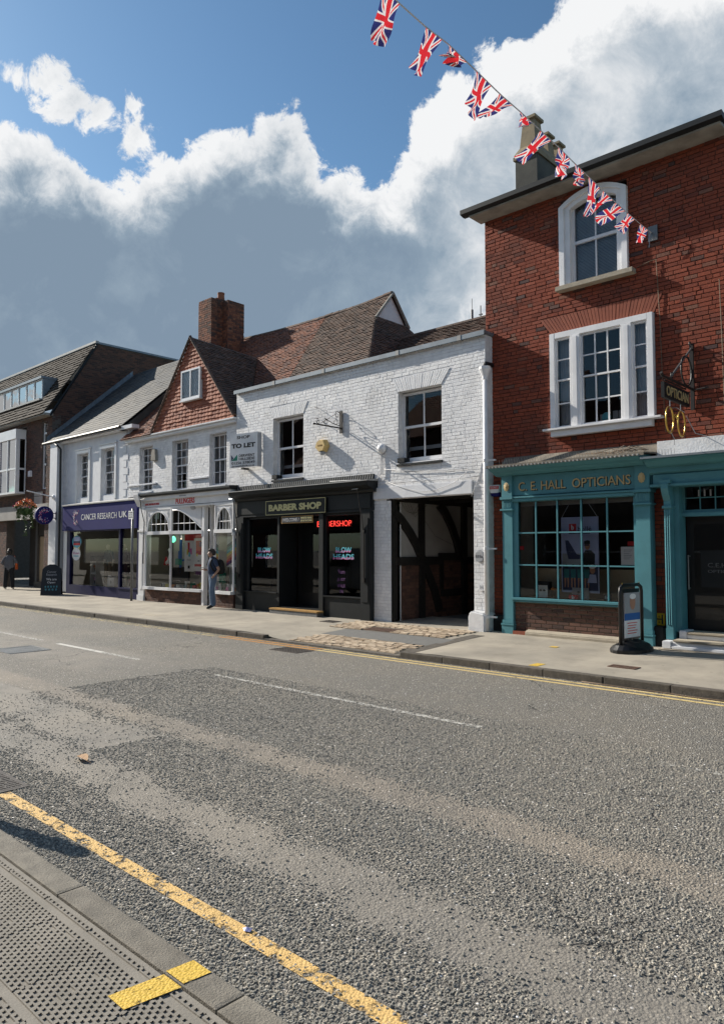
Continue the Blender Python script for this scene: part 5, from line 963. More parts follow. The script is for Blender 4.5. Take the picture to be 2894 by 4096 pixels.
# ================================================================== ART SHOP (white brick, tile hung gable)
AX0, AX1, AY = -22.05, -16.09, 12.2
art = thing('art_shop_building', 'white painted brick shop with steep red tile hung gable', 'building', (-19, AY, 0))
def artshop():
    ws = [(-21.37, -20.55, 3.52, 4.96), (-19.44, -18.58, 3.45, 4.97), (-17.48, -16.66, 3.48, 4.97)]; shop = (-23, -15, -.1, 3.36)
    wall(art, 'wall', AX0, AX1, 3.36, 5.26, AY+.005, AY+.34, 'white_joint', ws)
    bricks(art, (AX0, AY, 0), (1, 0, 0), (0, -1, 0), AX1-AX0, 3.36, 5.26, 'white_brick', [(a-AX0, b-AX0, c, d) for a, b, c, d in ws], bl=.222, bh=.074, jit=.0034, wob=.004, joint=.005, bond='mixed')
    MB().box(AX0-.05, AX1, 12.06, 12.2, 5.16, 5.24).box(AX0-.1, AX1+.02, 12.0, 12.14, 5.24, 5.285).build('eaves_board', 'white_gloss', art, bevel=.01)
    B(AX0, -20.3, 12.15, 12.2, 3.72, 3.755).build('string_course', 'white_paint', art); B(-18.5, -17.5, 12.15, 12.2, 3.72, 3.755).build('string_course', 'white_paint', art)
    for i, w in enumerate(ws):
        v = window(art, w[0]+.0, w[1]-.0, w[2], w[3]-.01, AY+.13, 3, 6 if i != 2 else 4, 'white_gloss', fr=.045, bar=.02); B(w[0]+.02, w[1]-.02, AY+.30, AY+.32, w[2]+(.55 if i == 1 else .1), w[3]).build('curtain', 'curtain', v); B(w[0], w[1], AY-.02, AY+.13, w[2]-.05, w[2]-.003).build('sill', 'white_paint', v)
    room(art, AX0+.2, AX1-.2, AY+.36, 15.2, 3.4, 5.2); MB().box(AX0+.0, AX0+.2, 12.55, 18.5, -.05, 5.3).box(AX0+.2, AX1, 18.4, 18.6, -.05, 5.3).box(AX0+.2, AX1-.01, 12.56, 18.4, 3.26, 3.36).build('rear_wall', 'dark_mortar', art)
    # tile hung gable
    G0, G1, Ap = (-20.40, 12.06, 5.30), (-16.14, 12.06, 5.33), (-18.28, 12.06, 7.93)
    MB().prism([(-20.40,5.29),(-16.14,5.32),(-18.28,7.95)], 12.1, 12.35).build('gable_wall', 'hung_tile', art)
    gw = (-18.70, -17.72, 6.08, 6.98); tf = []; z = 5.29; r = 0
    while z < 7.85:
        s = (z-5.29)/(7.93-5.29); a, b = G0[0]+(Ap[0]-G0[0])*s+.03, G1[0]+(Ap[0]-G1[0])*s-.03; x = a-(r % 2)*.085
        while x < b:
            xa, xb = max(a, x), min(b, x+.168); x += .168
            if xb-xa < .03: continue
            if gw[0]-.02 < (xa+xb)/2 < gw[1]+.02 and gw[2]-.06 < z+.06 < gw[3]+.02: continue
            tf.append((((xa+xb)/2, 12.085, z+.055+random.gauss(0, .004)), np.stack([np.array([xb-xa-.005, 0, 0]), np.array([0, .006, .135]), np.array([0, -.03*random.uniform(.8, 1.25), 0])], 1)))
        z += .112; r += 1
    pieces('wall_tile', art, TI_V, TI_F, tf, 'hung_tile', 300, 'tile_hanging')
    # bell-cast skirt at the foot of the gable
    gwv = window(art, gw[0], gw[1], gw[2], gw[3], 12.0, 2, 1, 'white_gloss', 'glass', fr=.05, bar=.05, sash=False, depth=.1); B(gw[0]-.02, gw[1]+.04, 11.96, 12.1, gw[2]-.045, gw[2]-.003).build('sill', 'white_gloss', gwv)
    B(gw[0]+.02, gw[1]-.02, 12.075, 12.085, gw[2]+.05, gw[3]-.03).build('curtain', 'print_white', gwv); ld = MB()
    for p0, p1 in ((gw[0]+.05, -18.235), (-18.185, gw[1]-.05)):
        wd, ht = p1-p0, gw[3]-gw[2]-.11; zb = gw[2]+.06; n = 4; st = wd/n
        for k in range(-8, 9):
            for sg in (1, -1):
                pts = []
                for i in range(41):
                    x = p0+wd*i/40; zz = zb+ht/2+(sg*(x-(p0+p1)/2)*1.5)+k*st*1.5
                    if zb <= zz <= zb+ht: pts.append((x, 12.012, zz))
                if len(pts) > 1: ld.tube([pts[0], pts[-1]], .0045, 4, False)
    ld.build('leading', 'lead_pale', gwv, fix=False)
    for (a, b) in ((G0, Ap), (G1, Ap)):
        d = Vector(b)-Vector(a); n = int(d.length/.15)
        for i in range(n): q0, q1 = Vector(a)+d*(i/n), Vector(a)+d*((i+1.05)/n); MB().tube([q0+Vector((0, -.03, .03)), q1+Vector((0, -.03, .05))], .042, 6).build('verge_tile', 'brown_tile', art)
    # gable roof slopes running back to the main slope, left eaves slope
    bk = (-18.28, 14.55, 7.80)
    MB().add([(-16.12,12.08,5.31),(-16.12,12.5,5.42),bk,(-18.28,12.08,7.93)], [(0,1,2,3)]).add([(-20.42,12.08,5.29),(-20.42,12.5,5.42),bk,(-18.28,12.08,7.93)], [(3,2,1,0)]).build('gable_roof', 'brown_tile', art, fix=False)
    tiles(art, (-16.10,12.06,5.33), (-16.10,12.5,5.44), bk, (-18.28,12.06,7.95), 'brown_tile', tw=.17, gauge=.10, th=.030, n_ind=200)
    MB().add([(-22.3,12.02,5.24),(-20.35,12.02,5.24),(-19.9,14.2,7.33),(-22.3,14.2,7.33)], [(0,1,2,3)]).build('roof_deck', 'clay_tile', art, fix=False); tiles(art, (-22.25,11.98,5.26), (-20.40,11.98,5.26), (-19.75,14.2,7.36), (-22.25,14.2,7.36), 'clay_tile', tw=.17, gauge=.10, th=.030, n_ind=200)
    MB().add([(-22.3,14.15,7.30),(-21.25,14.15,7.30),(-21.25,15.78,9.17),(-22.3,15.78,9.17)], [(0,1,2,3)]).add([(-22.3,15.78,9.17),(-21.25,15.78,9.17),(-21.25,18.8,5.3),(-22.3,18.8,5.3)], [(0,1,2,3)]).build('roof_deck', 'clay_tile', art, fix=False)
    # ------------ shopfront
    sf = MB().prism([(12.34,3.28),(11.86,3.28),(11.84,3.31),(11.80,3.33),(11.80,3.38),(12.34,3.42)], -20.98, -15.98, 'x').build('shopfront', 'charcoal', art); tag(sf, 'white timber shopfront with arched fanlights and recessed porch')
    MB().box(-20.95, -16.05, 11.90, 12.1, 3.17, 3.28).box(-20.72, -16.0, 11.98, 12.1, 2.95, 3.17).build('fascia', 'white_gloss', sf); MB().box(-20.72, -16.0, 11.965, 12.1, 2.90, 2.945).build('fascia_moulding', 'white_gloss', sf); B(-20.7, -16.0, 11.972, 11.98, 2.95, 2.962).build('fascia_line', 'print_black', sf)
    text('PULLINGERS', .98, .155, (-18.36, 11.975, 3.075), 'print_red', sf, depth=.008, bold=.012); text('GRAPHIC AND FINE ART SUPPLIES', .82, .062, (-20.18, 11.975, 3.05), 'print_red', sf, depth=.006)
    B(-18.55, -18.2, 11.895, 11.90, 3.21, 3.24).build('name_plate', 'print_grey', sf)
    p_ = MB().box(-20.90, -20.56, 11.95, 12.2, .22, 3.0).box(-20.93, -20.53, 11.92, 12.2, .0, .22).box(-20.93, -20.53, 11.92, 12.2, 2.2, 2.26).build('pilaster', 'white_gloss', sf, bevel=.006); MB().prism([(12.1,3.0),(11.93,3.0),(11.88,3.1),(11.82,3.2),(11.78,3.36),(11.78,3.44),(12.1,3.44)], -20.98, -20.70, 'x').build('console', 'white_gloss', p_)
    B(-20.80, -20.66, 11.935, 11.95, .4, 1.55).build('panel', 'white_gloss', p_)
    # bays: polyline of the glass line (left bay then porch return, right bay)
    def bay(pts, ends, nm):
        bay_o = None
        for i in range(len(pts)-1):
            (xa, ya), (xb, yb) = pts[i], pts[i+1]; u = np.array([xb-xa, yb-ya, 0]); Ln = np.linalg.norm(u); u = u/Ln; n_ = np.array([u[1], -u[0], 0]); P = lambda s, z, d=0: tuple(np.array([xa, ya, 0])+u*s+n_*d+np.array([0, 0, z]))
            def bx(s0, s1, z0, z1, d0, d1, name, mat, par): return MB().add([P(s0,z0,d1),P(s1,z0,d1),P(s1,z0,d0),P(s0,z0,d0),P(s0,z1,d1),P(s1,z1,d1),P(s1,z1,d0),P(s0,z1,d0)], [(0,3,2,1),(4,5,6,7),(0,1,5,4),(1,2,6,5),(2,3,7,6),(3,0,4,7)]).build(name, mat, par)
            o = bx(0, Ln, .42, .50, -.08, .10, 'bay_window', 'white_gloss', sf); bx(.0, Ln, .0, .42, -.12, .0, 'brick_base', 'brown_brick', o); bx(0, Ln, 2.10, 2.20, -.05, .06, 'transom', 'white_gloss', o); bx(0, Ln, 2.86, 2.95, -.05, .03, 'head', 'white_gloss', o)
            for s in (0, Ln): MB().tube([P(s, .5, 0), P(s, 2.1, 0)], .035, 8).tube([P(s, 2.03, 0), P(s, 2.1, 0)], .055, 8).build('colonnette', 'white_gloss', o); bx(max(0, s-.04), min(Ln, s+.04), 2.2, 2.86, -.04, .03, 'post', 'white_gloss', o)
            MB().add([P(.03,.5,-.01),P(Ln-.03,.5,-.01),P(Ln-.03,2.1,-.01),P(.03,2.1,-.01)], [(0,1,2,3)]).build('pane', 'glass', o, fix=False)
            arched = ends[i]; n = 5 if arched else 4; fb = MB(); m = 14; prof = []
            for k in range(m+1):
                s = .08+(Ln-.16)*k/m; z = 2.2+(.60*math.sqrt(max(0, 1-((k-m/2)/(m/2))**2)) if arched == 1 else (.62-.55*max(0, (k/m-.15)/.85)**1.5 if arched == 2 else .6)); prof.append((s, z))
            # spandrel between arch and head, glass, bars
            sp = MB()
            for k in range(m):
                (s0, z0), (s1, z1) = prof[k], prof[k+1]; sp.add([P(s0,z0,.012),P(s1,z1,.012),P(s1,2.86,.012),P(s0,2.86,.012),P(s0,z0,-.02),P(s1,z1,-.02)], [(0,1,2,3),(0,4,5,1)])
            sp.build('spandrel', 'white_gloss', o, fix=False); MB().tube([P(s, z, .015) for s, z in prof], .022, 5).build('arch_moulding', 'white_gloss', o)
            if arched == 1:
                cv = MB()
                for sx in (.16, Ln-.16):
                    for k in range(5): cv.tube([P(sx+.03*math.cos(a*.8+k), 2.74+.05*(k % 2)-.04*k*(.5)+.03*math.sin(a*.8+k), .02) for a in range(7)], .009, 4)
                cv.build('carving', 'white_gloss', o, fix=False)
            MB().add([P(.05,2.2,-.012),P(Ln-.05,2.2,-.012),P(Ln-.05,2.86,-.012),P(.05,2.86,-.012)], [(0,1,2,3)]).build('fanlight_pane', 'glass_dark', o, fix=False)
            for k in range(1, n):
                s = .08+(Ln-.16)*k/n; z = np.interp(s, [q[0] for q in prof], [q[1] for q in prof]); fb.tube([P(s, 2.2, 0), P(s, z, 0)], .011, 4)
            fb.tube([P(.1, 2.42, 0), P(Ln-.1, 2.42, 0)], .011, 4); fb.build('glazing_bar', 'white_gloss', o, fix=False)
            if i == 0 and nm == 'L' or nm == 'R' and i == len(pts)-2: pass
            bwid = Ln; bricks(o, P(0, 0, .008), tuple(u), tuple(n_), Ln, .03, .42, 'brown_brick', (), bl=.22, bh=.075, n_ind=60, jit=.002)
    bay([(-20.50, 11.97), (-19.07, 11.97), (-17.60, 12.10)], [1, 2], 'L'); bay([(-16.86, 11.99), (-15.98, 11.97)], [1], 'R'); bay([(-16.98, 12.6), (-16.86, 11.99)], [0], 'S')
    # porch: soffit, lamp, door
    MB().box(-20.5, -15.98, 12.0, 13.3, 2.96, 3.02).build('porch_soffit', 'white_paint', sf); lp = MB().lathe([(.16, 2.93), (.17, 2.90), (.15, 2.82), (.10, 2.80)], (-18.05, 12.15, 0), 14).build('porch_lamp', 'print_grey', sf)
    MB().box(-17.60, -17.50, 12.06, 12.2, .0, 2.95).box(-17.50, -17.42, 12.25, 12.4, .0, 2.95).build('door_post', 'white_gloss', sf); MB().tube([(-17.47,12.2,.5),(-17.47,12.2,2.1)], .012, 6).build('door_bolt', 'black_iron', sf)
    dr = MB().box(-17.42, -17.33, 12.9, 12.95, .1, 2.2).box(-16.62, -16.55, 12.9, 12.95, .1, 2.2).box(-17.33, -16.62, 12.9, 12.95, .1, .4).box(-17.33, -16.62, 12.9, 12.95, 2.1, 2.2).build('door', 'white_gloss', sf); MB().quad((-17.33, 12.92, .4), (-16.62, 12.92, .4), (-16.62, 12.92, 2.1), (-17.33, 12.92, 2.1)).build('pane', 'glass', dr, fix=False); B(-17.42, -16.55, 12.9, 12.95, 2.2, 2.96).build('door_head', 'white_gloss', sf)
    room(art, -20.75, -16.12, 12.98, 16.5, .05, 3.2, 'room_dark', 'shop_interior')
    MB().box(-20.55, -17.55, 13.0, 13.05, .4, 2.15).build('display_back', 'room_shop', sf); B(-20.5, -17.65, 12.12, 13.0, .40, .46).build('display_floor', 'room_shop', sf); MB().box(-16.8, -15.99, 12.75, 12.8, .4, 2.15).build('display_back', 'room_shop', sf); B(-16.8, -15.99, 12.08, 12.75, .40, .46).build('display_floor', 'room_shop', sf)
    for x in (-20.0, -19.0, -18.0): B(x-.12, x+.12, 12.4, 12.64, 2.20, 2.22).build('ceiling_light', 'shop_light', sf)
    B(-16.5, -16.3, 12.35, 12.5, 2.20, 2.22).build('ceiling_light', 'shop_light', sf)
    B(-17.1, -16.75, 14.0, 14.05, 2.45, 2.50).build('tube_light', 'tube_light', sf)
artshop()
def art_display():
    g = 'goods in the art shop window'
    def poster(lb, x, w, z0, z1, y, shapes, base='print_white'):
        t = thing('poster', lb, 'poster', (x, y, z0)); B(x-w/2, x+w/2, y, y+.01, z0, z1).build('sheet', base, t)
        for i, (a, b, c, d, m) in enumerate(shapes): B(x-w/2+w*a, x-w/2+w*b, y-.003-.0012*i, y-.0005-.0012*i, z0+(z1-z0)*c, z0+(z1-z0)*d).build('print', m, t)
        return t
    p1 = poster('white hanging poster with red top and small figure print', -18.78, .50, .98, 2.10, 12.42, [(0, 1, .83, 1, 'print_red'), (.35, .55, .5, .78, 'print_red'), (.25, .4, .45, .6, 'print_yellow'), (.5, .8, .46, .62, 'print_pink'), (.45, .65, .4, .52, 'print_cyan'), (.3, .7, .30, .32, 'print_grey'), (.4, .6, .08, .16, 'print_black')])
    p2 = poster('taller white hanging poster with big red brush print', -18.24, .52, 1.0, 2.16, 12.40, [(0, 1, .84, 1, 'print_red'), (.2, .72, .42, .78, 'print_red'), (.3, .8, .5, .7, 'print_red'), (.55, .8, .62, .75, 'print_purple'), (.25, .4, .38, .45, 'print_yellow'), (.1, .9, .12, .18, 'print_red'), (.4, .6, .24, .28, 'print_grey')])
    t = thing('poster', 'poster of diagonal rainbow pencils in the right hand bay', 'poster', (-16.35, 12.3, 1.1)); B(-16.75, -15.97, 12.32, 12.33, 1.15, 2.12).build('sheet', 'print_white', t)
    for i, m in enumerate(('print_navy', 'print_teal', 'print_cyan', 'print_yellow', 'print_orange', 'print_red', 'print_purple')): z = 1.68-.085*i; MB().prism([(-16.75,z),(-15.98,z+.36),(-15.98,z+.45),(-16.75,z+.085)], 12.312-.0008*i, 12.318-.0008*i).build('pencil_print', m, t)
    text('Pan', .2, .06, (-16.1, 12.31, 2.05), 'print_black', t, depth=.003)
    # easel lamps, folios, boxes of paint, books
    cols = ['print_white', 'print_red', 'print_blue', 'print_green', 'print_orange', 'print_grey', 'print_yellow', 'print_pink', 'print_cyan', 'print_navy', 'print_purple', 'wood_beige']
    names = ['paint_box', 'sketch_book', 'paper_pack', 'brush_set']; adj = {'print_white': 'white', 'print_red': 'red', 'print_blue': 'blue', 'print_green': 'green', 'print_orange': 'orange', 'print_grey': 'grey', 'print_yellow': 'yellow', 'print_pink': 'pink', 'print_cyan': 'pale blue', 'print_navy': 'navy', 'print_purple': 'purple', 'wood_beige': 'beige'}
    rs = random.Random(3); B(-18.98, -17.7, 12.62, 12.98, .84, .87).build('display_shelf', 'room_shop', art)
    for (x0, x1, y, z, hmax, where) in ((-18.95, -17.7, 12.35, .46, .24, 'on left bay floor under posters'), (-18.95, -17.72, 12.72, .87, .22, 'on shelf behind the posters'), (-20.4, -19.15, 12.4, .46, .14, 'in left half of left bay'), (-16.8, -16.0, 12.3, .46, .22, 'on the right bay sill'), (-16.8, -16.0, 12.55, .46, .55, 'at back of right bay')):
        x = x0; k = 0; ords = 'first second third fourth fifth sixth seventh eighth ninth tenth eleventh twelfth thirteenth fourteenth fifteenth sixteenth'.split()
        while x < x1-.06:
            w = rs.uniform(.08, .2); m = rs.choice(cols); h = rs.uniform(.4, 1)*hmax; nm = rs.choice(names)
            t = B(x, x+w*.9, y+rs.uniform(-.06, .06), y+.10, z, z+h).build(nm, m, bevel=.003); tag(t, '%s %s, %s from the left %s' % (adj[m], nm.replace('_', ' '), ords[k], where), nm.replace('_', ' '), g); x += w; k += 1
    lm = thing('spot_lamp', 'small lit spot lamp at the top of the left bay', 'lamp', (-19.35, 12.5, 2.0)); MB().lathe([(.02, 2.1), (.04, 2.05), (.06, 1.97)], (-19.35, 12.5, 0), 10).build('shade', 'steel', lm); MB().lathe([(.045, 1.972), (.02, 1.965)], (-19.35, 12.5, 0), 10).build('bulb', 'lamp_warm', lm)
    l2 = thing('spot_lamp', 'small lit spot lamp at the top of the right bay', 'lamp', (-16.2, 12.45, 2.0)); MB().lathe([(.02, 2.1), (.04, 2.05), (.06, 1.97)], (-16.2, 12.28, 0), 10).build('shade', 'steel', l2); MB().lathe([(.045, 1.972), (.02, 1.965)], (-16.2, 12.28, 0), 10).build('bulb', 'lamp_warm', l2)
    gl = thing('globe_lamp', 'glowing green globe lamp in the left bay', 'lamp', (-19.95, 12.6, 1.9)); MB().lathe([(.01, 1.86), (.07, 1.90), (.085, 1.97), (.06, 2.04), (.01, 2.07)], (-19.95, 12.6, 0), 12).build('globe', 'lamp_green', gl, smooth=True)
    e = thing('studio_easel', 'blue upright studio easel standing in the left bay', 'easel', (-19.7, 12.7, .46)); MB().box(-19.74, -19.66, 12.7, 12.74, .9, 2.1).box(-19.9, -19.5, 12.66, 12.72, 1.28, 1.34).box(-19.82, -19.78, 12.7, 12.74, 1.3, 1.6).build('frame', 'print_blue', e)
    f = thing('portfolio_case', 'black portfolio case leaning in the left bay', 'case', (-19.75, 12.75, .46)); MB().prism([(-20.35,.62),(-19.22,.62),(-19.22,1.10),(-20.35,1.10)], 12.70, 12.76).build('case', 'black_plastic', f, bevel=.02); MB().tube([(-19.9,12.7,.64),(-19.85,12.66,.68),(-19.7,12.66,.68),(-19.65,12.7,.64)], .01, 5).build('handle', 'steel', f)
    h = thing('model_swan', 'white model swan with red wings in the left bay', 'ornament', (-20.2, 12.6, 1.1)); MB().tube([(-20.25,12.6,1.2),(-20.15,12.6,1.3),(-20.12,12.6,1.5),(-20.18,12.6,1.66),(-20.25,12.6,1.62)], [.09, .07, .03, .03, .015], 8).build('body', 'print_white', h, smooth=True); MB().prism([(-20.42,1.15),(-20.15,1.15),(-20.2,1.3),(-20.3,1.42)], 12.55, 12.58).build('wing', 'print_red', h)
    s = thing('price_card', 'green price card low in the left bay', 'card', (-19.5, 12.5, 1.2)); B(-19.66, -19.3, 12.5, 12.51, 1.17, 1.36).build('card', 'print_green', s)
    ab = thing('alarm_box', 'small cream bell box on the white wall of the art shop', 'alarm box', (-20.4, 12.15, 4.5)); MB().prism([(-20.52,4.44),(-20.24,4.44),(-20.28,4.80),(-20.44,4.82),(-20.50,4.7)], 12.10, 12.2).build('cover', 'soffit', ab, bevel=.01)
    ca = thing('awning_arm', 'black awning cable looping down the art shop pilaster', 'awning arm', (-20.6, 11.9, .9)); MB().tube([(-20.35,11.82,3.22),(-20.62,11.82,3.2),(-20.6,11.85,2.9),(-20.45,11.87,2.5),(-20.52,11.9,2.1),(-20.53,11.9,1.2)], .013, 6).build('cable', 'black_iron', ca); MB().tube([(-20.53,11.9,2.1),(-20.53,11.9,1.2)], .02, 6).build('rod', 'black_iron', ca)
art_display()
# ================================================================== CHARITY SHOP (white render, slate roof)
KX0, KX1, KY = -28.15, -22.05, 12.2
cha = thing('charity_shop_building', 'white rendered shop with slate roof and navy fascia', 'building', (-25, KY, 0))
def charity():
    ws = [(-25.72, -24.86, 3.50, 5.12), (-23.90, -22.98, 3.52, 5.14)]
    wall(cha, 'wall', -26.9, KX1, 3.25, 5.72, KY, KY+.34, 'white_paint', ws); B(-26.9, KX1+.02, 12.02, 12.2, 5.62, 5.76).build('cornice', 'white_gloss', cha, bevel=.02); B(-22.45, -21.5, 11.98, 12.25, 5.62, 5.74).build('cornice_end', 'white_gloss', cha)
    for w in ws:
        a, b, c, d = w; v = window(cha, a, b, c, d-.01, KY+.13, 2, 6, 'white_gloss', fr=.045, bar=.02); B(a+.02, b-.25, KY+.30, KY+.32, c+.1, d).build('curtain', 'curtain', v)
        MB().box(a-.14, a-.002, KY-.035, KY, c-.15, d+.14).box(b+.002, b+.14, KY-.035, KY, c-.15, d+.14).box(a-.002, b+.002, KY-.034, KY, d+.004, d+.14).box(a-.16, b+.16, KY-.06, KY, d+.141, d+.19).build('architrave', 'white_gloss', v, bevel=.008)
    for xs in (-26.85, -22.42):
        z = 3.4; k = 0
        while z < 5.5: w_ = .34 if k % 2 else .24; MB().box(xs, xs+w_, KY-.016, KY, z+.008, z+.235).build('quoin', 'white_paint', cha, bevel=.006); z += .245; k += 1
    p_ = B(-27.50, -26.90, 11.95, 12.6, .46, 5.66).build('pillar', 'white_paint', cha); B(-27.56, -26.86, 11.90, 12.6, -.02, .46).build('pillar_base', 'render_grey', p_)
    room(cha, -26.8, KX1-.2, KY+.36, 15, 3.3, 5.7); MB().box(-28.1, -22.25, 18.9, 19.1, -.05, 5.8).box(-26.7, KX1, 12.56, 18.9, 3.1, 3.24).build('rear_wall', 'dark_mortar', cha)
    # slate roof
    E0, E1, R1, R0 = (-28.12, 12.0, 5.76), (-22.22, 12.0, 5.76), (-22.22, 15.8, 9.16), (-28.12, 15.8, 9.16)
    MB().add([tuple(np.array(q)-np.array([0, 0, .02])) for q in (E0, E1, R1, R0)], [(0,1,2,3)]).add([R0, R1, (-22.22,19.4,5.8), (-28.12,19.4,5.8)], [(0,1,2,3)]).build('roof_deck', 'slate', cha, fix=False); tiles(cha, E0, E1, R1, R0, 'slate', tw=.30, gauge=.185, th=.012, name='roof_slate')
    MB().prism([(12.02,5.66),(15.8,9.1),(19.4,5.7)], -22.6, -22.24, 'x').build('gable_end', 'render_grey', cha); 
    MB().tube([(-28.1,11.93,5.72),(-22.2,11.93,5.72)], .055, 8).build('gutter', 'black_plastic', cha); MB().tube([(-27.2,11.95,5.68),(-26.85,11.92,5.55),(-26.68,11.98,5.40),(-26.68,12.0,3.4)], .04, 8).tube([(-26.68,12.0,3.4),(-26.68,12.0,.1)], .04, 8).build('downpipe', 'black_plastic', cha)
    n = 24
    for i in range(n):
        a, b = i/n, (i+1)/n; y0, z0 = 12.1+3.6*a, 5.82+3.25*a; MB().add([(-28.17, y0, z0), (-28.17, y0+.15, z0+.136), (-28.17, y0+.15, z0+.36), (-28.17, y0-.02, z0+.20)], [(0, 1, 2, 3)]).add([(-28.17, y0, z0+.04), (-27.98, y0, z0+.0), (-27.98, y0+.152, z0+.137), (-28.17, y0+.152, z0+.177)], [(0, 1, 2, 3)]).build('lead_soaker', 'lead', cha, fix=False)
    # shopfront
    sf = B(-26.42, -21.12, 11.99, 12.2, 2.33, 3.23).build('shopfront', 'navy', cha); tag(sf, 'navy charity shop fascia and display window')
    MB().prism([(11.95,3.235),(11.95,3.27),(12.2,3.34),(12.2,3.235)], -26.45, -21.1, 'x').build('capping', 'lead_pale', sf)
    text('CANCER RESEARCH', 2.52, .205, (-23.66, 11.985, 2.79), 'print_white', sf, depth=.006, bold=-.008); text('UK', .52, .205, (-21.98, 11.985, 2.80), 'print_white', sf, depth=.01)
    def clogo(cx, cz, r, y, par, u=(1, 0, 0)):
        rs = random.Random(5); lay = {'print_white': MB(), 'print_red': MB(), 'print_pink': MB(), 'print_lilac': MB()}
        for i in range(150):
            a = rs.uniform(.75, 5.53); q = rs.gauss(.8, .16)*r; s = rs.uniform(.03, .075)*r; m = rs.choice(['print_white', 'print_white', 'print_red', 'print_pink', 'print_lilac', 'print_white']); c = np.array([cx, y-.0005*(i % 12), cz])+np.array(u)*q*math.cos(a)*.85+np.array([0, 0, 1])*q*math.sin(a); disc(lay[m], c, s, 7, u=u)
        for m, mb in lay.items(): mb.build('logo_dots', m, par, fix=False)
    clogo(-25.33, 2.79, .25, 11.983, sf)
    w = MB().box(-26.15, -25.90, 12.05, 12.2, .05, 2.33).box(-22.35, -22.25, 12.05, 12.2, .38, 2.33).box(-25.9, -22.35, 12.05, 12.2, .05, .38).box(-25.90, -22.35, 12.05, 12.2, 2.28, 2.33).build('display_window', 'navy_dark', sf); MB().quad((-25.9, 12.12, .38), (-22.35, 12.12, .38), (-22.35, 12.12, 2.28), (-25.9, 12.12, 2.28)).build('pane', 'glass', w, fix=False)
    B(-26.5, -26.16, 12.08, 12.2, .1, 2.33).build('door_post', 'white_gloss', sf)
    w2 = MB().box(-22.25, -21.0, 12.0, 12.2, .0, .36).box(-22.28, -20.98, 11.97, 12.2, .36, .40).build('stall_riser', 'navy_dark', sf); MB().quad((-22.2, 12.1, .4), (-21.12, 12.1, .4), (-21.12, 12.1, 2.33), (-22.2, 12.1, 2.33)).build('pane', 'glass', sf, fix=False); B(-21.12, -20.98, 12.02, 12.2, .4, 2.33).build('window_post', 'navy_dark', sf)
    B(-20.98, -20.93, 12.0, 12.2, .0, 3.2).build('party_post', 'white_gloss', sf)
    room(cha, -26.4, -21.0, 12.22, 14.2, .32, 2.6, 'room_beige', 'shop_interior'); B(-26.3, -21.1, 12.22, 13.2, .30, .36).build('display_floor', 'room_beige', sf)
    for x in (-25.2, -24.0, -22.8): B(x-.12, x+.12, 12.6, 12.84, 2.57, 2.59).build('ceiling_light', 'shop_light', sf)
    # stickers and cubes
    for (nm, lb, fn) in (('window_sticker', 'round white 20 years sticker in the charity shop window', 0), ('window_notice', 'blue and red notice above the round sticker', 1)):
        t = thing(nm, lb, 'sticker', (-25.55, 12.13, 1.3))
        if fn == 0: disc(MB(), (-25.52, 12.112, 1.48), .33, 22, ry=.23).build('disc', 'print_white', t, fix=False); text('20 years', .5, .09, (-25.52, 12.107, 1.51), 'print_pink', t, depth=.003); text('OF RESEARCH', .42, .045, (-25.52, 12.107, 1.41), 'print_cyan', t, depth=.003)
        else: disc(MB(), (-25.5, 12.114, 1.93), .36, 20, ry=.22).build('disc', 'print_cyan', t, fix=False); B(-25.75, -25.22, 12.110, 12.113, 1.80, 2.12).build('card', 'print_navy', t); B(-25.72, -25.25, 12.106, 12.109, 1.95, 2.10).build('panel', 'print_lilac', t); B(-25.74, -25.22, 12.106, 12.109, 1.80, 1.88).build('panel', 'print_red', t)
    def cube(lb, x, z, s=.42):
        t = thing('display_cube', lb, 'display cube', (x, 12.75, z)); MB().box(x-s/2, x+s/2, 12.6, 12.62+.3, z, z+.03).box(x-s/2, x+s/2, 12.6, 12.92, z+s-.03, z+s).box(x-s/2, x-s/2+.03, 12.6, 12.92, z+.03, z+s-.03).box(x+s/2-.03, x+s/2, 12.6, 12.92, z+.03, z+s-.03).box(x-s/2+.03, x+s/2-.03, 12.9, 12.92, z+.03, z+s-.03).build('box', 'print_white', t)
        v = thing('flower_pot', 'potted flowers inside the %s white cube' % ('upper left' if z > .6 else ('lower left' if x < -24 else 'right hand')), 'plant', (x, 12.75, z+.03)); MB().lathe([(.07, z+.03), (.09, z+.15)], (x, 12.75, 0), 10).build('pot', 'print_black', v); fl = MB()
        for k in range(26): c = (x+random.gauss(0, .07), 12.72+random.gauss(0, .04), z+.22+random.gauss(0, .04)); disc(fl, c, .02, 5, u=(1, random.gauss(0, .5), 0))
        fl.build('blooms', 'print_orange' if z > .6 else 'print_pink', v, fix=False)
    cube('upper white display cube left in the charity window', -25.2, .80); cube('lower white display cube left in the charity window', -25.2, .365); cube('white display cube at the right of the charity window', -22.75, .365, .5)
    b = thing('display_basket', 'black basket on top of the white cubes', 'basket', (-25.1, 12.75, 1.22)); MB().lathe([(.22, 1.225), (.28, 1.42), (.29, 1.42), (.27, 1.40)], (-25.1, 12.75, 0), 14).build('bowl', 'black_plastic', b)
    pc = thing('tall_notice', 'tall white text panel between the two mannequins', 'notice', (-23.6, 12.9, .8)); B(-23.85, -23.45, 12.95, 12.97, .72, 1.7).build('panel', 'print_white', pc); text('YOUR', .1, .3, (-23.65, 12.945, 1.3), 'print_grey', pc, depth=.003)
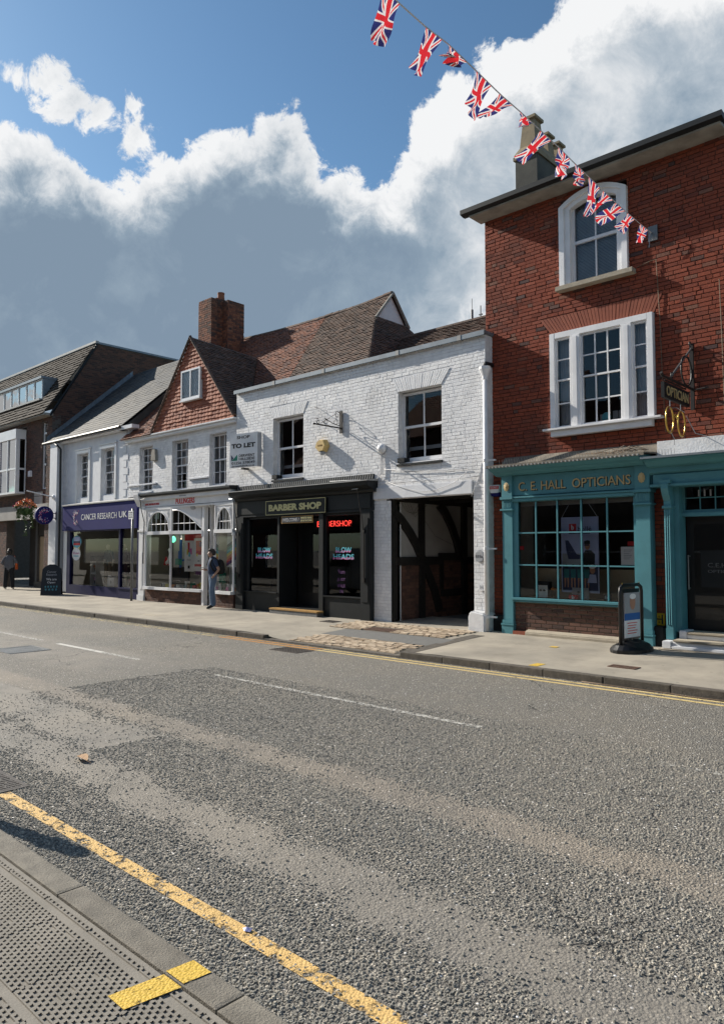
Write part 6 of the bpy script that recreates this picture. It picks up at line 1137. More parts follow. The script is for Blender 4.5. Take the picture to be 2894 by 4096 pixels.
    wt = thing('gift_bag', 'white carrier bag on the charity window floor', 'bag', (-23.7, 12.55, .365)); MB().prism([(-23.95,.365),(-23.45,.365),(-23.48,.72),(-23.70,.66),(-23.92,.74)], 12.5, 12.62).build('bag', 'print_white', wt, bevel=.01); disc(MB(), (-23.66, 12.49, .52), .06, 10).build('print', 'print_grey', wt, fix=False)
    # projecting round sign
    c = thing('round_sign', 'round navy projecting sign with dotted letter C', 'sign', (-26.85, 11.6, 2.6)); X = -26.87
    MB().lathe([(.335, X-.05), (.335, X+.05)], (0, 11.50, 2.91), 28, 'x').build('disc', 'navy', c); rs = random.Random(8); lay = {'print_white': MB(), 'print_red': MB(), 'print_pink': MB(), 'print_lilac': MB()}
    for i in range(120):
        a = rs.uniform(.75, 5.53); q = rs.gauss(.2, .035); m = rs.choice(list(lay)); disc(lay[m], (X+.053+.0004*(i % 12), 11.50+q*math.cos(a), 2.91+q*math.sin(a)), rs.uniform(.008, .018), 7, u=(0, 1, 0))
    for m, mb in lay.items(): mb.build('logo_dots', m, c, fix=False)
    MB().box(X-.02, X+.02, 11.83, 11.95, 2.98, 3.01).box(X-.02, X+.02, 11.83, 11.95, 2.80, 2.83).box(X-.03, X+.03, 11.93, 11.95, 2.74, 3.06).build('bracket', 'navy_dark', c)
    pl = thing('flag_pole', 'short white flagpole socketed on the white pillar', 'flagpole', (-27.1, 11.9, 3.6)); MB().tube([(-27.1, 11.94, 3.62), (-27.1, 10.95, 3.80)], .022, 8).build('pole', 'white_gloss', pl); MB().lathe([(.09, 11.95), (.07, 11.90), (.03, 11.88)], (-27.1, 0, 3.62), 12, 'y').build('socket', 'white_gloss', pl)
charity()
# ================================================================== OFFICE BLOCK far left
off = thing('office_block', 'dark brick office block with mansard tile roof and bay window', 'building', (-35, 12.3, 0))
def office():
    X1, Y = -28.2, 12.3; X0 = -44.; slot = (-29.07, -28.67, 4.05, 6.72); bay = (-38.5, -30.62, 3.95, 6.72); sh = (-44.1, -32.5, -.1, 2.95)
    rec = (-32.45, -28.70, -.1, 3.0); ops = [slot, bay, rec]
    wall(off, 'wall', X0, X1, -.05, 6.95, Y+.01, Y+.34, 'dark_mortar', ops); bricks(off, (X0, Y, 0), (1, 0, 0), (0, -1, 0), X1-X0, 0, 6.9, 'dark_brick', [(a-X0, b-X0, c, d) for a, b, c, d in ops], bl=.225, bh=.075, jit=.001, bond='stretch', joint=.011)
    MB().box(-44, -28.12, 12.14, 12.3, 2.88, 3.45).build('concrete_band', 'plaster', off); MB().box(X0, X1+.05, 11.95, 12.32, 6.90, 6.99).build('soffit', 'soffit', off)
    # gable wall facing right
    gp = [(12.31,6.95),(14.12,10.14),(18.0,10.14),(19.8,6.95),(19.8,0),(12.65,0)]; MB().prism(gp, X1-.3, X1-.012, 'x').build('gable_wall', 'dark_mortar', off)
    def clip(z): return (0, 7.5) if z < 6.95 else ((z-6.95)/3.19*1.81, 7.5-(z-6.95)/3.19*1.8)
    bricks(off, (X1, 12.31, 0), (0, 1, 0), (1, 0, 0), 7.49, 5.4, 10.1, 'dark_brick', (), bl=.225, bh=.075, jit=.001, bond='stretch', joint=.011, clip=clip, n_ind=300)
    MB().tube([(X1+.02,12.2,6.9),(X1+.02,14.12,10.17)], .05, 6).build('verge', 'charcoal', off); MB().box(X0, X1+.06, 14.02, 18.1, 10.14, 10.22).build('flat_roof', 'lead', off); MB().box(X0, X1+.07, 13.99, 14.14, 10.16, 10.25).build('roof_edge', 'lead_pale', off)
    A, Bq, Cq, D = (X0, 11.95, 6.95), (X1, 11.95, 6.95), (X1, 14.08, 10.14), (X0, 14.08, 10.14); MB().add([A, Bq, Cq, D], [(0,1,2,3)]).build('roof_deck', 'concrete_tile', off, fix=False)
    dm = (-40., -29.62, 7.82, 8.68)
    tiles(off, A, Bq, Cq, D, 'concrete_tile', tw=.30, gauge=.175, th=.045, keep=lambda c: not (dm[0] < c[0] < dm[1] and 7.75 < c[2] < 8.74))
    # strip dormer
    dr = MB().box(dm[0], dm[1]+.02, 12.42, 13.9, 8.66, 8.76).build('dormer', 'lead', off); MB().box(dm[1]-.04, dm[1], 12.52, 13.3, 7.80, 8.66).build('cheek', 'lead', dr); x = dm[1]-.06
    for i in range(12):
        a, b = x-.78, x; w = MB().box(a, a+.03, 12.5, 12.56, 7.82, 8.66).box(b-.03, b, 12.5, 12.56, 7.82, 8.66).box(a+.03, b-.03, 12.5, 12.56, 8.62, 8.66).box(a+.03, b-.03, 12.5, 12.56, 7.82, 7.87).build('window', 'white_gloss', dr); MB().quad((a+.03, 12.53, 7.87), (b-.03, 12.53, 7.87), (b-.03, 12.53+random.gauss(0, .003), 8.62), (a+.03, 12.53+random.gauss(0, .003), 8.62)).build('pane', 'glass_sky', w, fix=False); x -= .80
    B(dm[0], dm[1]+.05, 12.35, 12.55, 7.74, 7.815).build('sill', 'lead_pale', dr); room(off, dm[0], dm[1]-.05, 12.6, 13.8, 7.83, 8.62)
    # bay window
    by = MB().box(-38.5, -30.64, 11.88, 12.3, 6.22, 6.62).box(-38.5, -30.64, 11.90, 12.3, 3.95, 4.03).build('bay_window', 'white_gloss', off); x = -30.64
    for i in range(9):
        a, b = x-.86, x; w = MB().box(b-.06, b, 11.9, 12.0, 4.03, 6.22).box(a, b-.06, 11.91, 11.99, 4.94, 5.02).build('mullion', 'white_gloss', by)
        for (c, d) in ((4.03, 4.94), (5.02, 6.22)): k = random.gauss(0, .006); MB().quad((a, 11.95-k, c), (b-.06, 11.95+k, c), (b-.06, 11.95+k, d), (a, 11.95-k, d)).build('pane', 'glass_sky', w, fix=False)
        x -= .86
    w = MB().box(-30.66, -30.64, 12.0, 12.06, 4.03, 6.22).box(-30.66, -30.64, 12.26, 12.32, 4.03, 6.22).box(-30.66, -30.64, 12.06, 12.26, 4.94, 5.02).build('mullion', 'white_gloss', by); MB().quad((-30.65, 12.06, 4.03), (-30.65, 12.26, 4.03), (-30.65, 12.26, 6.22), (-30.65, 12.06, 6.22)).build('pane', 'glass_dark', w, fix=False)
    room(off, -38.4, -30.7, 12.35, 14.5, 3.9, 6.7)
    s = MB().box(slot[0], slot[0]+.05, 12.36, 12.42, slot[2], slot[3]).box(slot[1]-.03, slot[1], 12.36, 12.42, slot[2], slot[3]).box(slot[0]+.05, slot[1]-.03, 12.36, 12.42, 5.0, 5.08).box(slot[0]+.05, slot[1]-.03, 12.36, 12.42, 6.25, 6.33).box(slot[0]+.05, slot[1]-.03, 12.36, 12.42, slot[2], slot[2]+.05).build('window', 'white_gloss', off)
    for (a, b) in ((slot[2]+.05, 5.0), (5.08, 6.25), (6.33, slot[3])): MB().quad((slot[0]+.05, 12.39, a), (slot[1]-.03, 12.39, a), (slot[1]-.03, 12.39, b), (slot[0]+.05, 12.39, b)).build('pane', 'glass_sky', s, fix=False)
    room(off, -29.6, -28.55, 12.45, 13.5, 3.9, 6.85); B(-30.2, -29.95, 12.22, 12.3, 4.62, 4.86).build('vent_box', 'white_paint', off, bevel=.01); B(-29.6, -28.9, 12.25, 12.3, 3.46, 3.95).build('concrete_panel', 'plaster', off)
    # recessed boarded shop entrance
    MB().box(-32.45, -28.72, 13.3, 13.4, 0, 2.9).build('recess_back', 'room_dark', off); B(-31.2, -30.4, 13.2, 13.28, .1, 2.2).build('boarding', 'wood_beige', off); B(-30.15, -28.9, 13.18, 13.28, .35, 2.15).build('boarding', 'wood_beige', off); B(-30.36, -30.18, 13.15, 13.28, .1, 2.3).build('door_post', 'red_rubber', off); B(-31.4, -31.2, 13.1, 13.3, .1, 2.9).build('door_post', 'grey_metal', off); B(-31.2, -28.8, 13.14, 13.28, 2.25, 2.85).build('transom_panel', 'room_dark', off); B(-32.45, -28.72, 12.65, 13.4, 2.9, 3.0).build('recess_ceiling', 'room_dark', off); B(-31.0, -28.75, 12.9, 13.3, .04, .3).build('threshold', 'render_grey', off)
    B(X0, X0+.3, 12.65, 19.8, 0, 6.9).build('rear_wall', 'dark_mortar', off)
office()
# ================================================================== PEOPLE
M('skin', (.42, .25, .175), (.36, .21, .15), rough=.55, scale=20); M('skin_doll', (.62, .57, .46), rough=.5); M('tee_navy', (.04, .06, .115), (.03, .048, .09), rough=.85, scale=14, bump=.3, bscale=30); M('jeans', (.10, .15, .23), (.14, .19, .27), rough=.9, scale=10, bump=.4, bscale=25); M('hair_dark', (.02, .016, .013), (.05, .045, .042), rough=.6, scale=60)
M('shoe_black', (.015, .015, .016), rough=.5); M('shoe_white', (.7, .7, .7), rough=.6); M('top_grey', (.12, .125, .14), (.10, .105, .12), rough=.95, scale=12, bump=.3, bscale=30); M('trousers_black', (.014, .016, .02), rough=.9); M('bag_orange', (.62, .13, .025), (.52, .10, .02), rough=.7, scale=8); M('shirt_teal', (.025, .06, .07), rough=.9); M('khaki', (.20, .165, .115), rough=.9); M('dress_plum', (.05, .018, .03), (.07, .03, .045), rough=.9, scale=30)
def person(root, J, E, mats, yaw, place, k=1/1.07):
    """J: name -> (f, l, z, rf, rl); E: (a, b, material). One skinned body; faces take the material of the nearest bone."""
    names = list(J); idx = {n: i for i, n in enumerate(names)}; c, s = math.cos(yaw), math.sin(yaw)
    me = bpy.data.meshes.new('body'); me.from_pydata([J[n][:3] for n in names], [(idx[a], idx[b]) for a, b, m in E], []); ob = bpy.data.objects.new('body', me); C.objects.link(ob)
    sk = ob.modifiers.new('skin', 'SKIN'); sk.use_smooth_shade = True
    for i, n in enumerate(names):
        v = me.skin_vertices[0].data[i]; v.radius = J[n][3:5]; v.use_root = (n == 'pelvis')
    sb = ob.modifiers.new('sub', 'SUBSURF'); sb.levels = 2; sb.render_levels = 2
    dg = bpy.context.evaluated_depsgraph_get(); m2 = bpy.data.meshes.new_from_object(ob.evaluated_get(dg)); bpy.data.objects.remove(ob); bpy.data.meshes.remove(me)
    ml = []
    for a, b, m in E:
        if m not in ml: ml.append(m)
    for m in ml: m2.materials.append(MATS[m])
    segs = [(np.array(J[a][:3]), np.array(J[b][:3]), ml.index(m), (max(J[a][3:5])+max(J[b][3:5]))/2) for a, b, m in E]
    for p in m2.polygons:
        q = np.array(p.center); best, bi = 9, 0
        for a, b, mi, r in segs:
            t = np.clip(np.dot(q-a, b-a)/max(np.dot(b-a, b-a), 1e-6), 0, 1); d = np.linalg.norm(q-a-(b-a)*t)/r
            if d < best: best, bi = d, mi
        p.material_index = bi; p.use_smooth = True
    def tr(f, l, z): return ((f*c-l*s)*k, (f*s+l*c)*k, z*k)
    for v in m2.vertices: v.co = tr(*v.co)
    o = bpy.data.objects.new('body', m2); C.objects.link(o); o.parent = root; ORG[o.name] = ORG[root.name]
    def T(f, l, z): q = tr(f, l, z); return (q[0]+place[0], q[1]+place[1], q[2]+place[2])
    return o, T
def base_joints(h=1.0):
    J = {'pelvis': (0,0,.95,.105,.15), 'waist': (0,0,1.10,.095,.14), 'chest': (-.005,0,1.30,.11,.165), 'collar': (0,0,1.43,.07,.09), 'neck': (.015,0,1.49,.052,.052), 'jaw': (.04,0,1.545,.072,.062), 'skull': (.03,0,1.63,.095,.078), 'crown': (.025,0,1.70,.06,.055), 'nose': (.135,0,1.60,.013,.012)}
    E = [('pelvis','waist','T'), ('waist','chest','T'), ('chest','collar','T'), ('collar','neck','S'), ('neck','jaw','S'), ('jaw','skull','S'), ('skull','crown','S'), ('skull','nose','S')]
    return J, E
def limb(J, E, n, pts, mats):
    prev = pts[0]
    for i, (nm, co) in enumerate(pts[1:]):
        J[nm+n] = co; E.append((pts[0][0] if i == 0 else pts[i][0]+n, nm+n, mats[i]))
def fingers(T, hand, d, up, mat, root, n=5, side=1):
    d = Vector(d).normalized(); up = Vector(up).normalized(); sd = d.cross(up); mb = MB()
    for i in range(4):
        a = Vector(hand)+sd*(.03-.02*i); ln = (.065, .078, .075, .06)[i]; mb.tube([T(*a), T(*(a+d*ln*.5+up*-.006)), T(*(a+d*ln*.85-up*.03))], [.010, .009, .007], 6)
    a = Vector(hand)+sd*.04*side-d*.03; mb.tube([T(*a), T(*(a+sd*.025*side+d*.03)), T(*(a+sd*.03*side+d*.06+up*.01))], [.012, .010, .008], 6); mb.build('fingers', mat, root, smooth=True)
def hair(T, root, mat, pts, r):
    mb = MB()
    for (q, rr) in zip(pts, r):
        V = []; n = 8; prof = [(math.sin(math.pi*i/6), math.cos(math.pi*i/6)) for i in range(7)]
        mb.lathe([(rr*a+.0005, -rr*b) for a, b in prof], T(*q), n)
    return mb.build('hair', mat, root, smooth=True)
def man():
    place = (-16.45, 11.63, PZ(-16.4, 11.6)); r = thing('person', 'person in navy t-shirt and jeans with backpack, reading a phone', 'person', place); J, E = base_joints()
    J['jaw'] = (.075, 0, 1.53, .068, .06); J['skull'] = (.065, 0, 1.615, .092, .078); J['crown'] = (.05, 0, 1.685, .062, .056); J['nose'] = (.168, 0, 1.565, .013, .012)
    J['pelvis'] = (0, 0, .95, .125, .155); J['waist'] = (.01, 0, 1.10, .125, .15); J['chest'] = (0, 0, 1.30, .13, .175)
    E = [(a, b, {'T': 'tee_navy', 'S': 'skin'}[m]) for a, b, m in E]
    for sd, n in ((1, 'L'), (-1, 'R')):
        limb(J, E, n, [('pelvis', None), ('hip', (0, .09*sd, .90, .11, .095)), ('knee', (.02+.05*sd, .10*sd, .50, .078, .072)), ('ankle', (-.03+.07*sd, .115*sd, .11, .062, .058)), ('ball', (.09+.07*sd, .13*sd, .045, .048, .048)), ('toe', (.165+.07*sd, .14*sd, .035, .034, .038))], ['jeans', 'jeans', 'jeans', 'shoe_black', 'shoe_black'])
    limb(J, E, 'L', [('collar', None), ('shoulder', (0, .18, 1.385, .068, .062)), ('upper', (-.045, .225, 1.25, .056, .052)), ('elbow', (-.095, .245, 1.13, .042, .040)), ('wrist', (.045, .205, .95, .033, .030)), ('hand', (.085, .175, .89, .030, .038))], ['tee_navy', 'tee_navy', 'skin', 'skin', 'skin'])
    limb(J, E, 'R', [('collar', None), ('shoulder', (0, -.18, 1.385, .068, .062)), ('upper', (.0, -.215, 1.25, .056, .052)), ('elbow', (.02, -.225, 1.12, .042, .040)), ('wrist', (.19, -.10, 1.12, .033, .030)), ('hand', (.25, -.06, 1.14, .028, .038))], ['tee_navy', 'tee_navy', 'skin', 'skin', 'skin'])
    yaw = R(254); o, T = person(r, J, E, None, yaw, place); fingers(T, (.265, -.06, 1.14), (1, .1, .15), (0, 0, 1), 'skin', r, side=1)
    hair(T, r, 'hair_dark', [(.02, 0, 1.655), (-.01, 0, 1.62), (.065, 0, 1.69), (.11, 0, 1.685), (.0, .045, 1.60), (.0, -.045, 1.60), (.03, .03, 1.68), (.03, -.03, 1.68)], [.082, .08, .055, .03, .052, .052, .058, .058])
    MB().tube([T(.165, .05, 1.605), T(.172, 0, 1.60), T(.165, -.05, 1.605)], .004, 4).tube([T(.16, .06, 1.605), T(.06, .085, 1.62)], .004, 4).build('spectacles', 'black_plastic', r)
    mb = MB()
    for sd in (1, -1): mb.tube([T(.075, .078*sd, 1.60), T(.07, .09*sd, 1.60), T(.075, .085*sd, 1.565)], .016, 6)
    mb.build('ear', 'skin', r, smooth=True)
    ph = MB(); a = [T(.27+.11*u-.03, -.055+.05*v, 1.168+.03*u) for u, v in ((0, -1), (1, -1), (1, 1), (0, 1))]; ph.add([*a, *[(x, y, z+.009) for x, y, z in a]], [(0,3,2,1),(4,5,6,7),(0,1,5,4),(1,2,6,5),(2,3,7,6),(3,0,4,7)]); p_ = ph.build('phone', 'black_plastic'); tag(p_, 'dark phone held in front of the person in jeans', 'phone')
    bp = thing('backpack', 'black backpack worn by the person in jeans', 'backpack', place); ORG[bp.name] = Vector(place)
    pk = MB(); prof = [(-.13, .98), (-.30, 1.0), (-.335, 1.12), (-.31, 1.33), (-.22, 1.43), (-.12, 1.42)]; n = len(prof); vs = [T(f, -.14, z) for f, z in prof]+[T(f, .14, z) for f, z in prof]; pk.add(vs, [tuple(range(n)), tuple(range(2*n-1, n-1, -1))]+[(i, (i+1) % n, n+(i+1) % n, n+i) for i in range(n)]); pk.build('pack', 'black_matt', bp, bevel=.025, smooth=True)
    st = MB()
    for sd in (1, -1): st.tube([T(-.12, .10*sd, 1.40), T(-.02, .125*sd, 1.47), T(.09, .13*sd, 1.40), T(.125, .125*sd, 1.28), T(.06, .17*sd, 1.13), T(-.10, .15*sd, 1.05)], .022, 6)
    st.build('strap', 'black_matt', bp, smooth=True)
man()
def woman():
    place = (-30.55, 11.72, PZ(-30.5, 11.7)); r = thing('person', 'person seen from behind in grey top and dark trousers', 'person', place); J, E = base_joints(); E = [(a, b, {'T': 'top_grey', 'S': 'skin'}[m]) for a, b, m in E]
    J['pelvis'] = (0, 0, .95, .16, .22); J['waist'] = (0, 0, 1.08, .15, .22); J['chest'] = (-.005, 0, 1.30, .145, .20)
    for sd, n in ((1, 'L'), (-1, 'R')):
        limb(J, E, n, [('pelvis', None), ('hip', (0, .10*sd, .86, .12, .115)), ('knee', (.01, .13*sd, .50, .105, .10)), ('ankle', (-.02, .15*sd, .14, .09, .088)), ('ball', (.05, .155*sd, .05, .06, .06)), ('toe', (.15, .16*sd, .04, .04, .044))], ['trousers_black', 'trousers_black', 'trousers_black', 'shoe_white', 'shoe_white'])
        limb(J, E, n, [('collar', None), ('shoulder', (0, .17*sd, 1.37, .075, .07)), ('elbow', (-.02, .30*sd, 1.12, .08, .078)), ('wrist', (.17, .20*sd, 1.06, .035, .033)), ('hand', (.24, .14*sd, 1.08, .028, .036))], ['top_grey', 'top_grey', 'top_grey', 'skin'])
    o, T = person(r, J, E, None, R(145), place); hair(T, r, 'hair_dark', [(.02, 0, 1.66), (-.03, 0, 1.62), (-.03, .04, 1.56), (-.03, -.04, 1.56), (.04, .05, 1.64), (.04, -.05, 1.64), (-.03, 0, 1.70)], [.10, .095, .07, .07, .07, .07, .06]); fingers(T, (.26, .14, 1.08), (1, -.3, .1), (0, 0, 1), 'skin', r); fingers(T, (.26, -.14, 1.08), (1, .3, .1), (0, 0, 1), 'skin', r, side=-1)
    b = thing('shoulder_bag', 'orange tote bag hanging from the shoulder of the grey topped person', 'bag', place); MB().add([T(f, l, z) for l in (-.255, -.32) for f, z in ((-.10, .86), (.16, .86), (.13, 1.14), (-.07, 1.14))], [(0,1,2,3),(7,6,5,4),(0,4,5,1),(1,5,6,2),(2,6,7,3),(3,7,4,0)]).build('bag', 'bag_orange', b, bevel=.012); MB().tube([T(-.05, -.285, 1.13), T(-.03, -.21, 1.44), T(.08, -.285, 1.13)], .012, 6).build('strap', 'bag_orange', b)
    p_ = MB().add([T(.30+.02*u, .03*v, 1.10+.10*w) for u in (0, .5) for v, w in ((-1, 0), (1, 0), (1, 1), (-1, 1))], [(0,1,2,3),(7,6,5,4),(0,4,5,1),(1,5,6,2),(2,6,7,3),(3,7,4,0)]).build('phone', 'black_plastic'); tag(p_, 'dark phone held by the grey topped person', 'phone')
woman()
def doll(x, y, lab, female):
    place = (x, y, .36); r = thing('mannequin', lab, 'mannequin', place); J, E = base_joints(); tm = 'dress_plum' if female else 'shirt_teal'; E = [(a, b, {'T': tm, 'S': 'skin_doll'}[m]) for a, b, m in E]; leg = 'skin_doll' if female else 'khaki'
    for sd, n in ((1, 'L'), (-1, 'R')):
        limb(J, E, n, [('pelvis', None), ('hip', (0, .085*sd, .90, .09, .085)), ('knee', (.0, .09*sd, .50, .06, .058) if female else (.0, .10*sd, .5, .075, .075)), ('ankle', (-.02, .09*sd, .09, .04, .038) if female else (-.02, .11*sd, .09, .06, .06)), ('toe', (.12, .10*sd, .035, .03, .034))], [leg if not female else tm, leg, leg, 'skin_doll' if female else 'shoe_black'])
        limb(J, E, n, [('collar', None), ('shoulder', (0, .17*sd, 1.385, .066, .06)), ('elbow', (-.03, .24*sd, 1.12, .048, .045)), ('wrist', (.03, .26*sd, .88, .03, .028)), ('hand', (.05, .26*sd, .80, .022, .032))], [tm, tm, 'skin_doll' if not female else tm, 'skin_doll'])
    o, T = person(r, J, E, None, R(-75), place, .92/1.07)
    if female:
        sk = MB(); n = 16; V = []; rs = [(.12, .165, 1.10), (.15, .20, .92), (.19, .25, .70), (.21, .27, .50)]
        for (a, b, z) in rs:
            for i in range(n): V.append(T(a*math.cos(i*6.283/n), b*math.sin(i*6.283/n)*(1+.05*(i % 2)), z))
        sk.add(V, [(k*n+i, k*n+(i+1) % n, (k+1)*n+(i+1) % n, (k+1)*n+i) for k in range(3) for i in range(n)]); sk.build('skirt', 'dress_plum', r, smooth=True, fix=False); hair(T, r, 'print_pink', [(-.02, -.12, 1.66)], [.07]).name = 'flower'
    else: MB().tube([T(-.0, .08, 1.45), T(.09, 0, 1.40), T(.0, -.08, 1.45)], .025, 6).build('shirt_collar', 'shirt_teal', r)
doll(-24.15, 12.65, 'male mannequin in dark teal shirt and khaki trousers', False); doll(-22.85, 12.55, 'female mannequin in plum dress with pink flower', True)
# ================================================================== STREET THINGS
p_ = thing('sign_post', 'grey steel post with small parking plate before the navy shopfront', 'sign post', (-20.85, 11.7, .04)); MB().tube([(-20.85, 11.7, .03), (-20.85, 11.7, 2.93)], .038, 10).build('post', 'grey_metal', p_, smooth=True); MB().box(-21.0, -20.72, 11.635, 11.65, 2.60, 2.86).build('plate', 'print_white', p_); MB().box(-20.88, -20.82, 11.65, 11.70, 2.65, 2.80).build('clamp', 'grey_metal', p_); text('No stopping', .22, .04, (-20.86, 11.632, 2.80), 'print_black', p_, depth=.003); text('8 am - 6 pm', .2, .04, (-20.86, 11.632, 2.73), 'print_black', p_, depth=.003); text('Except loading', .23, .04, (-20.86, 11.632, 2.66), 'print_black', p_, depth=.003)
def aboard():
    x, y = -25.75, 11.35; z = PZ(x, y); a = thing('pavement_board', 'black chalkboard A-board outside the charity shop', 'A-board', (x, y, z)); c, s = math.cos(R(60)), math.sin(R(60))
    def Q(u, v, w): return (x+u*c-v*s, y+u*s+v*c, z+w)
    for sg in (-1, 1):
        prof = [(-.34, 0), (.34, 0), (.31, .92), (.20, 1.02), (.08, 1.08), (-.08, 1.08), (-.20, 1.02), (-.31, .92)]; n = len(prof); v0 = lambda w: sg*.26*(1-w/1.08)
        MB().add([Q(u, v0(w), w) for u, w in prof]+[Q(u, v0(w)+sg*.02, w) for u, w in prof], [tuple(range(n)), tuple(range(2*n-1, n-1, -1))]+[(i, (i+1) % n, n+(i+1) % n, n+i) for i in range(n)]).build('panel', 'black_plastic', a)
        if sg < 0:
            for i, (tx, h, w, m) in enumerate((('Cancer', .82, .3, 'print_grey'), ('Research', .72, .34, 'print_grey'), ('We are', .56, .34, 'print_white'), ('Open', .44, .26, 'print_white'), ('* * * * *', .30, .42, 'print_cyan'), ('* * * *', .20, .40, 'print_cyan'))):
                nn = np.array([0, -1, .24]); text(tx, w, .085, Q(0, v0(h)-.026, h), m, a, depth=.003, u=(c, s, 0), v=tuple(np.array([-s*.24, c*.24, .97])))
    return a
aboard()
def opt_board():
    x, y = -4.88, 11.12; z = PZ(x, y); a = thing('pavement_sign', 'black swing sign on moulded base outside the opticians', 'A-board', (x, y, z)); c, s = math.cos(R(84)), math.sin(R(84))
    def Q(u, v, w): return (x+.10+u*c+v*s, y+.18+u*s-v*c, z+w)
    bs = MB(); n = 22; V = []
    for (k, w) in ((1, 0), (1, .05), (.86, .10), (.45, .16), (.12, .17)):
        for i in range(n): V.append(Q(.44*k*math.cos(i*6.283/n), .28*k*math.sin(i*6.283/n), w+(.02*math.cos(i*12.566/n) if k < .9 else 0)))
    bs.add(V, [(k*n+i, k*n+(i+1) % n, (k+1)*n+(i+1) % n, (k+1)*n+i) for k in range(4) for i in range(n)]+[tuple(range(4*n, 5*n)), tuple(range(n-1, -1, -1))]); bs.build('base', 'black_plastic', a, bevel=.004)
    W = .33; MB().tube([Q(-W, 0, .02), Q(-W, 0, .93), Q(-W+.02, 0, 1.0), Q(-W+.09, 0, 1.04), Q(W-.09, 0, 1.04), Q(W-.02, 0, 1.0), Q(W, 0, .93), Q(W, 0, .10)], .028, 8).build('hoop', 'black_plastic', a, smooth=True)
    def pl(u0, u1, w0, w1, d, nm, m): MB().add([Q(u, d+e, w) for e in (0, .012) for u, w in ((u0, w0), (u1, w0), (u1, w1), (u0, w1))], [(0,1,2,3),(7,6,5,4),(0,4,5,1),(1,5,6,2),(2,6,7,3),(3,7,4,0)]).build(nm, m, a)
    pl(-.26, .26, .18, .98, -.012, 'panel', 'black_plastic'); pl(-.235, .235, .22, .92, .004, 'poster', 'print_white'); pl(-.235, .235, .60, .92, .009, 'photo', 'print_grey'); pl(-.235, .235, .49, .60, .0095, 'banner', 'print_blue')
    nv = tuple(np.array([-s, c, 0])); 
    q = Q(.01, .024, .77); disc(MB(), q, .085, 14, u=(c, s, 0), ry=.12).build('face_print', 'print_skin', a, fix=False); disc(MB(), Q(.01, .026, .86), .10, 12, u=(c, s, 0), ry=.045).build('hair_print', 'print_white', a, fix=False)
    for i in range(5): pl(-.15+.02*(i % 2), .15-.03*(i % 3), .44-.04*i, .452-.04*i, .0065, 'text_line', 'print_red')
    for sg in (-.26, .26): MB().tube([Q(sg, 0, 1.02), Q(sg, 0, 1.08)], .008, 5).build('hanger', 'gold', a)
opt_board()
# H hydrant sign
h = thing('hydrant_sign', 'yellow fire hydrant sign with black H and sixes on brick strip', 'sign', (-4.69, 12.2, .37)); B(-4.775, -4.605, 12.215, 12.235, .375, .575).build('plate', 'hydrant_yellow', h, bevel=.006); MB().box(-4.755, -4.73, 12.210, 12.2145, .40, .555).box(-4.655, -4.63, 12.210, 12.2145, .40, .555).box(-4.73, -4.655, 12.210, 12.2145, .468, .488).build('letter_h', 'print_black', h)
for zz in (.525, .43): text('6', .022, .04, (-4.692, 12.211, zz), 'print_black', h, depth=.003, name='numeral')
# hanging opticians sign
def hang():
    X = -4.11; t = thing('hanging_sign', 'black iron bracket with OPTICIAN board hanging over the doorcase', 'sign', (X, 12.3, 3.7))
    MB().box(X-.03, X+.03, 12.29, 12.335, 3.92, 5.02).build('wall_bar', 'black_iron', t); MB().tube([(X, 12.31, 4.26), (X, 11.0, 4.26)], .022, 6).tube([(X, 12.0, 4.21), (X, 11.1, 4.21)], .012, 5).tube([(X, 11.03, 4.26), (X, 10.97, 4.30)], .025, 5).build('arm', 'black_iron', t)
    MB().tube([(X, 12.29, 4.93), (X, 11.36, 4.30)], .018, 6).build('stay', 'grey_metal', t); MB().tube([(X, 12.29-.24+.235*math.cos(a), 4.52+.24*math.sin(a)) for a in np.linspace(0, 6.28, 26)], .014, 6).build('ring', 'black_iron', t); MB().tube([(X, 11.42+.05*math.cos(a), 4.33+.05*math.sin(a)) for a in np.linspace(0, 5, 12)], .01, 5).tube([(X, 12.25+.04*math.cos(a), 5.0+.04*math.sin(a)) for a in np.linspace(0, 5, 12)], .01, 5).build('scroll', 'black_iron', t); MB().tube([(X, 12.3, 4.24), (X+.25, 12.31, 4.26)], .014, 5).build('side_stay', 'black_iron', t)
    B(X-.025, X+.025, 11.02, 12.10, 3.93, 4.17).build('board', 'charcoal', t); MB().box(X+.026, X+.031, 11.04, 12.08, 4.145, 4.155).box(X+.026, X+.031, 11.04, 12.08, 3.945, 3.955).build('border', 'print_black', t)
    text('OPTICIAN', .92, .15, (X+.03, 11.56, 4.05), 'gilt', t, depth=.01, u=(0, 1, 0)); MB().tube([(X, 11.3, 3.93), (X, 11.3, 3.80)], .006, 4).tube([(X, 11.75, 3.93), (X, 11.75, 3.80)], .006, 4).build('chain', 'steel', t)
    g = thing('giant_spectacles', 'gilded giant spectacles hanging below the OPTICIAN board', 'spectacles', (X, 11.5, 3.5)); rim = MB()
    for cy in (11.28, 11.78): rim.tube([(X, cy+.155*math.cos(a), 3.62+.20*math.sin(a)) for a in np.linspace(0, 6.283, 28)], .014, 7)
    rim.build('rim', 'gold', g, smooth=True); MB().tube([(X, 11.43, 3.67), (X, 11.53, 3.73), (X, 11.63, 3.67)], .018, 6).build('bridge', 'gold', g); MB().tube([(X, 11.28, 3.80), (X+.02, 11.5, 3.84), (X+.05, 11.78, 3.80)], .007, 5).tube([(X+.05, 11.85, 3.75), (X+.1, 12.1, 3.5), (X+.3, 12.3, 3.43)], .007, 5).tube([(X, 11.3, 3.45), (X-.05, 11.6, 3.36), (X-.2, 12.0, 3.33)], .006, 5).build('wire', 'steel', g)
hang()
w = MB(); random.seed(11)
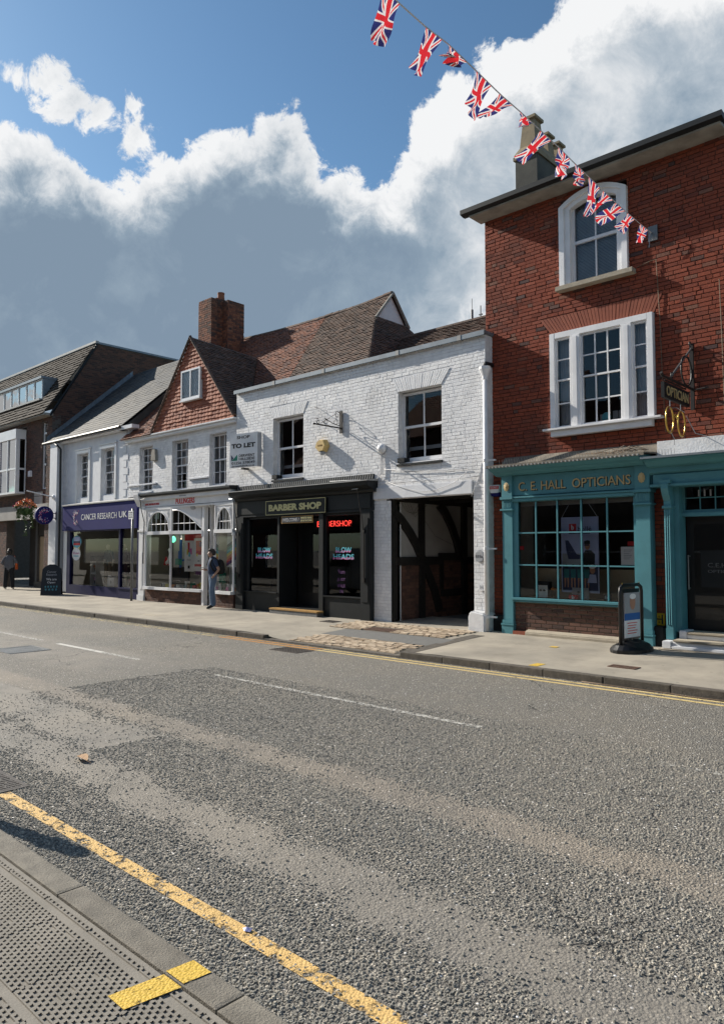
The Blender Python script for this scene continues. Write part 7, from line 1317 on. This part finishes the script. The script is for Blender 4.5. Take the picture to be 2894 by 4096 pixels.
for k in range(7):
    x0 = -4.72-random.uniform(0, .5); w.tube([(x0, 12.1, 3.30), (x0-.2, 12.0+random.uniform(-.1, .1), 3.36+random.uniform(-.03, .05)), (x0-.5, 12.1, 3.30+random.uniform(-.03, .05)), (x0-.9, 12.2, 3.36)], .006, 5)
tag(w.build('cable_tangle', 'cable_brown', fix=False), 'tangle of thin cables lying on the opticians cornice', 'cable')
tag(MB().tube([(-4.66,12.33,6.6),(-4.62,12.33,5.6),(-4.60,12.33,4.6),(-4.56,12.33,3.6)], .007, 5).tube([(-5.0,12.33,6.55),(-4.75,12.33,6.60),(-4.66,12.33,6.6)], .006, 5).build('wall_cable', 'cable_brown', fix=False), 'thin brown cable running down the red bricks right of the windows', 'cable')
tag(MB().tube([(-3.66,12.33,6.0),(-3.64,12.33,4.9),(-3.63,12.33,3.5)], .007, 5).build('wall_cable', 'cable_brown', fix=False), 'thin brown cable down the bricks near the right edge', 'cable')
# hanging basket on the office wall
def basket():
    cx, cy, cz = -28.45, 11.45, 3.22; t = thing('hanging_basket', 'hanging basket of pink and orange flowers with trailing greenery', 'hanging basket', (cx, cy, cz-.2)); M('leaf_a', (.05, .10, .022), (.03, .07, .018), rough=.6, scale=20); M('petal_pink', (.62, .07, .20), (.5, .05, .2), rough=.6, scale=20); M('petal_orange', (.75, .30, .12), (.7, .2, .1), rough=.6, scale=20)
    MB().lathe([(.02, cz-.28), (.16, cz-.22), (.24, cz-.05), (.25, cz)], (cx, cy, 0), 14).build('bowl', 'leaf_a', t, smooth=True); MB().tube([(cx, cy, cz), (cx, cy, cz+.45), (cx, 12.3, cz+.55)], .012, 5).build('bracket', 'black_iron', t); rs = random.Random(4)
    def blades(n, fn, sz, nm, mat):
        mb = MB()
        for i in range(n):
            p0 = Vector(fn(i)); a = Vector((rs.gauss(0, 1), rs.gauss(0, 1), rs.gauss(0, 1))).normalized(); b = a.orthogonal().normalized(); s = sz*rs.uniform(.6, 1.4); mb.add([p0-a*s, p0+b*s*.6, p0+a*s, p0-b*s*.6], [(0, 1, 2, 3)])
        mb.build(nm, mat, t, fix=False)
    def dome(i): a, q = rs.uniform(0, 6.28), rs.random()**.5; return (cx+.42*q*math.cos(a), cy+.42*q*math.sin(a), cz+.32*(1-q*q)*rs.uniform(.6, 1)+.02)
    def trail(i):
        k = i % 6; a = k*1.05+2.6; L_ = (1.05, .5, .4, .45, .4, .75)[k]; q = rs.random(); return (cx+(.26+.04*q)*math.cos(a)+rs.gauss(0, .035), cy+.26*math.sin(a)+rs.gauss(0, .035), cz-L_*q)
    blades(420, dome, .038, 'foliage', 'leaf_a'); blades(700, trail, .030, 'trailing_stems', 'leaf_a')
    blades(260, lambda i: (lambda q: (q[0]-.12, q[1], q[2]+.02))(dome(i)), .034, 'pink_flowers', 'petal_pink'); blades(260, lambda i: (lambda q: (q[0]+.06, q[1], q[2]+.05))(dome(i)), .036, 'orange_flowers', 'petal_orange')
basket()
# ================================================================== BUNTING
def jack():
    m = bpy.data.materials.new('union_flag'); m.use_nodes = True; nt = m.node_tree; N, L = nt.nodes, nt.links; b = N['Principled BSDF']; b.inputs['Roughness'].default_value = .8
    uv = N.new('ShaderNodeUVMap'); sp = N.new('ShaderNodeSeparateXYZ'); L.new(uv.outputs[0], sp.inputs[0])
    def mt(op, a, c=0.):
        n = N.new('ShaderNodeMath'); n.operation = op
        for s, v in zip(n.inputs, (a, c)):
            if hasattr(v, 'is_output'): L.new(v, s)
            else: s.default_value = v
        return n.outputs[0]
    def mix(f, a, c):
        n = N.new('ShaderNodeMix'); n.data_type = 'RGBA'; L.new(f, n.inputs[0])
        for s, v in ((n.inputs[6], a), (n.inputs[7], c)):
            if hasattr(v, 'is_output'): L.new(v, s)
            else: s.default_value = (*v, 1)
        return n.outputs[2]
    u = mt('MULTIPLY', mt('SUBTRACT', sp.outputs[0], .5), 2.); v = mt('MULTIPLY', mt('SUBTRACT', sp.outputs[1], .5), 2.); au, av = mt('ABSOLUTE', u), mt('ABSOLUTE', v); dg = mt('ABSOLUTE', mt('SUBTRACT', au, av))
    blue, white, rd = (.03, .035, .16), (.72, .70, .70), (.62, .025, .035)
    col = mix(mt('LESS_THAN', dg, .20), blue, white); col = mix(mt('LESS_THAN', dg, .075), col, rd); col = mix(mt('MAXIMUM', mt('LESS_THAN', au, .34), mt('LESS_THAN', av, .20)), col, white); col = mix(mt('MAXIMUM', mt('LESS_THAN', au, .21), mt('LESS_THAN', av, .125)), col, rd)
    L.new(col, b.inputs['Base Color'])
    tl = N.new('ShaderNodeBsdfTranslucent'); L.new(col, tl.inputs[0]); ms = N.new('ShaderNodeMixShader'); ms.inputs[0].default_value = .35; L.new(b.outputs[0], ms.inputs[1]); L.new(tl.outputs[0], ms.inputs[2]); L.new(ms.outputs[0], N['Material Output'].inputs[0]); MATS['union_flag'] = m
jack()
def bunting():
    fw = np.array([-math.sin(YAW)*math.cos(PITCH), math.cos(YAW)*math.cos(PITCH), math.sin(PITCH)]); end = np.array([-4.71, 12.29, 7.07]); dE = (end-np.array([0, 0, H]))@fw; d0 = 5.4
    def zpx(x, y): return 1400+x/1.0857, y/1.0857
    def dep(px): t = (px-1704)/(2605-1704); return 1/((1-t)/d0+t/dE)
    def P(x, y, k=None):
        px, py = zpx(x, y); r = ray(px, py); return np.array([0, 0, H])+r*(dep(px) if k is None else k)
    def strY(x): return np.interp(x, [60, 140, 330, 425, 550, 650, 735, 828, 905, 975, 1035, 1100, 1155, 1205, 1262, 1308], [-130, -52, 118, 190, 310, 408, 482, 568, 640, 710, 768, 830, 882, 926, 975, 1010])
    t = thing('bunting', 'string of union flag bunting stretched up across the street', 'bunting', tuple(end)); pts = [P(x, strY(x)) for x in range(60, 1309, 24)]+[end]; far = pts[0]+(pts[0]-pts[4])*12; MB().tube([far]+pts, .006, 5).build('string', 'cable_white', t)
    fl = [((140,-40),(215,30),(145,208),(92,178)), ((330,120),(398,176),(297,336),(264,292)), ((425,195),(508,268),(450,297),(414,244)), ((548,312),(612,372),(531,526),(511,450)), ((648,408),(706,462),(592,503),(550,511)), ((735,486),(792,522),(762,540),(732,553)), ((826,572),(872,618),(744,709),(720,688)), ((903,642),(952,696),(928,771),(887,748)), ((974,712),(1014,756),(1002,814),(976,792)), ((1034,770),(1082,812),(1046,926),(1022,938)), ((1098,832),(1140,868),(1050,908),(1030,945)), ((1152,882),(1192,918),(1086,981),(1058,944)), ((1204,928),(1234,956),(1182,1014),(1152,986)), ((1258,982),(1290,994),(1268,1053),(1235,1051))]
    for i, (a, b, c, d) in enumerate(fl):
        a = (a[0], strY(a[0])); b = (b[0], strY(b[0])); ka, kb = dep(zpx(*a)[0]), dep(zpx(*b)[0]); rs = random.Random(i*3+1); crumple = i in (2, 5, 7, 8)
        A, Bp, Cp, D = P(*a), P(*b), P(*c, kb*rs.uniform(.98, 1.02)), P(*d, ka*rs.uniform(.98, 1.02)); n, m_ = 12, 10; V = []; UV = []; ph = rs.uniform(0, 6); nn = np.cross(Bp-A, D-A); nn = nn/np.linalg.norm(nn); side = (Bp-A)
        for j in range(m_+1):
            for k in range(n+1):
                u, v = k/n, j/m_; q = (A*(1-u)+Bp*u)*(1-v)+(D*(1-u)+Cp*u)*v; amp = (.05 if crumple else .028)*v
                q = q+nn*amp*math.sin(u*9+v*5+ph)+side*(.16 if crumple else .06)*v*math.sin(v*7+ph)+(Cp-Bp)*(.05 if crumple else .02)*math.sin(u*7+ph*2)*v; V.append(tuple(q)); UV.append((u, 1-v))
        Fc = [(j*(n+1)+k, j*(n+1)+k+1, (j+1)*(n+1)+k+1, (j+1)*(n+1)+k) for j in range(m_) for k in range(n)]; o = MB().add(V, Fc).build('flag', 'union_flag', t, smooth=True, fix=False); ul = o.data.uv_layers.new(name='UVMap')
        for p in o.data.polygons:
            for li in p.loop_indices: ul.data[li].uv = UV[o.data.loops[li].vertex_index]
    w = thing('wall_fixing', 'grey metal plate and eye holding the bunting to the brick wall', 'wall plate', (-4.68, 12.33, 6.95)); B(-4.78, -4.62, 12.30, 12.335, 6.93, 7.19).build('plate', 'grey_metal', w); MB().tube([(-4.71,12.3,7.07),(-4.71,12.24,7.06),(-4.71,12.22,7.02),(-4.74,12.24,6.8)], .008, 5).build('eye', 'steel', w)
bunting()
# ================================================================== behind the camera: what the shop windows mirror
def opposite():
    spec = [(-62, -48, 7.2, 'red_mortar', 'red brick terrace'), (-48, -37, 8.6, 'dark_brick', 'tall brown brick house'), (-37, -27, 6.6, 'dark_brick', 'dark brick shop'), (-27, -17, 7.8, 'red_mortar', 'red brick house'), (-17, -8, 6.4, 'dark_mortar', 'low grey brick shop'), (-8, 4, 7.6, 'dark_brick', 'brown brick shop'), (4, 16, 6.8, 'red_mortar', 'red brick corner shop')]
    for (a, b, h_, m, lb) in spec:
        t = thing('opposite_building', '%s on the near side of the street, mirrored in the windows' % lb, 'building', ((a+b)/2, -6, 0)); y = -5.5; n = int((b-a)/2.2); ops = []
        for i in range(n): cx = a+(b-a)*(i+.5)/n; ops += [(cx-.55, cx+.55, h_*.55, h_*.55+1.5)]
        ops += [(a+.6, b-.6, .5, 2.6)]; wall(t, 'wall', a, b-.05, -.1, h_, y, y-.3, m, ops); MB().prism([(y+.25,h_-.05),(y-3.5,h_+2.8),(y-7.5,h_-.05)], a-.05, b-.1, 'x').build('roof', 'clay_tile', t); B(a, b-.05, y-7.3, y-7, -.1, h_).build('rear_wall', m, t)
        for (x0, x1, z0, z1) in ops: w = MB().box(x0, x0+.06, y-.1, y-.16, z0, z1).box(x1-.06, x1, y-.1, y-.16, z0, z1).box(x0, x1, y-.1, y-.16, (z0+z1)/2-.03, (z0+z1)/2+.03).build('window', 'white_gloss', t); MB().quad((x0, y-.13, z0), (x1, y-.13, z0), (x1, y-.13, z1), (x0, y-.13, z1)).build('pane', 'glass_dark', w, fix=False)
        room(t, a+.1, b-.2, y-.35, y-3, 0, h_-.2); MB().box(a, b-.05, y, y+.25, 2.7, 3.1).build('fascia', 'charcoal', t)
opposite()
def van():
    M('van_grey', (.42, .44, .45), rough=.3, coat=.6, metal=.2); x0, x1, y0, y1, z = -21.3, -17.0, 2.75, 4.55, Z0; t = thing('van', 'grey panel van on the near lane, mirrored in the barber window', 'van', ((x0+x1)/2, (y0+y1)/2, z))
    prof = [(x0+.02,z+.28),(x0,z+.55),(x0+.08,z+.85),(x0+.75,z+1.05),(x0+1.55,z+1.72),(x0+1.85,z+1.80),(x1-.1,z+1.80),(x1,z+1.6),(x1,z+.28)]; MB().prism(prof, y0, y1).build('body', 'van_grey', t, bevel=.06, smooth=False)
    for ys in (y0-.004, y1+.004): MB().prism([(x0+1.0,z+1.10),(x0+1.62,z+1.62),(x0+2.25,z+1.66),(x0+2.25,z+1.10)], ys-.004, ys+.004).build('side_window', 'black_plastic', t); B(x0+2.3, x0+2.31, ys-.004, ys+.004, z+.4, z+1.7).build('door_seam', 'black_matt', t); B(x0+2.0, x0+2.14, ys-.012, ys+.012, z+.98, z+1.01).build('door_handle', 'black_plastic', t)
    MB().add([(x0+.80,y0+.12,z+1.10),(x0+.80,y1-.12,z+1.10),(x0+1.50,y1-.16,z+1.69),(x0+1.50,y0+.16,z+1.69)], [(0,1,2,3)]).build('windscreen', 'black_plastic', t, fix=False)
    for yy in (y0+.12, y1-.3): MB().box(x0-.005, x0+.15, yy, yy+.18, z+.68, z+.84).build('headlight', 'steel', t)
    for xx in (x0+.75, x1-.85):
        for yy in (y0-.01, y1-.19): w = MB().lathe([(.20, yy), (.30, yy), (.32, yy+.03), (.32, yy+.17), (.30, yy+.2), (.20, yy+.2)], (xx, 0, z+.315), 18, 'y').build('wheel', 'black_matt', t); MB().lathe([(.19, yy-.002), (.19, yy+.202)], (xx, 0, z+.315), 12, 'y').build('hub_cap', 'grey_metal', w)
van()
b = thing('bollard', 'black bollard on the near kerb just outside the left edge', 'bollard', (-5.85, 1.5, -.01)); MB().lathe([(.085, -.012), (.085, .10), (.06, .12), (.06, .78), (.08, .80), (.08, .86), (.055, .90), (.07, .96), (.04, 1.0)], (-5.85, 1.62, 0), 14).build('post', 'black_iron', b)
# ================================================================== whole place to metres
bpy.context.view_layer.update()
for o in list(C.objects):
    if o.parent is None and o.type in ('MESH', 'EMPTY'): o.location = o.location*S; o.scale = o.scale*S
sc.render.resolution_x, sc.render.resolution_y = 723, 1024
sc.cycles.max_bounces = 6; sc.cycles.diffuse_bounces = 3; sc.cycles.glossy_bounces = 3; sc.cycles.transparent_max_bounces = 12
